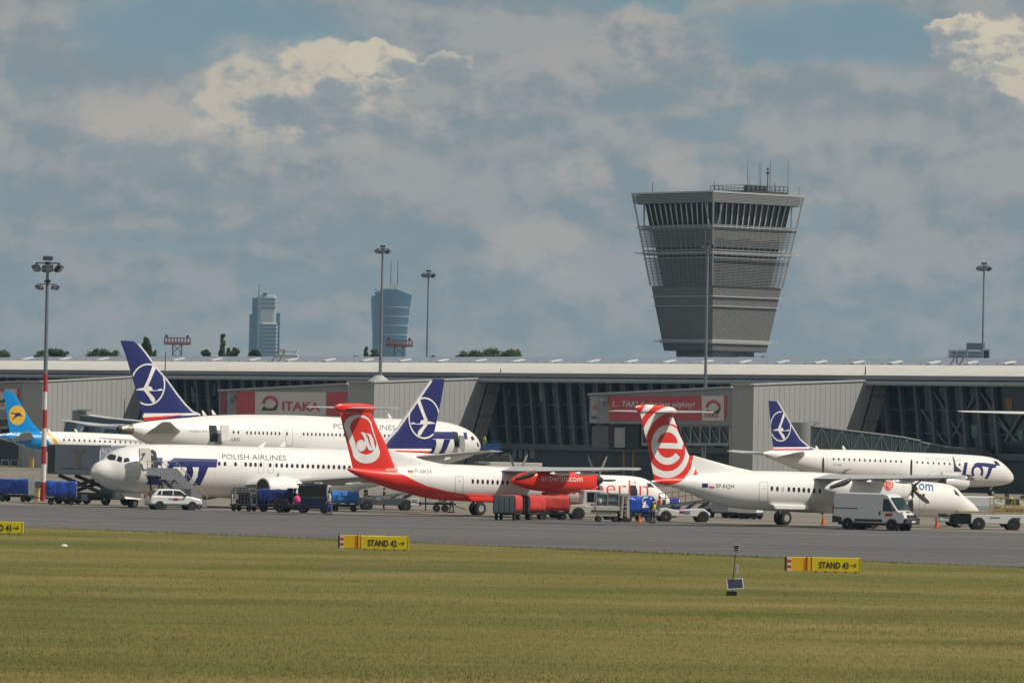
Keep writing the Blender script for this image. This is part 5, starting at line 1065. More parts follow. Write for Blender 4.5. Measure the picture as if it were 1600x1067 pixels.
b = MB(); c = W.L(186.5, 670); b.cyl(c + Vector((.1, 0, 0)), c - Vector((.25, 0, 0)), .42, .3, 16); b.build('exhaust_outlet', lead, W.root)
ww = [(365, 675), (372.3, 675.3)] + [(386 + 6.33 * k, 676 + .14 * k) for k in range(9)] + [(448.5, 677.5)] + [(474.5 + 6.33 * k, 678 + .14 * k) for k in range(24)] + [(346.5, 675)]
W.windows(ww, 2.4, 5.0, sA, .02)
W.mark('door_opening', poly2d([(326, 664.3), (338, 664.6), (340.5, 680), (339.5, 690), (328, 690), (327, 677)]), sA, inner, .02); b = MB(); b.slab([W.L(x, y, -3.15) for x, y in ((344, 663.5), (357, 663.8), (357.5, 688), (345, 688))], Vector((0, -.15, 0))); b.build('open_door', paint, W.root, bevel=.04)
b = MB(); b.bar(W.L(339, 674, -3.0), W.L(345, 674, -3.15), .3); b.build('door_hinge', gear_m, W.root)
W.mark('door_sill_painted_shadow', poly2d([(339, 673), (344, 673), (344, 689), (348, 690), (348, 694), (335, 694), (336, 690), (340, 690)]), sA, mat('sill_shadow_grey', (.30, .31, .31), .6), .012); W.outline('cabin_door', 452, 683, 11, 27, sA, .5)  # grey mark paints the open door's shadow together with the sill
W.mark('lettering', text_px('POLISH AIRLINES', (521, 669.8), (618, 672.4), 8.2), sA, dtext); W.mark('lettering', text_px('-LRD', (359.5, 688.6), (375, 689.2), 5), sA, dtext); W.mark('lettering', text_px('Dreamliner 787-8', (296, 674.6), (324, 675.2), 2.4), sA, dtext)
for pts in ([(636, 674), (709, 674.6), (712, 686), (636, 684.5)], [(694, 686), (704, 686.4), (698.5, 700), (690.5, 714), (683, 713), (690, 700)], [(654, 684.5), (668, 684.8), (671, 700), (664, 714), (652, 714)], [(674, 686), (681, 686.2), (682, 694), (679, 704), (673, 714), (664, 714), (673, 700)]): W.mark('lettering', poly2d(pts), sA, navy, .016)
W.mark('door_opening', poly2d([(707, 674), (714.5, 675), (717, 684), (717, 698), (710.5, 698), (709, 686)]), sA, inner, .025); b = MB(); b.slab([W.L(x, y, -3.0) for x, y in ((717.5, 680), (724, 681), (726, 697), (724, 706), (717, 699))], Vector((0, -.15, 0))); b.build('open_door', mat('door_grey', (.33, .33, .32), .5), W.root)
W.mark('cabin_window', poly2d([(724, 675.4), (729, 675.6), (730.5, 686), (725.5, 686)]), sA, mat('navy_window', (.035, .045, .16), .25), .02)
for pts in ([(735.2, 682), (739, 681.5), (741.5, 687), (737, 688)], [(744.6, 690), (747, 692.5), (749, 697), (746, 697.5)]): W.mark('cockpit_window', poly2d(pts), sA, win_m, .02, 3)
for x, y in ((323, 648.8), (338, 648), (613, 653.2)): b = MB(); p = W.L(x, y); b.slab([p, p + Vector((-.55, 0, 0)), p + Vector((-.75, 0, .55)), p + Vector((-.55, 0, .58))], Vector((0, .06, 0))); b.build('antenna', wtext, W.root)

# --- regional jets
def regional(cr, top, bot, finsecs, body_m, fin_m, sides=(1, -1)):
    fus = cr.body(top, bot, body_m, .92); fin = cr.fin(finsecs, fin_m)
    for y in sides:
        jet_wing(cr, grey_p, [((-12.8, 0, 1.9), (-19.5, 0, 1.8)), ((-13.6, y * 1.5, 1.95), (-19.5, y * 1.5, 1.85)), ((-15.9, y * 5, 2.3), (-19.6, y * 5, 2.2)), ((-20.3, y * 13.4, 1.95), (-21.8, y * 13.4, 1.9)), ((-21.4, y * 14.1, 2.3), (-22.2, y * 14.1, 2.3))], 'wing', .11)
        jet_engine(cr, -12.9, y * 4.7, 1.55, .85, 3.6, paint, metal); cr.gear(-17.6, y * 2.8, 2.0, .45, .3, .38)
    cr.gear(-3.6, 0, 1.6, .33, .2, .2); return fus, fin
E_ = Craft('regional_jet', 'white regional jet with navy fin on the right, beyond the swirl tailed turboprop', (1582, 748), 671, HD, -1)
fus, fin = regional(E_, [(1192, 707), (1198, 704.8), (1207, 703.3), (1274, 702), (1355, 703), (1400, 705.6), (1487, 709), (1535, 712.3), (1552, 716), (1563, 723), (1572, 731), (1579, 739), (1583, 746)], [(1192, 710), (1206, 717.5), (1225, 725), (1242, 732), (1280, 744), (1320, 751), (1400, 758), (1500, 761), (1545, 760), (1564, 758), (1577, 754.5), (1583, 749)],
    [((1278, 704), (1208, 706)), ((1262.5, 697.5), (1208, 696.5)), ((1249, 686), (1206.5, 686)), ((1236, 665), (1204.5, 665)), ((1224, 644), (1202.4, 644)), ((1214, 627), (1200.6, 626))], paint, navy)
sA = mesh_surf(fus); sF = mesh_surf(fin); clipE = [(1263, 698), (1214, 627), (1200.6, 627), (1208.2, 698)]
for vf in crane_mark(1219.4, 666, 16.2, 23.6, 1): E_.mark('tail_emblem', clip2d(vf, clipE), sF, wtext, .03, 3)
edge_strip(E_, [(1214, 627), (1224, 644), (1236, 665), (1249, 686), (1262.5, 697.5), (1274, 702)], .15)
E_.mark('base_stripe_white', poly2d([(1208, 698.3), (1263, 698.3), (1266, 701), (1208, 701.2)]), sF, wtext, .03); E_.mark('base_stripe_red', poly2d([(1208, 701.2), (1266, 701), (1240, 703), (1208, 703.6)]), mesh_surf(fin, fus), redp, .03)
for y in (-1, 1):
    tp = (E_.L(1256, 705.5, -5.6), E_.L(1243, 707, -5.6)); rt_ = (E_.L(1258, 712), E_.L(1212, 714)); E_.foil([rt_, tuple(Vector((p.x, y * 5.6, p.z)) for p in tp)], grey_p, 'tailplane', .09)
E_.body([(1191, 708.3), (1198, 705.2), (1208, 703.5)], [(1191, 709.3), (1198, 713.4), (1208, 718.3)], mat('tail_cone_metal', (.30, .26, .20), .4, .5), .94, 'tail_cone', 8, nseg=24)
E_.windows([(1302.5 + 8.12 * k, 717 + .30 * k) for k in range(14)] + [(1424.5 + 8.5 * k, 721.6 + .42 * k) for k in range(8)] + [(1499.5, 725.5)], 2.6, 4.0, sA, .03)
E_.mark('door_opening', poly2d([(1488, 711.5), (1491.5, 718), (1493.8, 728), (1500, 733), (1503, 736.5), (1490.5, 736.5), (1490, 725)]), sA, mat('navy_opening', (.025, .03, .07), .6), .02)
for pts in ([(1507, 722), (1512, 722.5), (1509, 741), (1519, 742), (1518, 747), (1501.5, 745.5), (1504, 738)], [(1521, 725), (1527, 722.5), (1541, 723), (1557, 725.5), (1556, 730.5), (1550, 731), (1537, 728.5), (1526, 729)], [(1545, 729), (1551, 730), (1547, 741), (1543, 748), (1538.5, 747), (1542, 740)]): E_.mark('lettering', poly2d(pts), sA, navy, .016)
E_.mark('lettering', ring2d(1527, 736.5, 9.5, 11.5, .6, -40, 225), sA, navy, .017)
E_.mark('lettering', text_px('POLISH AIRLINES', (1446, 718.6), (1502, 720.6), 4.6), sA, mat('pale_lettering', (.50, .50, .53), .5)); E_.mark('lettering', text_px('SP-LNE', (1302, 727), (1315, 727.6), 3.4), sA, line_m)
E_.mark('cockpit_window', poly2d([(1552, 719), (1558, 721), (1563, 727), (1556, 727)]), sA, win_m, .02); E_.outline('rear_door', 1288, 722, 9, 22, sA, .4)
E_.mark('belly_vent', poly2d([(1313, 739), (1320, 733), (1332, 732), (1322, 736), (1322, 741)]), sA, line_m)
for x in (1280, 1322): b = MB(); p = E_.L(x, 702); b.slab([p, p + Vector((-.5, 0, 0)), p + Vector((-.6, 0, .4)), p + Vector((-.4, 0, .42))], Vector((0, .05, 0))); b.build('antenna', wtext, E_.root)
U = Craft('regional_jet', 'white regional jet with sky blue tail and yellow bird disc, left behind the striped mast', (302, 702), 786, HD, -1)
sky_b = mat('sky_blue_paint', (.0, .23, .60), .32, var=.05); yel = mat('golden_yellow_paint', (.68, .42, .04), .35)
fus, fin = regional(U, [(-6, 681), (2, 678), (17, 676), (50, 674.5), (80, 674), (122, 675), (187, 678), (240, 681), (272, 685), (288, 692), (298, 701)], [(-6, 683), (2, 684), (15, 687), (31, 696), (62, 704), (100, 710), (160, 714), (230, 717), (280, 715), (294, 709), (298, 704)],
    [((68, 680), (16, 680)), ((64, 675), (15, 675)), ((50, 660), (12.7, 660)), ((38, 640), (9.6, 640)), ((26, 620), (6.6, 620)), ((17.5, 611), (5, 610))], paint, sky_b, (-1,))   # the far wing is wholly hidden
sA = mesh_surf(fus); sF = mesh_surf(fin)
U.mark('blue_tail_paint', poly2d([(-5, 681), (17, 675.5), (50, 674), (60, 674), (64, 675.5), (74, 687), (80, 694), (84, 700), (84, 712), (60, 708), (31, 699), (14, 689), (0, 685)]), sA, sky_b, .018, 4)
U.mark('tail_swoosh', poly2d([(66, 674), (73, 674.5), (84, 682), (92, 694), (92, 711), (87, 711), (83, 697), (77, 686)]), sA, yel, .026); U.mark('tail_swoosh', poly2d([(53, 663), (62, 667), (70, 675), (82, 687), (86, 696), (87, 711), (84, 711), (82, 698), (76, 689), (64, 676)]), mesh_surf(fin, fus), wtext, .03)
U.mark('tail_emblem', disc2d(26.5, 648.7, 13, 15.4), sF, yel, .03); U.mark('tail_emblem', poly2d([(15.5, 646), (18, 644), (23, 645.5), (27, 644.5), (32, 645), (32.5, 648), (36, 649), (35, 650.3), (28, 650), (23, 653), (18.5, 657), (20.5, 652), (24, 648.5), (21, 646.5)]), sF, navy, .04)
U.windows([(100 + 8 * k, 687 + .3 * k) for k in range(17)], 2.8, 3.8, sA, .03); U.mark('lettering', text_px('UR-EMG', (100, 684), (116, 684.5), 3), sA, line_m)
for y in (-1, 1):
    tp = (U.L(47, 674.6, -5.6), U.L(37, 675.5, -5.6)); rt_ = (U.L(56, 688), U.L(14, 690)); U.foil([rt_, tuple(Vector((p.x, y * 5.6, p.z)) for p in tp)], grey_p, 'tailplane', .09)
U.mark('belly_line', poly2d([(162, 696.2), (197, 696.8), (197, 698), (162, 697.6)]), sA, dtext)
for x in (80, 122): b = MB(); p = U.L(x, 674.5); b.slab([p, p + Vector((-.5, 0, 0)), p + Vector((-.6, 0, .4)), p + Vector((-.4, 0, .42))], Vector((0, .05, 0))); b.build('antenna', wtext, U.root)
# --- high-wing transport outside the right edge, only its wing reaches in
tip = at(1496, 642.5, 640); V_ = Craft('transport_aircraft', 'high wing transport aircraft beyond the right edge, only its slim wing tip showing', (1500, 700), 660, Vector((0, 1, 0)), -1)
V_.root.location = (tip.x + 27, 664, 0); zt = tip.z
MB().loft([[(x, 2.3 * k * math.cos(a), zt - 2.6 + dz + 2.3 * k * math.sin(a)) for a in np.linspace(0, 6.283, 24, endpoint=False)] for x, k, dz in ((0, .05, -.6), (-1.5, .5, -.3), (-4, .85, 0), (-8, 1, 0), (-28, 1, 0), (-38, .6, .9), (-44, .15, 1.6))]).build('fuselage', paint, V_.root, smooth=60)
for y in (1, -1):
    V_.foil([((-18.5, 0, zt - .1), (-26.5, 0, zt - .2)), ((-21.5, y * 14, zt - .1), (-26.2, y * 14, zt - .2)), ((-23.6, y * 26.2, zt), (-25.2, y * 26.2, zt - .05)), ((-24.3, y * 27, zt), (-24.9, y * 27, zt))], paint, 'wing', .12)
    jet_engine(V_, -17, y * 8, zt - 2.2, 1.1, 4.5, paint, metal); V_.foil([((-38, 0, zt + 4.5), (-42, 0, zt + 4.5)), ((-41, y * 7, zt + 4.5), (-42.5, y * 7, zt + 4.5))], grey_p, 'tailplane', .09)
    b = MB(); b.box((-22, y * 2.2, 2.2), (5, .9, 2.2)); b.build('gear_pod', paint, V_.root, bevel=.3); V_.gear(-22, y * 2.2, 2.2, .6, .4, .5)
V_.foil([((-34, 0, zt - 1), (-42, 0, zt - 1)), ((-38, 0, zt + 4.5), (-42.5, 0, zt + 4.5))], navy, 'fin', .1, True); V_.gear(-5, 0, zt - 4, .5, .3, .3)
# ------------------------------------------------------------------ ground vehicles, carts, people
tarp_b = mat('blue_tarpaulin', (.018, .065, .36), .24, var=.22, scale=2.0); tarp_l = mat('light_blue_tarpaulin', (.035, .17, .50), .35, var=.2, scale=2.0); tarp_r = mat('red_tarpaulin', (.60, .05, .045), .5, var=.18, scale=1.6)
tarp_d = mat('dark_blue_tarpaulin', (.016, .04, .18), .4, var=.25, scale=2.0); galv = mat('galvanised_sheet', (.24, .26, .275), .5, .2, var=.12, scale=1.2); chas = mat('chassis_black', (.028, .030, .034), .6, var=.3); van_w = mat('white_vehicle_paint', (.72, .72, .71), .28, var=.04, scale=1.0)
glassv = mat('vehicle_glass', (.02, .03, .034), .06, spec=.6); navy_v = mat('navy_vehicle_paint', (.014, .024, .075), .35, var=.15); cream_v = mat('cream_vehicle_paint', (.56, .54, .47), .45, var=.12, scale=1.5); yelv = mat('dirty_yellow', (.42, .31, .10), .6, var=.25, scale=2); plast = mat('dark_plastic', (.045, .047, .05), .55)
orange = mat('cone_orange', (.70, .13, .03), .5, var=.1); hivis = mat('hi_vis_yellow', (.55, .68, .04), .6, var=.12, scale=6); trous = mat('dark_trousers', (.03, .034, .05), .8, var=.2); skin = mat('skin', (.42, .26, .19), .5); hairm = mat('dark_hair', (.03, .022, .016), .7); whsh = mat('white_shirt', (.66, .66, .64), .7); bluet = mat('blue_trousers', (.03, .06, .20), .8); redj = mat('red_jacket', (.55, .06, .03), .7)
chrome = mat('lamp_glass', (.65, .65, .62), .12); redlamp = mat('red_lamp', (.42, .02, .015), .25); brownm = mat('rusty_brown_rail', (.30, .15, .06), .6, var=.2)
def veh(name, label, cat, px, py, hdg, group=None):
    p = G(px, py); return thing(name, label, cat, (p.x, p.y, 0), R(hdg), group)
def wheels(root, spots, r, w, rim=None, n=20, out=0.0):
    for x, y in spots:
        y += math.copysign(out, y)
        sgn = 1 if y > 0 else -1; b = MB(); prof = [(.66, -w / 2), (.94, -w / 2), (1, -w * .3), (1, w * .3), (.94, w / 2), (.66, w / 2)]
        b.loft([[(x + r * k * math.cos(a), y + yy, r + r * k * math.sin(a)) for a in np.linspace(0, 2 * math.pi, n, endpoint=False)] for k, yy in prof]); t = b.build('wheel', black, root, smooth=50)
        b = MB(); b.cyl((x, y - w * .44, r), (x, y + w * .44, r), r * .66, n=14)
        b.cyl((x, y - w * .5, r), (x, y + w * .5, r), r * .24, n=10)
        b.build('rim', rim or hub_m, t, smooth=40)
def cloth(root, L_, Wd, z0, z1, m, seed, top_round=.18, open_end=True, name='tarpaulin', amp=1.0):
    """crumpled cover hanging over a frame: profile swept along x with folds"""
    rs = random.Random(seed); prof = [(-Wd / 2, z0), (-Wd / 2 - .02, lerp(z0, z1, .3)), (-Wd / 2 - .015, lerp(z0, z1, .62)), (-Wd / 2, z1 - top_round), (-Wd / 2 + top_round * .4, z1 - top_round * .25), (-Wd / 2 + top_round * 1.4, z1), (Wd / 2 - top_round * 1.4, z1), (Wd / 2 - top_round * .4, z1 - top_round * .25), (Wd / 2, z1 - top_round), (Wd / 2 + .015, lerp(z0, z1, .62)), (Wd / 2 + .02, lerp(z0, z1, .3)), (Wd / 2, z0)]
    rings = []
    n = 34
    for i in range(n + 1):
        x = -L_ / 2 + L_ * i / n; ring = []
        for k, (y, z) in enumerate(prof):
            q = noise.noise(Vector((x * 2.2 + seed * 3.7, k * .55, seed))); q2 = noise.noise(Vector((x * 5.5 + z * 2.5 + seed, k * .9, 4.0))); sagz = -.05 * math.sin(math.pi * i / n) if 3 <= k <= 8 else 0
            hang = (.07 * noise.noise(Vector((x * 2.6, seed, 1.0)))) if k in (0, len(prof) - 1) else 0
            ring.append((x, y + amp * (.10 * q + .06 * q2) * (1 if y < 0 else -1), z + amp * (.05 * q + .03 * q2) + sagz + hang))
        rings.append(ring)
    b = MB(); nn = len(prof); vs = [p for r in rings for p in r]; fs = [(i * nn + k, i * nn + k + 1, (i + 1) * nn + k + 1, (i + 1) * nn + k) for i in range(n) for k in range(nn - 1)]
    b.add(vs, fs); o = b.build(name, m, root, smooth=48); s = o.modifiers.new('thickness', 'SOLIDIFY'); s.thickness = .015; return o
def baggage_cart(label, px, py, hdg, m, seed, L_=2.5, Wd=1.45, H=1.75, group='covered baggage carts', endm=None, ribs=0, z0=.62, rt=.2):
    r = veh('baggage_cart', label, 'baggage cart', px, py, hdg, group)
    b = MB(); b.box((0, 0, .50), (L_, Wd - .1, .14)); b.box((0, 0, .42), (L_ * .8, .3, .12)); b.build('deck', chas, r)
    wheels(r, [(x * L_ * .33, y * (Wd / 2 - .18)) for x in (1, -1) for y in (1, -1)], .23, .16)
    for x in (1, -1):
        b = MB(); b.prism([(-Wd / 2 + .03, .57), (Wd / 2 - .03, .57), (Wd / 2 - .03, H - rt), (Wd / 2 - rt * 1.2, H - .03), (-Wd / 2 + rt * 1.2, H - .03), (-Wd / 2 + .03, H - rt)], -.03, .03)
        b.v = [(x * (L_ / 2 - .01) + y, xx, z) for xx, y, z in b.v]
        e = b.build('end_panel', endm or galv, r)
        b = MB()
        for k in range(5): yy = lerp(-Wd / 2 + .06, Wd / 2 - .06, k / 4); b.box((x * (L_ / 2 + .03), yy, (.57 + H - rt) / 2), (.03, .05, H - rt - .6))
        b.build('panel_rib', chas if ribs else galv, e)
    b = MB(); b.bar((L_ / 2, 0, .42), (L_ / 2 + .85, 0, .32), .07); b.build('drawbar', chas, r)
    cloth(r, L_ - .1, Wd, z0, H, m, seed, rt, amp=.35 if m is tarp_r else 1.0); return r
baggage_cart('large blue covered cart nearest the left edge of the apron', 24, 783.5, -14, tarp_b, 1, 2.6, 1.6, 1.85)
baggage_cart('shiny blue covered cart beside the red and white mast foot', 95, 788.5, 6, tarp_b, 2, 2.35, 1.5, 1.85)
baggage_cart('dark blue covered cart in front of the twin jet engine', 430, 799.5, -5, tarp_d, 3, 2.6, 1.5, 1.72)
baggage_cart('light blue rounded cart right of the white and navy tug', 538, 799, 4, tarp_l, 4, 2.1, 1.5, 1.62, rt=.35)
baggage_cart('blue covered cart with white print and dark slatted end beside the lift', 990, 815, 33, tarp_b, 5, 2.5, 1.6, 1.85, endm=mat('brown_grey_slats', (.12, .11, .11), .7, var=.2), ribs=1)
baggage_cart('low blue covered cart behind the two handlers', 1036, 808, 6, tarp_b, 6, 2.5, 1.5, 1.5, rt=.3)
rc = [baggage_cart('red covered cart showing its wide grey ribbed end, first of the train', 793, 812.5, 77, tarp_r, 7, 2.2, 1.65, 1.78, 'red covered baggage carts', ribs=1), baggage_cart('red covered cart in the middle of the train', 826, 812, 58, tarp_r, 8, 2.2, 1.5, 1.78, 'red covered baggage carts', endm=chas), baggage_cart('red covered cart at the right end of the train, full side in view', 862, 811.5, 13, tarp_r, 9, 2.25, 1.45, 1.78, 'red covered baggage carts', endm=chas)]
lg = [o for o in bpy.data.objects if o.name.startswith('tarpaulin') and o.parent and 'white print' in o.parent.get('label', '')]
sT = mesh_surf(*lg)
decal('tarp_emblem', merge2d(ring2d(1009, 783, 5.5, 7, .82, 60, 300), poly2d([(1003, 793), (1006, 784), (1009, 783), (1008, 792), (1013, 790), (1013, 792.5)])), sT, wtext, lg[0].parent, .03, 3)
lg = [o for o in bpy.data.objects if o.name.startswith('tarpaulin') and o.parent and 'full side' in o.parent.get('label', '')]
decal('lettering', text_px('CARGO', (855, 778.5), (873, 778.8), 2), mesh_surf(*lg), mat('gold_print', (.55, .38, .06), .5), lg[0].parent, .03, 3)

# wire cage dolly
r = veh('cage_trolley', 'dark wire cage trolley with round top beside the dark blue cart', 'cage trolley', 381, 798, -18)
b = MB(); b.box((0, 0, .42), (1.7, 1.4, .14)); b.build('deck', chas, r); wheels(r, [(x * .6, y * .55) for x in (1, -1) for y in (1, -1)], .2, .14)
fr = [(-.75, .5), (-.75, 1.35), (-.55, 1.68), (.55, 1.68), (.75, 1.35), (.75, .5)]
cg = mat('cage_wire', (.20, .22, .23), .5, .3)
for y in (-.66, .66):
    b = MB()
    for p, q in zip(fr[:-1], fr[1:]): b.bar((p[0], y, p[1]), (q[0], y, q[1]), .07)
    for x in np.linspace(-.55, .55, 5): b.bar((x, y, .5), (x, y, 1.65), .03)
    for z in (.75, 1.0, 1.25, 1.45): b.bar((-.74, y, z), (.74, y, z), .03)
    b.build('cage_side', cg, r)
b = MB()
for x, z in fr: b.bar((x, -.66, z), (x, .66, z), .06)
b.build('cage_bar', cg, r)
b = MB(); b.box((-.1, .25, .95), (1.1, .6, .8)); b.box((.2, -.1, .72), (.9, .5, .42)); b.build('cargo', mat('dark_luggage', (.035, .04, .05), .7, var=.4, scale=3), r)
b = MB(); b.box((-.79, -.45, 1.1), (.03, .25, .4)); b.box((-.35, -.70, 1.05), (.3, .02, .42)); b.build('notice_card', whsh, r)

# cab-over tug with navy body
def tug(label, px, py, hdg):
    r = veh('baggage_tug', label, 'baggage tug', px, py, hdg)
    b = MB(); b.prism([(-1.2, .35), (1.2, .35), (1.2, .95), (1.1, 1.15), (-1.2, 1.15)], -.75, .75); b.build('body', navy_v, r, bevel=.05)
    b = MB()
    for x in (-1.1, .95): 
        for y in (-.7, .7): b.bar((x, y, 1.1), (x * .95, y, 2.05), .09)
    b.box((-.08, 0, 2.1), (2.25, 1.5, .10)); b.build('cab_frame', navy_v, r)
    b = MB(); b.box((-.1, 0, 1.6), (2.0, 1.36, .85)); b.build('cab_window', glassv, r)
    b = MB(); b.box((1.02, 0, 1.35), (.16, 1.3, 1.45)); b.build('white_front', van_w, r, bevel=.04); b = MB(); b.box((1.11, 0, 1.68), (.02, 1.0, .55)); b.build('windscreen', glassv, r)
    b = MB(); b.cyl((-.1, 0, 2.15), (-.1, 0, 2.3), .12, .1, 12); b.build('beacon', redlamp, r); b = MB(); b.box((.25, 0, 2.22), (.5, .9, .12)); b.build('light_bar', chrome, r)
    wheels(r, [(x, y) for x in (-.8, .8) for y in (-.66, .66)], .3, .2); return r
tug('navy baggage tug with dark cab glass and white front panel', 491, 801.5, -6)
def tractor(label, px, py, hdg, m):
    r = veh('open_tractor', label, 'baggage tractor', px, py, hdg)
    b = MB(); b.prism([(-1.3, .3), (1.3, .3), (1.35, .75), (1.1, .95), (.25, .98), (.1, .6), (-.4, .6), (-.5, .95), (-1.3, .9)], -.62, .62); b.build('body', m, r, bevel=.05)
    b = MB()
    for y in (-.55, .55): b.bar((.25, y, .9), (.1, y, 1.72), .06); b.bar((-.6, y, .9), (-.55, y, 1.72), .06)
    b.box((-.22, 0, 1.75), (1.0, 1.25, .07)); b.build('canopy', m, r); b = MB(); b.slab([(.24, -.52, 1.0), (.24, .52, 1.0), (.12, .52, 1.68), (.12, -.52, 1.68)], Vector((.02, 0, 0))); b.build('windscreen', mat('tinted_pale_glass', (.22, .30, .28), .1), r)
    b = MB(); b.box((-.25, 0, .85), (.45, .8, .12)); b.box((-.46, 0, 1.1), (.1, .8, .5)); b.build('seat', plast, r); wheels(r, [(x, y) for x in (-.85, .85) for y in (-.55, .55)], .29, .2); return r
tractor('dark open tractor with small windscreen between the dark blue cart and the navy tug', 456, 800.2, 172, chas)
b = MB(); b.ball((0, 0, .35), (.24, .2, .32), 14, 9); o = b.build('pink_bag', mat('pink_cloth', (.75, .06, .22), .6, var=.1), smooth=60); p = G(463.5, 805); o.location = (p.x, p.y, .75)
for v in o.data.vertices: v.co += v.normal * .10 * noise.noise(v.co * 5)
tag(o, 'bright pink bag hanging between the dark carts', 'bag')

# high-loader with raised box
r = veh('catering_truck', 'high lift catering truck, grey box raised on scissors behind the twin jet nose', 'catering truck', 146, 788, -48)
boxm = mat('slate_box_paint', (.23, .265, .31), .5, var=.05)
b = MB(); b.box((-1.2, 0, 3.45), (6.6, 2.3, 2.35)); bx = b.build('raised_box', boxm, r, bevel=.04)
b = MB(); b.box((-4.0, -1.165, 3.45), (.9, .03, 2.1)); b.build('side_panel', mat('dark_print', (.05, .055, .06), .6), bx)
sx = mesh_surf(bx)
decal('emblem', merge2d(poly2d([(110, 703), (135, 703), (131, 707), (127, 709), (127, 722), (118, 722), (118, 709), (113, 707)]), poly2d([(114, 725), (129, 725), (127, 728), (116, 728)])), sx, mat('dull_gold', (.24, .215, .16), .6), r, .03, 6); decal('lettering', text_px('LS AIRPORT SERVICES', (95, 733), (138, 733.5), 3.0), sx, dtext, r, .03, 6)
b = MB(); b.box((2.7, 0, 2.35), (1.6, 2.3, .14)); b.build('loading_platform', galv, r)
b = MB()
for y in (-1.1, 1.1):
    for x in (2.1, 2.8, 3.4): b.bar((x, y, 2.4), (x, y, 4.5), .07)
    b.bar((2.0, y, 4.5), (3.4, y, 4.5), .07); b.bar((2.0, y, 3.4), (3.4, y, 3.4), .06); b.bar((2.1, y, 4.5), (3.4, y, 3.4), .06)
b.bar((2.0, -1.1, 4.6), (3.6, -1.1, 4.6), .2, .1); b.build('platform_rail', mat('pale_rail', (.55, .57, .58), .5), r)
for y in (-.8, .8): b = MB(); b.bar((-3.4, y, 2.2), (2.0, y, .95), .16, .26); b.bar((2.0, y * .86, 2.2), (-3.4, y * .86, .95), .16, .26); b.build('scissor_lift', chas, r)
b = MB(); b.box((-.4, 0, .75), (8.0, 2.2, .32)); b.box((-1.0, 0, .52), (3.0, 2.1, .35)); b.build('chassis', chas, r); b = MB(); b.prism([(2.2, .45), (3.7, .45), (3.75, 1.2), (3.4, 2.05), (2.2, 2.1)], -1.1, 1.1); b.build('cab', mat('dark_teal_paint', (.03, .05, .055), .4), r, bevel=.06)
b = MB(); b.box((2.75, 0, 1.65), (.9, 2.24, .5)); b.build('cab_window', glassv, r); b = MB(); b.box((-2.4, -1.0, .55), (.9, .3, .5)); b.box((.3, -1.0, .55), (.8, .3, .5)); b.build('side_box', galv, r)
wheels(r, [(x, y) for x in (-3.2, -2.1, 2.75) for y in (-.95, .95)], .46, .3)

# passenger stairs
r = thing('air_stairs', 'grey mobile air stairs leading up to the open front door of the twin jet', 'air stairs', (0, 0, 0), A0)
st_d = 428.5; foot = at(306, 790, st_d); top = at(246, 742, st_d); foot.z = 0; r.location = foot; topx = -(Vector((top.x, top.y, 0)) - foot).length; zt = top.z
gs = mat('stair_grey', (.19, .20, .225), .5, .2, var=.08)
for y in (-.85, .85):
    b = MB(); b.slab([(0, y, .15), (.35, y, .15), (.35, y, .5), (topx + .4, y, zt + .55), (topx - 1.1, y, zt + .55), (topx - 1.1, y, zt - .3), (topx + .2, y, zt - .3)], Vector((0, .05, 0))); b.build('side_panel', gs, r)
    b = MB(); b.bar((.5, y, .85), (topx + .3, y, zt + 1.05), .04); b.bar((topx + .3, y, zt + 1.05), (topx - 1.1, y, zt + 1.05), .04)
    for k in range(7): x = lerp(.35, topx + .3, k / 6); z = lerp(.1, zt, k / 6); b.bar((x, y, z), (x, y, z + .98), .035)
    for x in (topx - .5, topx - 1.1): b.bar((x, y, zt), (x, y, zt + 1.05), .04)
    b.build('handrail', mat('stair_rail', (.27, .28, .29), .5), r)
b = MB()
n = 14
for k in range(n): t = (k + .5) / n; b.box((lerp(.2, topx + .3, t), 0, lerp(.15, zt, t)), (.3, 1.6, .05))
b.box((topx - .5, 0, zt - .03), (1.7, 1.65, .08)); b.build('treads', galv, r)
b = MB()
for y in (-.7, .7): b.bar((topx - 1.0, y, zt - .1), (topx - .6, y, .3), .10); b.bar((topx + .3, y, zt - .2), (topx - .7, y, .5), .08); b.bar((topx - 1.2, y, .4), (.2, y, .25), .12)
b.build('undercarriage', chas, r); wheels(r, [(topx - .7, -.75), (topx - .7, .75), (-.3, -.75), (-.3, .75)], .26, .16)
b = MB(); b.box((topx + 1.4, -.95, zt * .45), (.55, .05, .8)); b.build('control_box', plast, r)

def skew(belt, k): return lambda p: Vector((p.x, p.y * (1 - k * max(0, p.z - belt)), p.z))
def car(name, label, cat, px, py, hdg, m, prof, green, W_, wb, wr, extra=None):
    r = veh(name, label, cat, px, py, hdg); belt = min(z for x, z in green)
    b = MB(); b.prism(prof, -W_ / 2, W_ / 2, skew(.75, .06)); body = b.build('body', m, r, bevel=.16, seg=4)
    b = MB(); b.prism(green, -W_ / 2 + .06, W_ / 2 - .06, skew(belt, .26)); b.build('roof', m, r, bevel=.10, seg=4)
    wheels(r, [(x, y * (W_ / 2 - .11)) for x in wb for y in (1, -1)], wr, .2, mat('alloy_rim', (.42, .43, .44), .35, .5), out=.03)
    for x in wb:
        for y in (1, -1): b = MB(); b.cyl((x, y * (W_ / 2 - .3), wr), (x, y * (W_ / 2 + .006), wr), wr * 1.13, n=20); b.build('wheel_arch', plast, r)
    return r, body
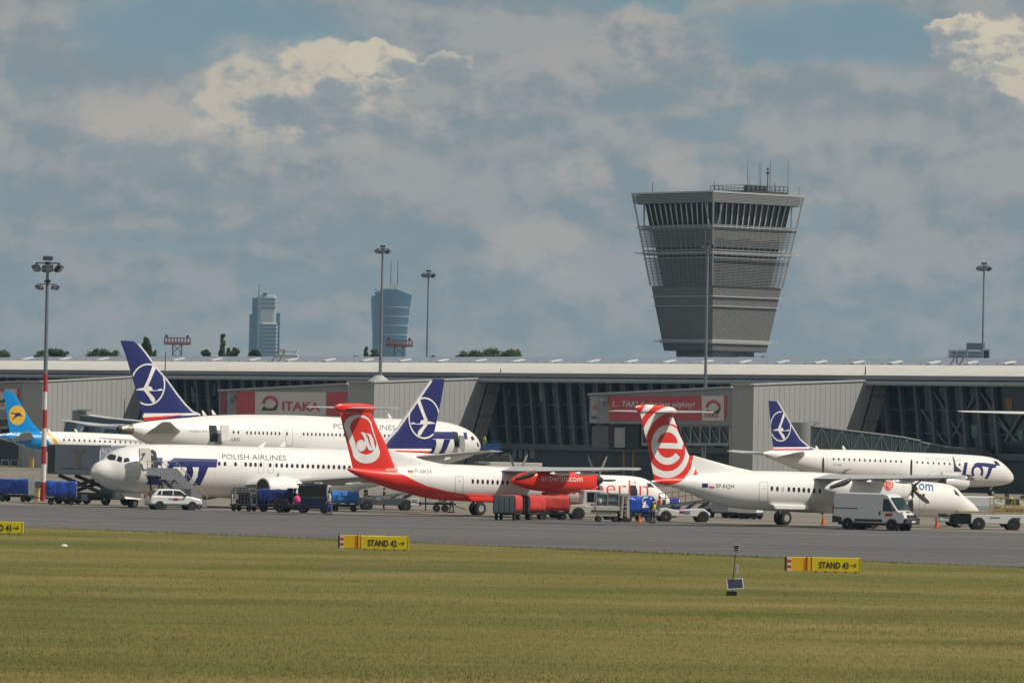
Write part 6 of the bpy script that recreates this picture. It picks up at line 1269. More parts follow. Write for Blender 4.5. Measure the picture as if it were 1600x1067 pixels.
# white hatchback
prof = [(-2.0, .34), (2.0, .34), (2.05, .55), (1.98, .80), (1.25, .98), (.9, 1.02), (-1.7, 1.06), (-1.98, .98), (-2.03, .6)]
green = [(1.0, 1.0), (.35, 1.48), (-.2, 1.54), (-1.35, 1.50), (-1.85, 1.02)]
r, bd = car('hatchback_car', 'small white hatchback with red door print parked under the air stairs', 'car', 270, 796, 20, van_w, prof, green, 1.74, (-1.27, 1.25), .31)
belt = 1.0; fnk = skew(1.0, .26)
def side_glass(r, polys, W_, belt, k, m=glassv, name='side_window', out=.012):
    for pts in polys:
        for y in (1, -1):
            f = skew(belt, k); vs = [f(Vector((x, y * (W_ / 2 - .06), z))) + Vector((0, y * out, 0)) for x, z in pts]; b = MB(); b.slab(vs, Vector((0, -y * .02, 0))); b.build(name, m, r)
side_glass(r, [[(.82, 1.06), (.32, 1.40), (-.18, 1.43), (-.18, 1.06)], [(-.26, 1.06), (-.26, 1.43), (-1.0, 1.41), (-1.1, 1.08)], [(-1.18, 1.09), (-1.1, 1.40), (-1.3, 1.39), (-1.48, 1.12)]], 1.74, 1.0, .26)
b = MB(); b.slab([(-1.84, -.6, 1.08), (-1.84, .6, 1.08), (-1.45, .54, 1.44), (-1.45, -.54, 1.44)], Vector((-.03, 0, .03))); b.build('rear_window', glassv, r); b = MB(); b.slab([(.98, -.68, 1.04), (.98, .68, 1.04), (.42, .6, 1.44), (.42, -.6, 1.44)], Vector((.03, 0, .03))); b.build('windscreen', glassv, r)
for y in (1, -1):
    b = MB(); b.box((-1.95, y * .72, .95), (.14, .2, .26)); b.build('rear_lamp', redlamp, r); b = MB(); b.box((1.93, y * .66, .76), (.16, .3, .14)); b.build('headlight', chrome, r); b = MB(); b.box((.72, y * .92, 1.08), (.12, .2, .14)); b.build('mirror', plast, r)
b = MB(); b.box((-2.03, 0, .62), (.03, .52, .12)); b.build('number_plate', whsh, r); b = MB(); b.box((0, 0, .36), (3.9, 1.70, .1)); b.build('sill', plast, r)
b = MB(); b.bar((-.6, -.893, .82), (.45, -.893, .80), .006, .07); b.build('door_stripe', mat('blue_print', (.15, .25, .5), .5), r); b = MB(); b.box((-.02, -.893, .80), (.36, .01, .15)); b.build('door_print', redlamp, r)

# white panel van
def panel_van():
    r = veh('panel_van', 'tall white panel van in the foreground beside the swirl tailed turboprop', 'van', 1370, 827.6, -33); W_ = 2.0
    f = lambda p: Vector((p.x, p.y * (1 - .055 * max(0, p.z - 1.0)), p.z))
    b = MB(); b.prism([(-2.95, .48), (1.2, .48), (1.2, 2.44), (1.0, 2.50), (-2.75, 2.52), (-2.9, 2.44)], -W_ / 2, W_ / 2, f); b.build('cargo_body', van_w, r, bevel=.08, seg=3)
    b = MB(); b.prism([(1.1, .50), (2.6, .50), (2.72, .85), (2.62, 1.15), (2.15, 1.34), (1.30, 2.42), (1.1, 2.47)], -W_ / 2 + .01, W_ / 2 - .01, f); b.build('cab', van_w, r, bevel=.08, seg=3)
    b = MB(); ws = [Vector((2.13, -.86, 1.40)), Vector((2.13, .86, 1.40)), Vector((1.47, .80, 2.22)), Vector((1.47, -.80, 2.22))]; b.slab([p + Vector((.05, 0, .035)) for p in ws], Vector((-.03, 0, -.02))); b.build('windscreen', mat('teal_windscreen', (.02, .05, .055), .05, spec=.6), r)
    for y in (1, -1):
        b = MB(); b.slab([f(Vector((x, y * (W_ / 2 + .008), z))) for x, z in ((1.96, 1.34), (1.38, 2.14), (1.0, 2.16), (.98, 1.30))], Vector((0, -y * .03, 0))); b.build('door_window', glassv, r)
        b = MB(); b.slab([f(Vector((x, y * (W_ / 2 + .004), z))) for x, z in ((.96, .56), (2.0, .62), (2.02, 1.26), (.96, 1.26))], Vector((0, -y * .03, 0))); b.build('cab_door', van_w, r)
        b = MB(); b.slab([f(Vector((x, y * (W_ / 2 + .012), z))) for x, z in ((1.2, .95), (1.75, .98), (1.75, 1.18), (1.2, 1.16))], Vector((0, -y * .02, 0))); b.build('door_print', redlamp, r)
        b = MB(); b.bar(f(Vector((-2.85, y * (W_ / 2 + .012), 1.46))), f(Vector((-1.0, y * (W_ / 2 + .012), 1.46))), .03, .05); b.build('slide_rail', plast, r)
        b = MB(); b.bar((-1.2, y * (W_ / 2 + .02), .66), (.95, y * (W_ / 2 + .02), .66), .05, .17); b.build('side_moulding', plast, r); b = MB(); b.box((.75, y * (W_ / 2 - .005), 1.15), (.10, .05, .24)); b.build('door_handle', plast, r)
        b = MB(); b.box((-2.93, y * .92, 1.35), (.06, .14, .7)); b.build('rear_lamp', redlamp, r); b = MB(); b.box((2.36, y * .78, 1.20), (.36, .34, .20)); b.build('headlight', chrome, r, bevel=.05)
        b = MB(); b.box((1.78, y * 1.16, 1.48), (.14, .24, .36)); b.box((1.80, y * 1.0, 1.40), (.06, .2, .06)); b.build('mirror', plast, r, bevel=.03)
        for x in (-1.75, 1.72): b = MB(); b.cyl((x, y * .7, .36), (x, y * (W_ / 2 + .01), .36), .46, n=22); b.build('wheel_arch', plast, r)
    b = MB(); b.box((2.68, 0, .66), (.34, 1.94, .42)); b.build('front_bumper', plast, r, bevel=.1, seg=3); b = MB(); b.box((2.66, 0, 1.0), (.16, 1.25, .18)); b.build('grille', plast, r); b = MB(); b.box((2.87, 0, .62), (.02, .52, .12)); b.build('number_plate', whsh, r); b = MB(); b.box((2.42, .0, 1.28), (.18, .32, .05), Matrix.Rotation(R(24), 3, 'Y')); b.build('bonnet_badge', redlamp, r)
    b = MB(); b.box((-2.92, 0, .62), (.14, 1.96, .32)); b.prism([(-2.97, .46), (-2.2, .46), (-2.2, .82), (-2.97, .95)], -1.012, 1.012); b.build('rear_bumper', plast, r, bevel=.03); b = MB(); b.box((-.3, 0, .42), (4.6, 1.6, .2)); b.build('underbody', chas, r)
    wheels(r, [(x, y * .86) for x in (-1.75, 1.72) for y in (1, -1)], .36, .24, mat('steel_rim', (.30, .31, .32), .5, .5), out=.05)
panel_van()

# belt loaders
def belt_loader(label, px, py, hdg, m, L_, z0, z1, bm_, wheel_r, rail, print_=None):
    r = veh('belt_loader', label, 'belt loader', px, py, hdg)
    b = MB(); b.prism([(-L_ * .42, .38), (L_ * .40, .38), (L_ * .42, .60), (L_ * .30, .98), (L_ * .05, .92), (-L_ * .1, .80), (-L_ * .30, .98), (-L_ * .40, .92), (-L_ * .43, .60)], -.85, .85); b.build('body', m, r, bevel=.07, seg=3)
    wheels(r, [(x * L_ * .30, y * .76) for x in (1, -1) for y in (1, -1)], wheel_r, .24, out=.02)
    for x in (1, -1):
        for y in (1, -1): b = MB(); b.cyl((x * L_ * .30, y * .6, wheel_r), (x * L_ * .30, y * .856, wheel_r), wheel_r * 1.2, n=20); b.build('wheel_arch', plast, r)
    a, c = Vector((-L_ * .5, -.1, z0)), Vector((L_ * .62, -.1, z1))
    b = MB(); b.bar(a, c, .85, .20); cv = b.build('conveyor', bm_, r); b = MB(); b.bar(a + Z * .11, c + Z * .11, .62, .03); b.build('belt', black, cv)
    b = MB(); b.cyl(a + Vector((0, -.42, 0)), a + Vector((0, .42, 0)), .13); b.cyl(c + Vector((0, -.42, 0)), c + Vector((0, .42, 0)), .13); b.build('roller', metal, cv)
    b = MB(); mid = a.lerp(c, .62)
    for y in (-.45, .25): b.bar(mid + Vector((0, y, 0)), (L_ * .0, y, .7), .12); b.bar(a.lerp(c, .3) + Vector((0, y, 0)), (-L_ * .25, y, .8), .10); b.bar(a.lerp(c, .82) + Vector((0, y, 0)), (L_ * .22, y, .75), .12, .2)
    b.build('lift_arm', chas, r)
    if rail:
        n = 8; b = MB()
        for y in (.48,):
            for k in range(n + 1): p = a.lerp(c, .12 + .76 * k / n) + Vector((0, y, .1)); b.bar(p, p + Z * rail[0], .05)
            for q in (1.0, .55): b.bar(a.lerp(c, .12) + Vector((0, y, .1 + rail[0] * q)), a.lerp(c, .88) + Vector((0, y, .1 + rail[0] * q)), .05)
        b.build('side_rail', rail[1], r)
    b = MB(); b.box((-L_ * .22, .55, 1.05), (.5, .5, .12)); b.box((-L_ * .28, .55, 1.3), (.1, .5, .5)); b.bar((-L_ * .12, .55, .9), (-L_ * .16, .55, 1.4), .05); b.build('driver_seat', plast, r)
    return r
bl = belt_loader('grey belt loader with pale rails and white plate under the red turboprop tail', 602, 796.5, 8, mat('slate_vehicle', (.07, .085, .11), .5, var=.15), 5.0, .72, 1.5, galv, .36, (.65, mat('pale_rail', (.55, .57, .58), .5)))
b = MB(); b.box((2.2, -.9, .72), (.66, .05, .62)); b.build('white_plate', whsh, bl)
for pz, pw in ((.8, .46), (.66, .28)): b = MB(); b.box((2.2, -.93, pz), (pw, .02, .06)); b.build('plate_print', dtext, bl)
b = MB(); b.box((2.3, 0, .55), (.9, 1.6, .35)); b.build('blue_nose', mat('blue_vehicle', (.02, .06, .25), .4), bl, bevel=.05)
bl2 = belt_loader('white belt loader with brown rails reaching under the swirl tailed turboprop', 1066, 814.5, 10, van_w, 4.6, .95, 1.65, mat('belt_frame_grey', (.13, .145, .15), .5), .36, (.85, brownm))
b = MB(); b.box((-.2, -.868, .70), (.35, .012, .18)); b.build('side_print', redlamp, bl2); b = MB(); b.box((.2, -.868, .68), (.42, .012, .22)); b.build('side_print', mat('blue_print', (.15, .25, .5), .5), bl2)

# small tow dolly
r = veh('tow_dolly', 'low dark tow dolly with drawbar beside a bending worker', 'dolly', 686, 799.5, 3)
b = MB(); b.box((0, 0, .62), (2.6, .25, .14)); b.box((.3, 0, .7), (1.2, 1.0, .1)); b.bar((-1.2, 0, .6), (-2.4, 0, .75), .08); b.bar((1.2, 0, .5), (2.1, 0, .2), .07); b.build('frame', chas, r); b = MB(); b.bar((-.9, -.3, .7), (-.3, .3, 1.25), .08); b.bar((.0, -.3, .7), (.6, .3, 1.2), .08); b.bar((-.6, 0, 1.1), (.8, 0, 1.15), .09); b.box((.2, 0, .98), (.5, .5, .4)); b.build('pump_gear', galv, r); wheels(r, [(-.2, .5), (-.2, -.5), (.45, .5), (.45, -.5)], .28, .16)
b = MB(); b.cyl((-1.05, 0, .6), (-1.05, 0, 1.45), .06); b.cyl((-1.05, 0, .05), (-1.05, 0, .6), .05); b.build('jack_leg', chas, r)

# white service truck with low nose
r = veh('service_truck', 'boxy white service truck with tall cab behind the cage lift', 'truck', 926, 811, 8)
b = MB(); b.prism([(-2.0, .40), (2.2, .40), (2.2, .95), (-.55, .98), (-.75, 1.10), (-1.95, 1.0), (-2.05, .7)], -.95, .95); b.build('chassis_body', cream_v, r, bevel=.06, seg=3)
b = MB(); b.prism([(-.95, .9), (.55, .9), (.55, 2.05), (.45, 2.12), (-.75, 2.12), (-.85, 2.05)], -.92, .92); b.build('cab', van_w, r, bevel=.07, seg=3)
for y in (1, -1): b = MB(); b.box((-.1, y * .925, 1.62), (.95, .02, .72)); b.build('cab_window', glassv, r)
b = MB(); b.box((-.1, -.93, 1.08), (.42, .015, .09)); b.build('side_print', redlamp, r); b = MB(); b.box((.555, 0, 1.65), (.02, 1.6, .65)); b.build('windscreen', glassv, r); b = MB(); b.box((.8, -1.05, 1.6), (.12, .2, .3)); b.build('mirror', plast, r)
wheels(r, [(x, y * .85) for x in (-1.2, 1.3) for y in (1, -1)], .40, .26)
for x in (-1.2, 1.3):
    for y in (1, -1): b = MB(); b.cyl((x, y * .7, .4), (x, y * .957, .4), .48, n=20); b.build('wheel_arch', plast, r)
b = MB(); b.box((.35, -.96, .62), (1.2, .03, .14)); b.build('side_step', plast, r)
r = veh('cage_lift', 'pale wheeled cage lift with ladder column in front of the white service truck', 'cage lift', 954, 815, 6)
b = MB(); b.box((-.3, 0, .95), (1.7, 1.2, .32)); b.box((-.3, 0, .55), (1.4, 1.0, .3)); b.build('base', cream_v, r, bevel=.03)
b = MB()
for x in (-1.1, -.3, .5):
    for y in (-.55, .55): b.bar((x, y, 1.1), (x, y, 2.0), .07)
for z in (1.5, 2.0):
    for y in (-.55, .55): b.bar((-1.1, y, z), (.5, y, z), .06)
    for x in (-1.1, .5): b.bar((x, -.55, z), (x, .55, z), .06)
b.build('cage', mat('cage_grey', (.32, .35, .36), .5, .3), r); b = MB(); b.slab([(-1.05, -.5, 1.12), (.45, -.5, 1.12), (.45, -.5, 1.95), (-1.05, -.5, 1.95)], Vector((0, .02, 0))); b.build('mesh_screen', mat('mesh_grey', (.16, .19, .20), .5), r); b = MB(); b.ball((-.85, -.6, 1.45), (.14, .05, .18)); b.build('round_lamp', cream_v, r, smooth=60)
b = MB()
for y in (-.4, .4):
    b.bar((.75, y, .3), (.85, y, 2.0), .10); b.bar((1.25, y, .3), (1.2, y, 2.0), .10)
for k in range(6): b.bar((1.0, -.4, .5 + .3 * k), (1.0, .4, .5 + .3 * k), .08)
b.box((1.0, 0, 1.95), (.6, .9, .14)); b.build('ladder_column', cream_v, r); wheels(r, [(-.9, -.45), (-.9, .45), (.3, -.45), (.3, .45), (1.0, -.45), (1.0, .45)], .2, .14)

# silver people carrier and white ground power cart behind
prof = [(-2.3, .34), (2.2, .34), (2.25, .7), (2.0, .95), (1.2, 1.08), (-2.2, 1.12), (-2.32, .7)]; green = [(1.25, 1.05), (.5, 1.72), (-.2, 1.8), (-1.95, 1.76), (-2.22, 1.1)]
r, bd = car('people_carrier', 'silver people carrier seen from behind under the swirl tailed turboprop', 'van', 1140, 808.5, 128, mat('silver_mauve_paint', (.34, .33, .36), .3, .3), prof, green, 1.85, (-1.35, 1.4), .33)
side_glass(r, [[(1.0, 1.14), (.42, 1.64), (-.3, 1.68), (-.3, 1.14)], [(-.4, 1.14), (-.4, 1.68), (-1.8, 1.64), (-1.95, 1.16)]], 1.85, 1.05, .26)
b = MB(); b.slab([(-2.24, -.7, 1.18), (-2.24, .7, 1.18), (-2.05, .62, 1.68), (-2.05, -.62, 1.68)], Vector((-.03, 0, .01))); b.build('rear_window', glassv, r)
for y in (1, -1): b = MB(); b.box((-2.28, y * .82, 1.15), (.12, .16, .5)); b.build('rear_lamp', redlamp, r)
b = MB(); b.box((-2.35, 0, .55), (.1, 1.75, .28)); b.build('rear_bumper', plast, r)
for px, lab in ((1157, 'white power cart directly right of the silver people carrier'), (1172.5, 'smaller white power cart at the end, left of the turboprop wheel')):
    r = veh('power_cart', lab, 'power cart', px, 809.5 + (px - 1157) * .08, -30, 'white ground power carts'); b = MB(); b.prism([(-.8, .45), (.8, .45), (.8, 1.2), (.7, 1.32), (-.7, 1.32), (-.8, 1.2)], -.55, .55); b.build('housing', van_w, r, bevel=.06); b = MB(); b.box((0, 0, .4), (1.7, 1.0, .22)); b.build('base', chas, r); wheels(r, [(x, y) for x in (-.55, .55) for y in (-.45, .45)], .24, .16); b = MB(); b.box((0, -.56, 1.0), (.9, .02, .12)); b.build('vent', plast, r)

# flatbed loader on the right
r = veh('deck_loader', 'white deck loader with dirty yellow rails at the right edge of the picture', 'deck loader', 1549, 827, 4)
b = MB(); b.prism([(-1.6, .42), (2.4, .42), (2.45, .95), (2.2, 1.12), (-1.6, 1.05)], -.95, .95); b.build('chassis_body', van_w, r, bevel=.05); wheels(r, [(x, y * .86) for x in (-1.05, 1.45) for y in (1, -1)], .40, .26)
for x in (-1.05, 1.45):
    for y in (1, -1): b = MB(); b.cyl((x, y * .7, .4), (x, y * .957, .4), .47, n=20); b.build('wheel_arch', plast, r)
b = MB(); b.box((.15, 0, 1.22), (5.3, 1.9, .12)); b.build('deck', yelv, r); b = MB(); b.box((-2.2, 0, .72), (1.25, 1.5, .75)); b.box((-2.7, -.3, .6), (.7, .5, .4)); b.build('engine_block', mat('oily_dark_metal', (.035, .04, .042), .5, .4, var=.4, scale=3), r, bevel=.05); b = MB(); b.bar((-2.6, 0, .85), (-3.6, 0, 1.0), .12); b.box((-3.5, 0, .95), (.5, .9, .22)); b.build('drawbar', chas, r)
b = MB()
for x in (.0, .8, 1.5, 2.3, 2.75):
    for y in (-.9, .9): b.bar((x, y, 1.28), (x, y, 2.25), .07)
for z in (1.7, 2.2):
    for y in (-.9, .9): b.bar((0, y, z), (2.75, y, z), .06)
b.bar((.0, -.9, 2.3), (1.2, -.9, 2.3), .12, .08); b.bar((0, .9, 1.3), (.8, .9, 2.2), .05); b.bar((1.5, -.9, 1.3), (2.3, -.9, 2.2), .05); b.box((1.9, -.92, 1.55), (1.5, .04, .18)); b.box((.4, -.92, 1.42), (.7, .04, .22)); b.bar((.8, -.9, 1.3), (1.5, -.9, 2.2), .05); b.build('yellow_cage', yelv, r)
b = MB(); b.box((1.75, 0, 1.5), (1.7, 1.3, .38)); b.box((.6, .2, 1.6), (.7, .8, .55)); b.box((2.3, .3, 1.85), (.7, .8, .35)); b.box((.9, -.5, 1.45), (.5, .4, .3)); b.build('load', mat('white_load', (.60, .58, .52), .6), r, bevel=.05)
for bx_ in (((1.5, .3, 1.95), (.9, .7, .4)), ((.35, -.4, 1.45), (.4, .4, .3)), ((1.05, 0, 2.35), (.3, .3, .35)), ((2.2, .2, 2.3), (.25, .25, .3))): b = MB(); b.box(*bx_); b.build('dark_load', plast, r)
for bx_ in (((1.6, -.96, .8), (.6, .012, .16)), ((.1, -.96, .85), (.7, .012, .06))): b = MB(); b.box(*bx_); b.build('side_print', dtext, r)
# long white bus behind it
r = veh('apron_bus', 'long low white bus with rounded end behind the deck loader', 'bus', 1530, 822.4, 6)
b = MB(); b.prism([(-3.2, .3), (2.9, .3), (3.2, .7), (3.15, 1.25), (2.8, 1.9), (2.2, 2.2), (-3.1, 2.24), (-3.2, 2.05)], -1.05, 1.05); b.build('body', mat('pale_bus_paint', (.62, .64, .64), .35, var=.04), r, bevel=.12, seg=3)
b = MB(); b.box((-.5, -1.06, 1.30), (4.8, .03, .45)); b.build('window_strip', mat('pale_window_tint', (.36, .41, .44), .15), r); b = MB(); b.slab([(3.18, -.92, 1.1), (3.18, .92, 1.1), (2.86, .88, 1.86), (2.86, -.88, 1.86)], Vector((.05, 0, .03))); b.build('windscreen', glassv, r); wheels(r, [(x, y) for x in (-2, 2.0) for y in (-.9, .9)], .4, .26)
for k in range(7): b = MB(); b.box((-2.9 + .62 * k, -1.075, .85), (.2, .02, .24)); b.build('vent', plast, r)

# vehicles on the far side of the apron, under the right regional jet
def box_truck(name, label, cat, px, py, hdg, m, L_, W_, H, cabm):
    r = veh(name, label, cat, px, py, hdg); b = MB(); b.prism([(-L_ / 2, .5), (L_ / 2 - 1.5, .5), (L_ / 2 - 1.5, H), (-L_ / 2, H)], -W_ / 2, W_ / 2); b.build('box', m, r, bevel=.05)
    b = MB(); b.prism([(L_ / 2 - 1.45, .45), (L_ / 2, .45), (L_ / 2, 1.1), (L_ / 2 - .4, 1.95), (L_ / 2 - 1.45, 2.0)], -W_ / 2 + .05, W_ / 2 - .05); b.build('cab', cabm, r, bevel=.06)
    b = MB(); b.slab([(L_ / 2 - .02, -W_ / 2 + .15, 1.15), (L_ / 2 - .02, W_ / 2 - .15, 1.15), (L_ / 2 - .36, W_ / 2 - .2, 1.85), (L_ / 2 - .36, -W_ / 2 + .2, 1.85)], Vector((.04, 0, .02))); b.build('windscreen', glassv, r)
    for y in (1, -1): b = MB(); b.box((L_ / 2 - .9, y * (W_ / 2 - .04), 1.5), (.7, .02, .5)); b.build('side_window', glassv, r)
    wheels(r, [(x, y * (W_ / 2 - .15)) for x in (-L_ / 2 + .8, L_ / 2 - .8) for y in (1, -1)], .4, .25); return r
box_truck('box_truck', 'teal topped box truck under the nose of the right regional jet', 'truck', 1590, 767, 20, mat('teal_truck', (.03, .10, .16), .4), 6, 2.2, 2.7, van_w)
box_truck('pushback_tug', 'low white tug in front of the right regional jet nose wheel', 'tug', 1560, 767, 200, van_w, 5, 2.3, 1.3, van_w); box_truck('service_van', 'blue service van behind the right turboprop nose', 'van', 1503, 765, 10, mat('blue_van', (.02, .05, .22), .35), 5.5, 2, 2.0, mat('blue_van', (.02, .05, .22), .35))
b_ = box_truck('pump_truck', 'pale pump truck standing in front of the wide body nose', 'truck', 812, 757, 12, cream_v, 8, 2.4, 2.7, cream_v)
r = veh('loader_platform', 'grey machinery of a cargo loader beside the pale pump truck', 'cargo loader', 772, 756, 15); b = MB(); b.box((0, 0, 2.6), (4.6, 2.4, .3)); b.build('platform', galv, r); b = MB(); b.prism([(.7, 2.75), (2.2, 2.75), (2.3, 3.3), (1.7, 3.8), (.9, 3.6)], -.8, .5); b.prism([(-1.1, 2.75), (.55, 2.75), (.4, 3.5), (-.2, 3.75), (-.9, 3.4)], -.9, .6); b.box((-1.7, 0, 3.2), (.9, 1.2, .9)); b.cyl((-.4, -1.0, 3.2), (-.4, -.6, 3.2), .35); b.build('machinery', mat('oily_dark_metal', (.035, .04, .042), .5, .4, var=.4, scale=3), r, smooth=50)
b = MB(); b.bar((-1.8, -1, 2.5), (1.8, -1, .6), .2); b.bar((1.8, -1, 2.5), (-1.8, -1, .6), .2); b.bar((-1.8, 1, 2.5), (1.8, 1, .6), .2); b.bar((1.8, 1, 2.5), (-1.8, 1, .6), .2); b.box((0, 0, .6), (4.8, 2.2, .35)); b.build('scissor_lift', chas, r); wheels(r, [(x, y) for x in (-1.7, 1.7) for y in (-1, 1)], .42, .25)
r = veh('lift_basket', 'blue lift basket raised in front of the dark terminal glass', 'lift platform', 768, 753, 5); blu = mat('blue_lift_paint', (.015, .07, .20), .45, var=.15); zb = at(768, 702, (r.location.y)).z
b = MB(); b.box((0, 0, zb), (2.2, 1.6, .12)); b.build('basket_floor', blu, r); b = MB()
for x in (-1.05, 0, 1.05):
    for y in (-.75, .75): b.bar((x, y, zb), (x, y, zb + 1.05), .07)
for z in (.5, 1.05):
    for y in (-.75, .75): b.bar((-1.05, y, zb + z), (1.05, y, zb + z), .07)
    for x in (-1.05, 1.05): b.bar((x, -.75, zb + z), (x, .75, zb + z), .07)
b.build('basket_rail', blu, r); b = MB(); b.slab([(-1.05, -.76, zb + .05), (1.05, -.76, zb + .05), (1.05, -.76, zb + .75), (-1.05, -.76, zb + .75)], Vector((0, .02, 0))); b.build('toe_board', blu, r)
b = MB(); b.bar((-.9, 0, zb - .1), (.9, 0, .6), .25); b.bar((.9, .3, zb - .1), (-.9, .3, .6), .25); b.box((0, 0, .6), (2.6, 1.5, .4)); b.build('scissor_mast', blu, r); wheels(r, [(x, y) for x in (-.9, .9) for y in (-.65, .65)], .3, .2)

# ------------------------------------------------------------------ people
def limb_mesh(name, chains, m, root, levels=1):
    """one continuous skinned surface from chains of (point, radius); chains share their joint points"""
    pts = {}; vs = []; rad = []; es = []
    for ch in chains:
        prev = None
        for p, r_ in ch:
            k = tuple(round(c, 4) for c in p)
            if k not in pts: pts[k] = len(vs); vs.append(p); rad.append(r_)
            if prev is not None and prev != pts[k]: es.append((prev, pts[k]))
            prev = pts[k]
    me = bpy.data.meshes.new(name); me.from_pydata(vs, es, []); o = bpy.data.objects.new(name, me); COL.objects.link(o); me.materials.append(m); o.parent = root
    o.modifiers.new('skin', 'SKIN')
    if not me.skin_vertices: 
        bm = bmesh.new(); bm.from_mesh(me); bm.verts.layers.skin.verify(); bm.to_mesh(me); bm.free()
    for i, sv in enumerate(me.skin_vertices[0].data): sv.radius = rad[i] if isinstance(rad[i], tuple) else (rad[i], rad[i]); sv.use_root = (i == 0)
    s = o.modifiers.new('subdivision', 'SUBSURF'); s.levels = levels; s.render_levels = levels
    for p_ in me.polygons: p_.use_smooth = True
    return o
def person(label, loc, rz, top_m, leg_m, pose='stand', vest=None, hair=hairm, group=None):
    r = thing('person', label, 'person', loc, rz, group); V3 = lambda x, y, z: (x, y, z)
    ln = {'stand': 0.0, 'bend': .62, 'sit': 0.05, 'walk': .06}[pose]; hz_ = .93 if pose != 'sit' else .90
    hip = Vector((0, 0, hz_)); up = Vector((math.sin(ln), 0, math.cos(ln))); chest = hip + up * .42; neck = hip + up * .56; head = neck + (up * .5 + Z * .5).normalized() * .12 + Vector((.02, 0, 0)); crown = head + (up * .5 + Z * .5).normalized() * .13
    ch = [[(tuple(hip), .13), (tuple(hip + up * .2), .125), (tuple(chest), .145), (tuple(neck), .06), (tuple(head), .088), (tuple(crown), .075)], [(tuple(head), .088), (tuple(head + Vector((.10, 0, -.02))), .018)]]
    cl = [[(tuple(hip), .15), (tuple(hip + up * .2), .145), (tuple(chest), .165), (tuple(chest + up * .1), .10)]]; lg = [[(tuple(hip + Vector((0, 0, .05))), .148), (tuple(hip), .15)]]
    for s in (1, -1):
        hj = hip + Vector((0, s * .10, -.06))
        if pose == 'sit': kn = hj + Vector((.42, s * .03, 0)); an = kn + Vector((.05, 0, -.42))
        else:
            st = {'stand': .04, 'bend': .12, 'walk': .2}[pose] * s; kn = hj + Vector((st * .7 + .04, s * .03, -.41)); an = Vector((st, s * .13, .09))
        toe = an + Vector((.17, s * .02, -.05))
        ch.append([(tuple(hip), .13), (tuple(hj), .09), (tuple(kn), .062), (tuple(an), .042), (tuple(toe), .035)]); lg.append([(tuple(hip), .15), (tuple(hj), .105), (tuple(kn), .078), (tuple(an + Z * .02), .062)])
        sh = chest + up * .06 + Vector((0, s * .19, 0)); fw = {'stand': .10, 'bend': .22, 'sit': .28, 'walk': .15 * s}[pose]; el = sh + Vector((fw * .3, s * .07, -.28)); wr = el + Vector((fw + .06, -s * .03, -.23 if pose != 'sit' else -.02)); hd = wr + Vector((.03, 0, -.08 if pose != 'sit' else 0))
        ch.append([(tuple(chest), .145), (tuple(sh), .062), (tuple(el), .045), (tuple(wr), .030), (tuple(hd), .034)])
        for k in range(4): f0 = hd + Vector((.012 * k - .02, s * .004, -.02)); ch.append([(tuple(hd), .034), (tuple(f0 + Vector((0, 0, -.03))), .009), (tuple(f0 + Vector((.008, 0, -.07 + .006 * abs(k - 1.4)))), .008)])
        ch.append([(tuple(hd), .034), (tuple(hd + Vector((.035, -s * .01, -.015))), .010), (tuple(hd + Vector((.045, -s * .015, -.05))), .008)])
        cl.append([(tuple(chest), .165), (tuple(sh), .08), (tuple(el), .062), (tuple(el.lerp(wr, .8)), .048)])
    limb_mesh('body', ch, skin, r); limb_mesh('jacket', cl, top_m, r); limb_mesh('trousers', lg, leg_m, r)
    if vest: limb_mesh('vest', [[(tuple(hip + up * .02), .165), (tuple(hip + up * .2), .162), (tuple(chest), .182), (tuple(chest + up * .09), .12)], [(tuple(chest), .182), (tuple(chest + Vector((0, .12, .06))), .10)], [(tuple(chest), .182), (tuple(chest + Vector((0, -.12, .06))), .10)]], vest, r)
    b = MB(); b.ball(head + Vector((-.02, 0, .06)), (.105, .098, .10), 12, 8); b.build('hair', hair, r, smooth=60)
    for s in (1, -1): b = MB(); b.box((lg[1 if s == 1 else 2][-1][0][0] + .06, s * .13 if pose != 'sit' else s * .14, lg[1][-1][0][2] - .07), (.28, .10, .09)); b.build('shoe', black, r, bevel=.03)
    return r
def stand(label, px, py, rz, *a, **k): p = G(px, py); return person(label, (p.x, p.y, 0), R(rz), *a, **k)
stand('person in yellow vest and dark trousers standing between blue cart and white belt loader', 1020.5, 817, 150, trous, trous, 'stand', hivis)
stand('person in red jacket with yellow vest panel beside the blue carts', 1029, 812, 20, redj, trous, 'walk')
stand('person in yellow vest bending over the tow dolly', 706, 800.5, 170, trous, trous, 'bend', hivis)
stand('person in white shirt and blue trousers beside the navy tug', 514.5, 803.5, 200, whsh, bluet, 'walk')
def on(label, px, py, d, rz, *a, **k): p = at(px, py, d); return person(label, (p.x, p.y, p.z), R(rz), *a, **k)
dl = bl.location.y
on('person in green vest standing at the low end of the grey belt loader', 570, 795, dl + 1.6, 20, trous, trous, 'stand', hivis)
on('person in yellow vest standing behind the middle of the grey belt loader', 600, 797, dl + 1.8, 190, trous, trous, 'stand', hivis)
tr_ = [o for o in bpy.data.objects if o.name.startswith('open_tractor')][0]
person('person in green vest driving the dark open tractor', tr_.location + Vector((.25, -.03, .0)), tr_.rotation_euler.z, trous, trous, 'sit', hivis)
bk = [o for o in bpy.data.objects if o.name.startswith('lift_basket')][0]
person('person in yellow vest standing in the blue lift basket', bk.location + Vector((-1.0, 0, zb + .06)), R(30), hivis, hivis, 'stand', hivis)

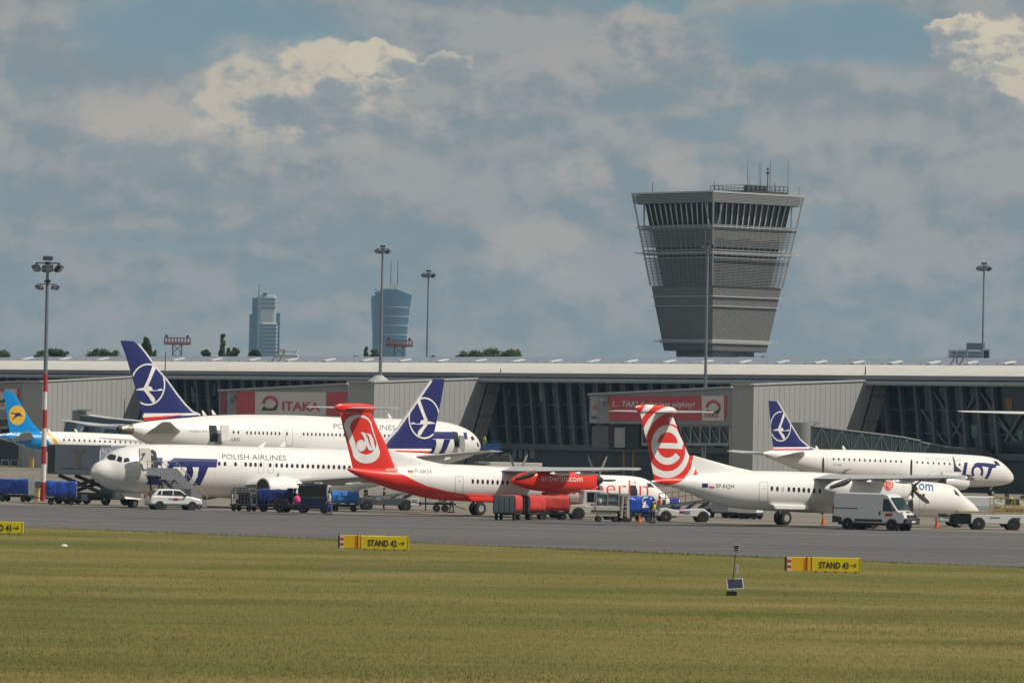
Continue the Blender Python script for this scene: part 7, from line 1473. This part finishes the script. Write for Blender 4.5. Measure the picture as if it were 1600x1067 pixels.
# ------------------------------------------------------------------ small apron things
def cone(label, px, py, h=.75):
    r = veh('traffic_cone', label, 'traffic cone', px, py, 0, 'orange traffic cones'); b = MB(); b.box((0, 0, .02), (.42, .42, .04)); b.build('base', orange, r); b = MB(); b.cyl((0, 0, .04), (0, 0, h), .16, .03, 14); b.build('body', orange, r, smooth=40)
    b = MB(); b.cyl((0, 0, h * .45), (0, 0, h * .62), .105, .08, 14); b.build('reflective_band', mat('faded_band', (.72, .35, .22), .5), r, smooth=40)
cone('orange cone just left of the white panel van', 1286, 820); cone('orange cone right of the white panel van', 1463.5, 825); cone('orange cone behind the wire cage trolley', 401.5, 795.5); cone('orange cone under the blue cart with white print', 999, 816, .5); cone('small orange cone at the front of the white hatchback', 311, 794, .45)
def cabinet(name, label, cat, px, py, w, h, d, m):
    r = veh(name, label, cat, px, py, -8); b = MB(); b.box((0, 0, h / 2), (w, d, h)); b.build('housing', m, r, bevel=.05); b = MB(); b.box((0, 0, h + .03), (w + .08, d + .08, .08)); b.build('lid', m, r, bevel=.02); b = MB(); b.box((w * .1, -d / 2 - .012, h * .6), (w * .6, .02, h * .4)); b.build('hatch', m, r)
cabinet('yellow_cabinet', 'pale yellow cabinet beside the foot of the striped mast', 'cabinet', 57.5, 783, .42, .95, .4, mat('pale_yellow_paint', (.58, .46, .20), .5, var=.1)); cabinet('yellow_post', 'stubby yellow post on the far apron behind the striped mast', 'bollard', 49, 731, .6, 1.3, .55, mat('amber_paint', (.55, .36, .08), .5, var=.15))
for i, (px, lab) in enumerate(((8, 'white hoop barrier nearest the left edge of the far apron'), (22.5, 'white hoop barrier second from the left edge'), (36.5, 'white hoop barrier next to the stubby yellow post'), (57, 'white hoop barrier directly behind the striped mast'))):
    r = veh('hoop_barrier', lab, 'barrier', px, 729, 0, 'white hoop barriers on the far apron'); b = MB(); w = .52
    for q in (-w, w): b.cyl((q, 0, 0), (q, 0, .95), .08, n=10)
    b.cyl((-w, 0, .98), (w, 0, .98), .08, n=10); b.build('hoop', mat('hoop_white', (.60, .60, .58), .5), r, smooth=40)
r = veh('low_wall', 'low dark grey wall behind the shiny blue cart', 'wall', 53, 780, -2); b = MB(); b.box((0, 0, .75), (1.2, .4, 1.5)); b.build('block', mat('slate_wall', (.10, .115, .13), .7), r, bevel=.03)
veh_or = veh('orange_loader', 'small orange lift unit under the tail of the right regional jet', 'lift unit', 1212, 757, 20); b = MB(); b.box((0, 0, 2.4), (2.0, 1.4, 2.2)); b.build('cab', mat('lift_orange', (.45, .16, .03), .5, var=.25, scale=1.2), veh_or, bevel=.05); b = MB(); b.box((0, 0, .7), (2.6, 1.6, 1.0)); b.build('base', chas, veh_or); b = MB(); b.box((-.3, -.71, 2.6), (.7, .03, 1.2)); b.build('window', glassv, veh_or); wheels(veh_or, [(x, y) for x in (-.8, .8) for y in (-.7, .7)], .35, .2)

# ------------------------------------------------------------------ airfield signs, weather mast, ground light
sy = mat('sign_yellow', (.78, .62, .015), .45, var=.04); so_ = mat('sign_amber', (.82, .50, .008), .45, var=.04); sk = mat('sign_black', (.02, .02, .02), .5); sr = mat('sign_red_edge', (.42, .05, .02), .5)
def stand_sign(text, x0, x1, y0, y1, label, visible_text=None):
    yb = (y1 + 1.6); base = G((x0 + x1) / 2, yb); d = base.y; s = S(d); w = (x1 - x0) / s; h = (y1 - y0) / s; zb = .06
    r = thing('stand_sign', label, 'airfield sign', (base.x, base.y, 0), 0, 'yellow stand direction signs')
    b = MB(); b.box((0, .14, zb + h / 2), (w, .26, h)); b.build('panel', sy, r, bevel=.02)
    for sg in (-1, 1): b = MB(); b.box((sg * (w / 2 + .018), .14, zb + h / 2), (.03, .30, h + .03)); b.build('edge_trim', sr if sg < 0 else sy, r)
    for k in range(5): b = MB(); b.cyl((lerp(-w / 2 + .2, w / 2 - .2, k / 4), .14, 0), (lerp(-w / 2 + .2, w / 2 - .2, k / 4), .14, zb), .04, n=8); b.build('leg', sk, r)
    sf = plane_surf(Vector((base.x, base.y + .008, 0)), Vector((0, -1, 0))); sl = .0192; tx = lambda x, y: (x, y + sl * (x - (x0 + x1) / 2))
    cy = (y0 + y1) / 2; vf = text_px(text, (x0 + (x1 - x0) * .15, cy + 4.6), (x0 + (x1 - x0) * .765, cy + 4.6 + 1.2), 9.6, bold=.03); decal('lettering', vf, sf, sk, r, .012, 0)
    ax = x0 + (x1 - x0) * .79; ar = merge2d(poly2d([(ax, cy + .3), (ax + 8.6, cy + .5), (ax + 8.6, cy + 1.8), (ax, cy + 1.6)]), poly2d([(ax + 6, cy - 2), (ax + 7.6, cy - 2), (ax + 10.4, cy + 1.1), (ax + 7.4, cy + 4.2), (ax + 5.8, cy + 4.2), (ax + 8.6, cy + 1.1)])); decal('arrow', ar, sf, sk, r, .012, 0)
    return r, d, s, h
def back_sign(x0, x1, y0, y1, d, label):
    base = at((x0 + x1) / 2, (y0 + y1) / 2, d); s = S(d); w = (x1 - x0) / s; h = (y1 - y0) / s; z = at(x0, (y0 + y1) / 2, d).z
    r = thing('rear_sign', label, 'airfield sign', (base.x, base.y, 0), 0, 'amber sign boxes behind the stand signs')
    b = MB(); b.box((0, .2, z), (w, .38, h)); b.build('panel', so_, r, bevel=.02)
    for sx_ in (-w / 2 + .95, -w / 2 + 1.45): b = MB(); b.box((sx_, -.012 + .01, z), (.07, .04, h + .02)); b.build('frame_bar', sr, r)
    b = MB(); b.box((-w / 2 - .03, .2, z), (.06, .42, h + .02)); b.build('edge_trim', sk, r)
    st = MB()
    for k in range(5):
        if k % 2: st.box((-w / 2 + .14, -.004, z - h / 2 + h * (k + .5) / 5), (.18, .02, h / 5))
    st.build('red_checks', sr, r); st = MB()
    for k in range(0, 5, 2): st.box((-w / 2 + .14, -.004, z - h / 2 + h * (k + .5) / 5), (.18, .02, h / 5))
    st.build('white_checks', whsh, r)
    for k in range(4): b = MB(); x = lerp(-w / 2 + .3, w / 2 - .3, k / 3); b.cyl((x, .2, 0), (x, .2, z - h / 2), .04, n=8); b.build('leg', sk, r)
q = stand_sign('STAND 41', -39, 35, 814.5, 832.5, 'yellow airfield sign reading STAND 41 cut by the left edge')
q = stand_sign('STAND 42', 563.5, 637.5, 837.5, 858, 'yellow airfield sign reading STAND 42 on the grass edge'); back_sign(530, 602, 835.5, 856, q[1] + 3.0, 'amber sign box with checked end behind the STAND 42 sign')
q = stand_sign('STAND 43', 1268, 1344, 871.5, 893, 'yellow airfield sign reading STAND 43 on the right grass edge'); back_sign(1228.5, 1305, 869.8, 891.5, q[1] + 2.6, 'amber sign box with checked end behind the STAND 43 sign')
# solar weather mast
p = G(1143, 930); d = p.y; s = S(d); r = thing('weather_mast', 'thin weather mast with louvred screen and tilted solar panel on the grass', 'weather mast', (p.x, p.y, 0), 0); zz = lambda y: at(1146, y, d).z; X = lambda x: (x - 1143) / s
b = MB(); b.box((0, 0, .08), (.40, .34, .16)); b.build('battery_base', plast, r, bevel=.03); b = MB(); b.cyl((.02, 0, .1), (.12, 0, zz(865)), .022, .018, 10); b.build('pole', mat('dark_pole', (.06, .065, .07), .5), r)
b = MB(); pc = Vector((X(1149) - .02, -.08, zz(912))); rt_ = Matrix.Rotation(R(52), 3, 'X') @ Matrix.Rotation(R(6), 3, 'Z'); b.box(pc, (.64, .50, .03), rt_); pn = b.build('solar_panel', mat('solar_frame', (.55, .56, .57), .4, .4), r); b = MB(); b.box(pc + rt_ @ Vector((0, 0, .018)), (.57, .43, .012), rt_); b.build('solar_cells', mat('solar_cells', (.03, .035, .06), .15, var=.4, scale=12), pn)
b = MB()
for k in range(5): b.box((X(1149), 0, zz(863.5) + .07 * k), (.26, .22, .022))
b.box((X(1149), 0, zz(851)), (.34, .28, .03)); b.build('louvred_screen', mat('screen_grey', (.40, .42, .43), .5), r); b = MB(); b.box((X(1149), 0, zz(857)), (.16, .14, .26)); b.build('screen_core', sk, r); b = MB(); b.box((X(1151), 0, zz(889)), (.10, .12, .34)); b.build('logger_box', mat('logger_grey', (.45, .46, .45), .5), r, bevel=.01)
r = veh('ground_light', 'tiny white marker light lying in the grass on the left', 'marker light', 100, 853, 0); b = MB(); b.cyl((0, 0, 0), (0, 0, .05), .20, .18, 16); b.build('base', whsh, r); b = MB(); b.cyl((0, 0, .05), (0, 0, .10), .14, .08, 14); b.build('lens', whsh, r)
# ------------------------------------------------------------------ air between camera and skyline
def haze():
    b = MB(); b.box((0, 4300, 129), (6800, 9600, 260)); M = bpy.data.materials.new('haze'); M.use_nodes = True; N = M.node_tree.nodes; N.clear()
    v = N.new('ShaderNodeVolumePrincipled'); v.inputs['Color'].default_value = (.42, .70, .95, 1); v.inputs['Density'].default_value = 6.0e-5; v.inputs['Anisotropy'].default_value = .2
    o = N.new('ShaderNodeOutputMaterial'); M.node_tree.links.new(v.outputs[0], o.inputs['Volume'])
    h = b.build('haze', M); tag(h, 'thin bluish summer haze over the airfield', 'haze', kind='stuff')
haze()
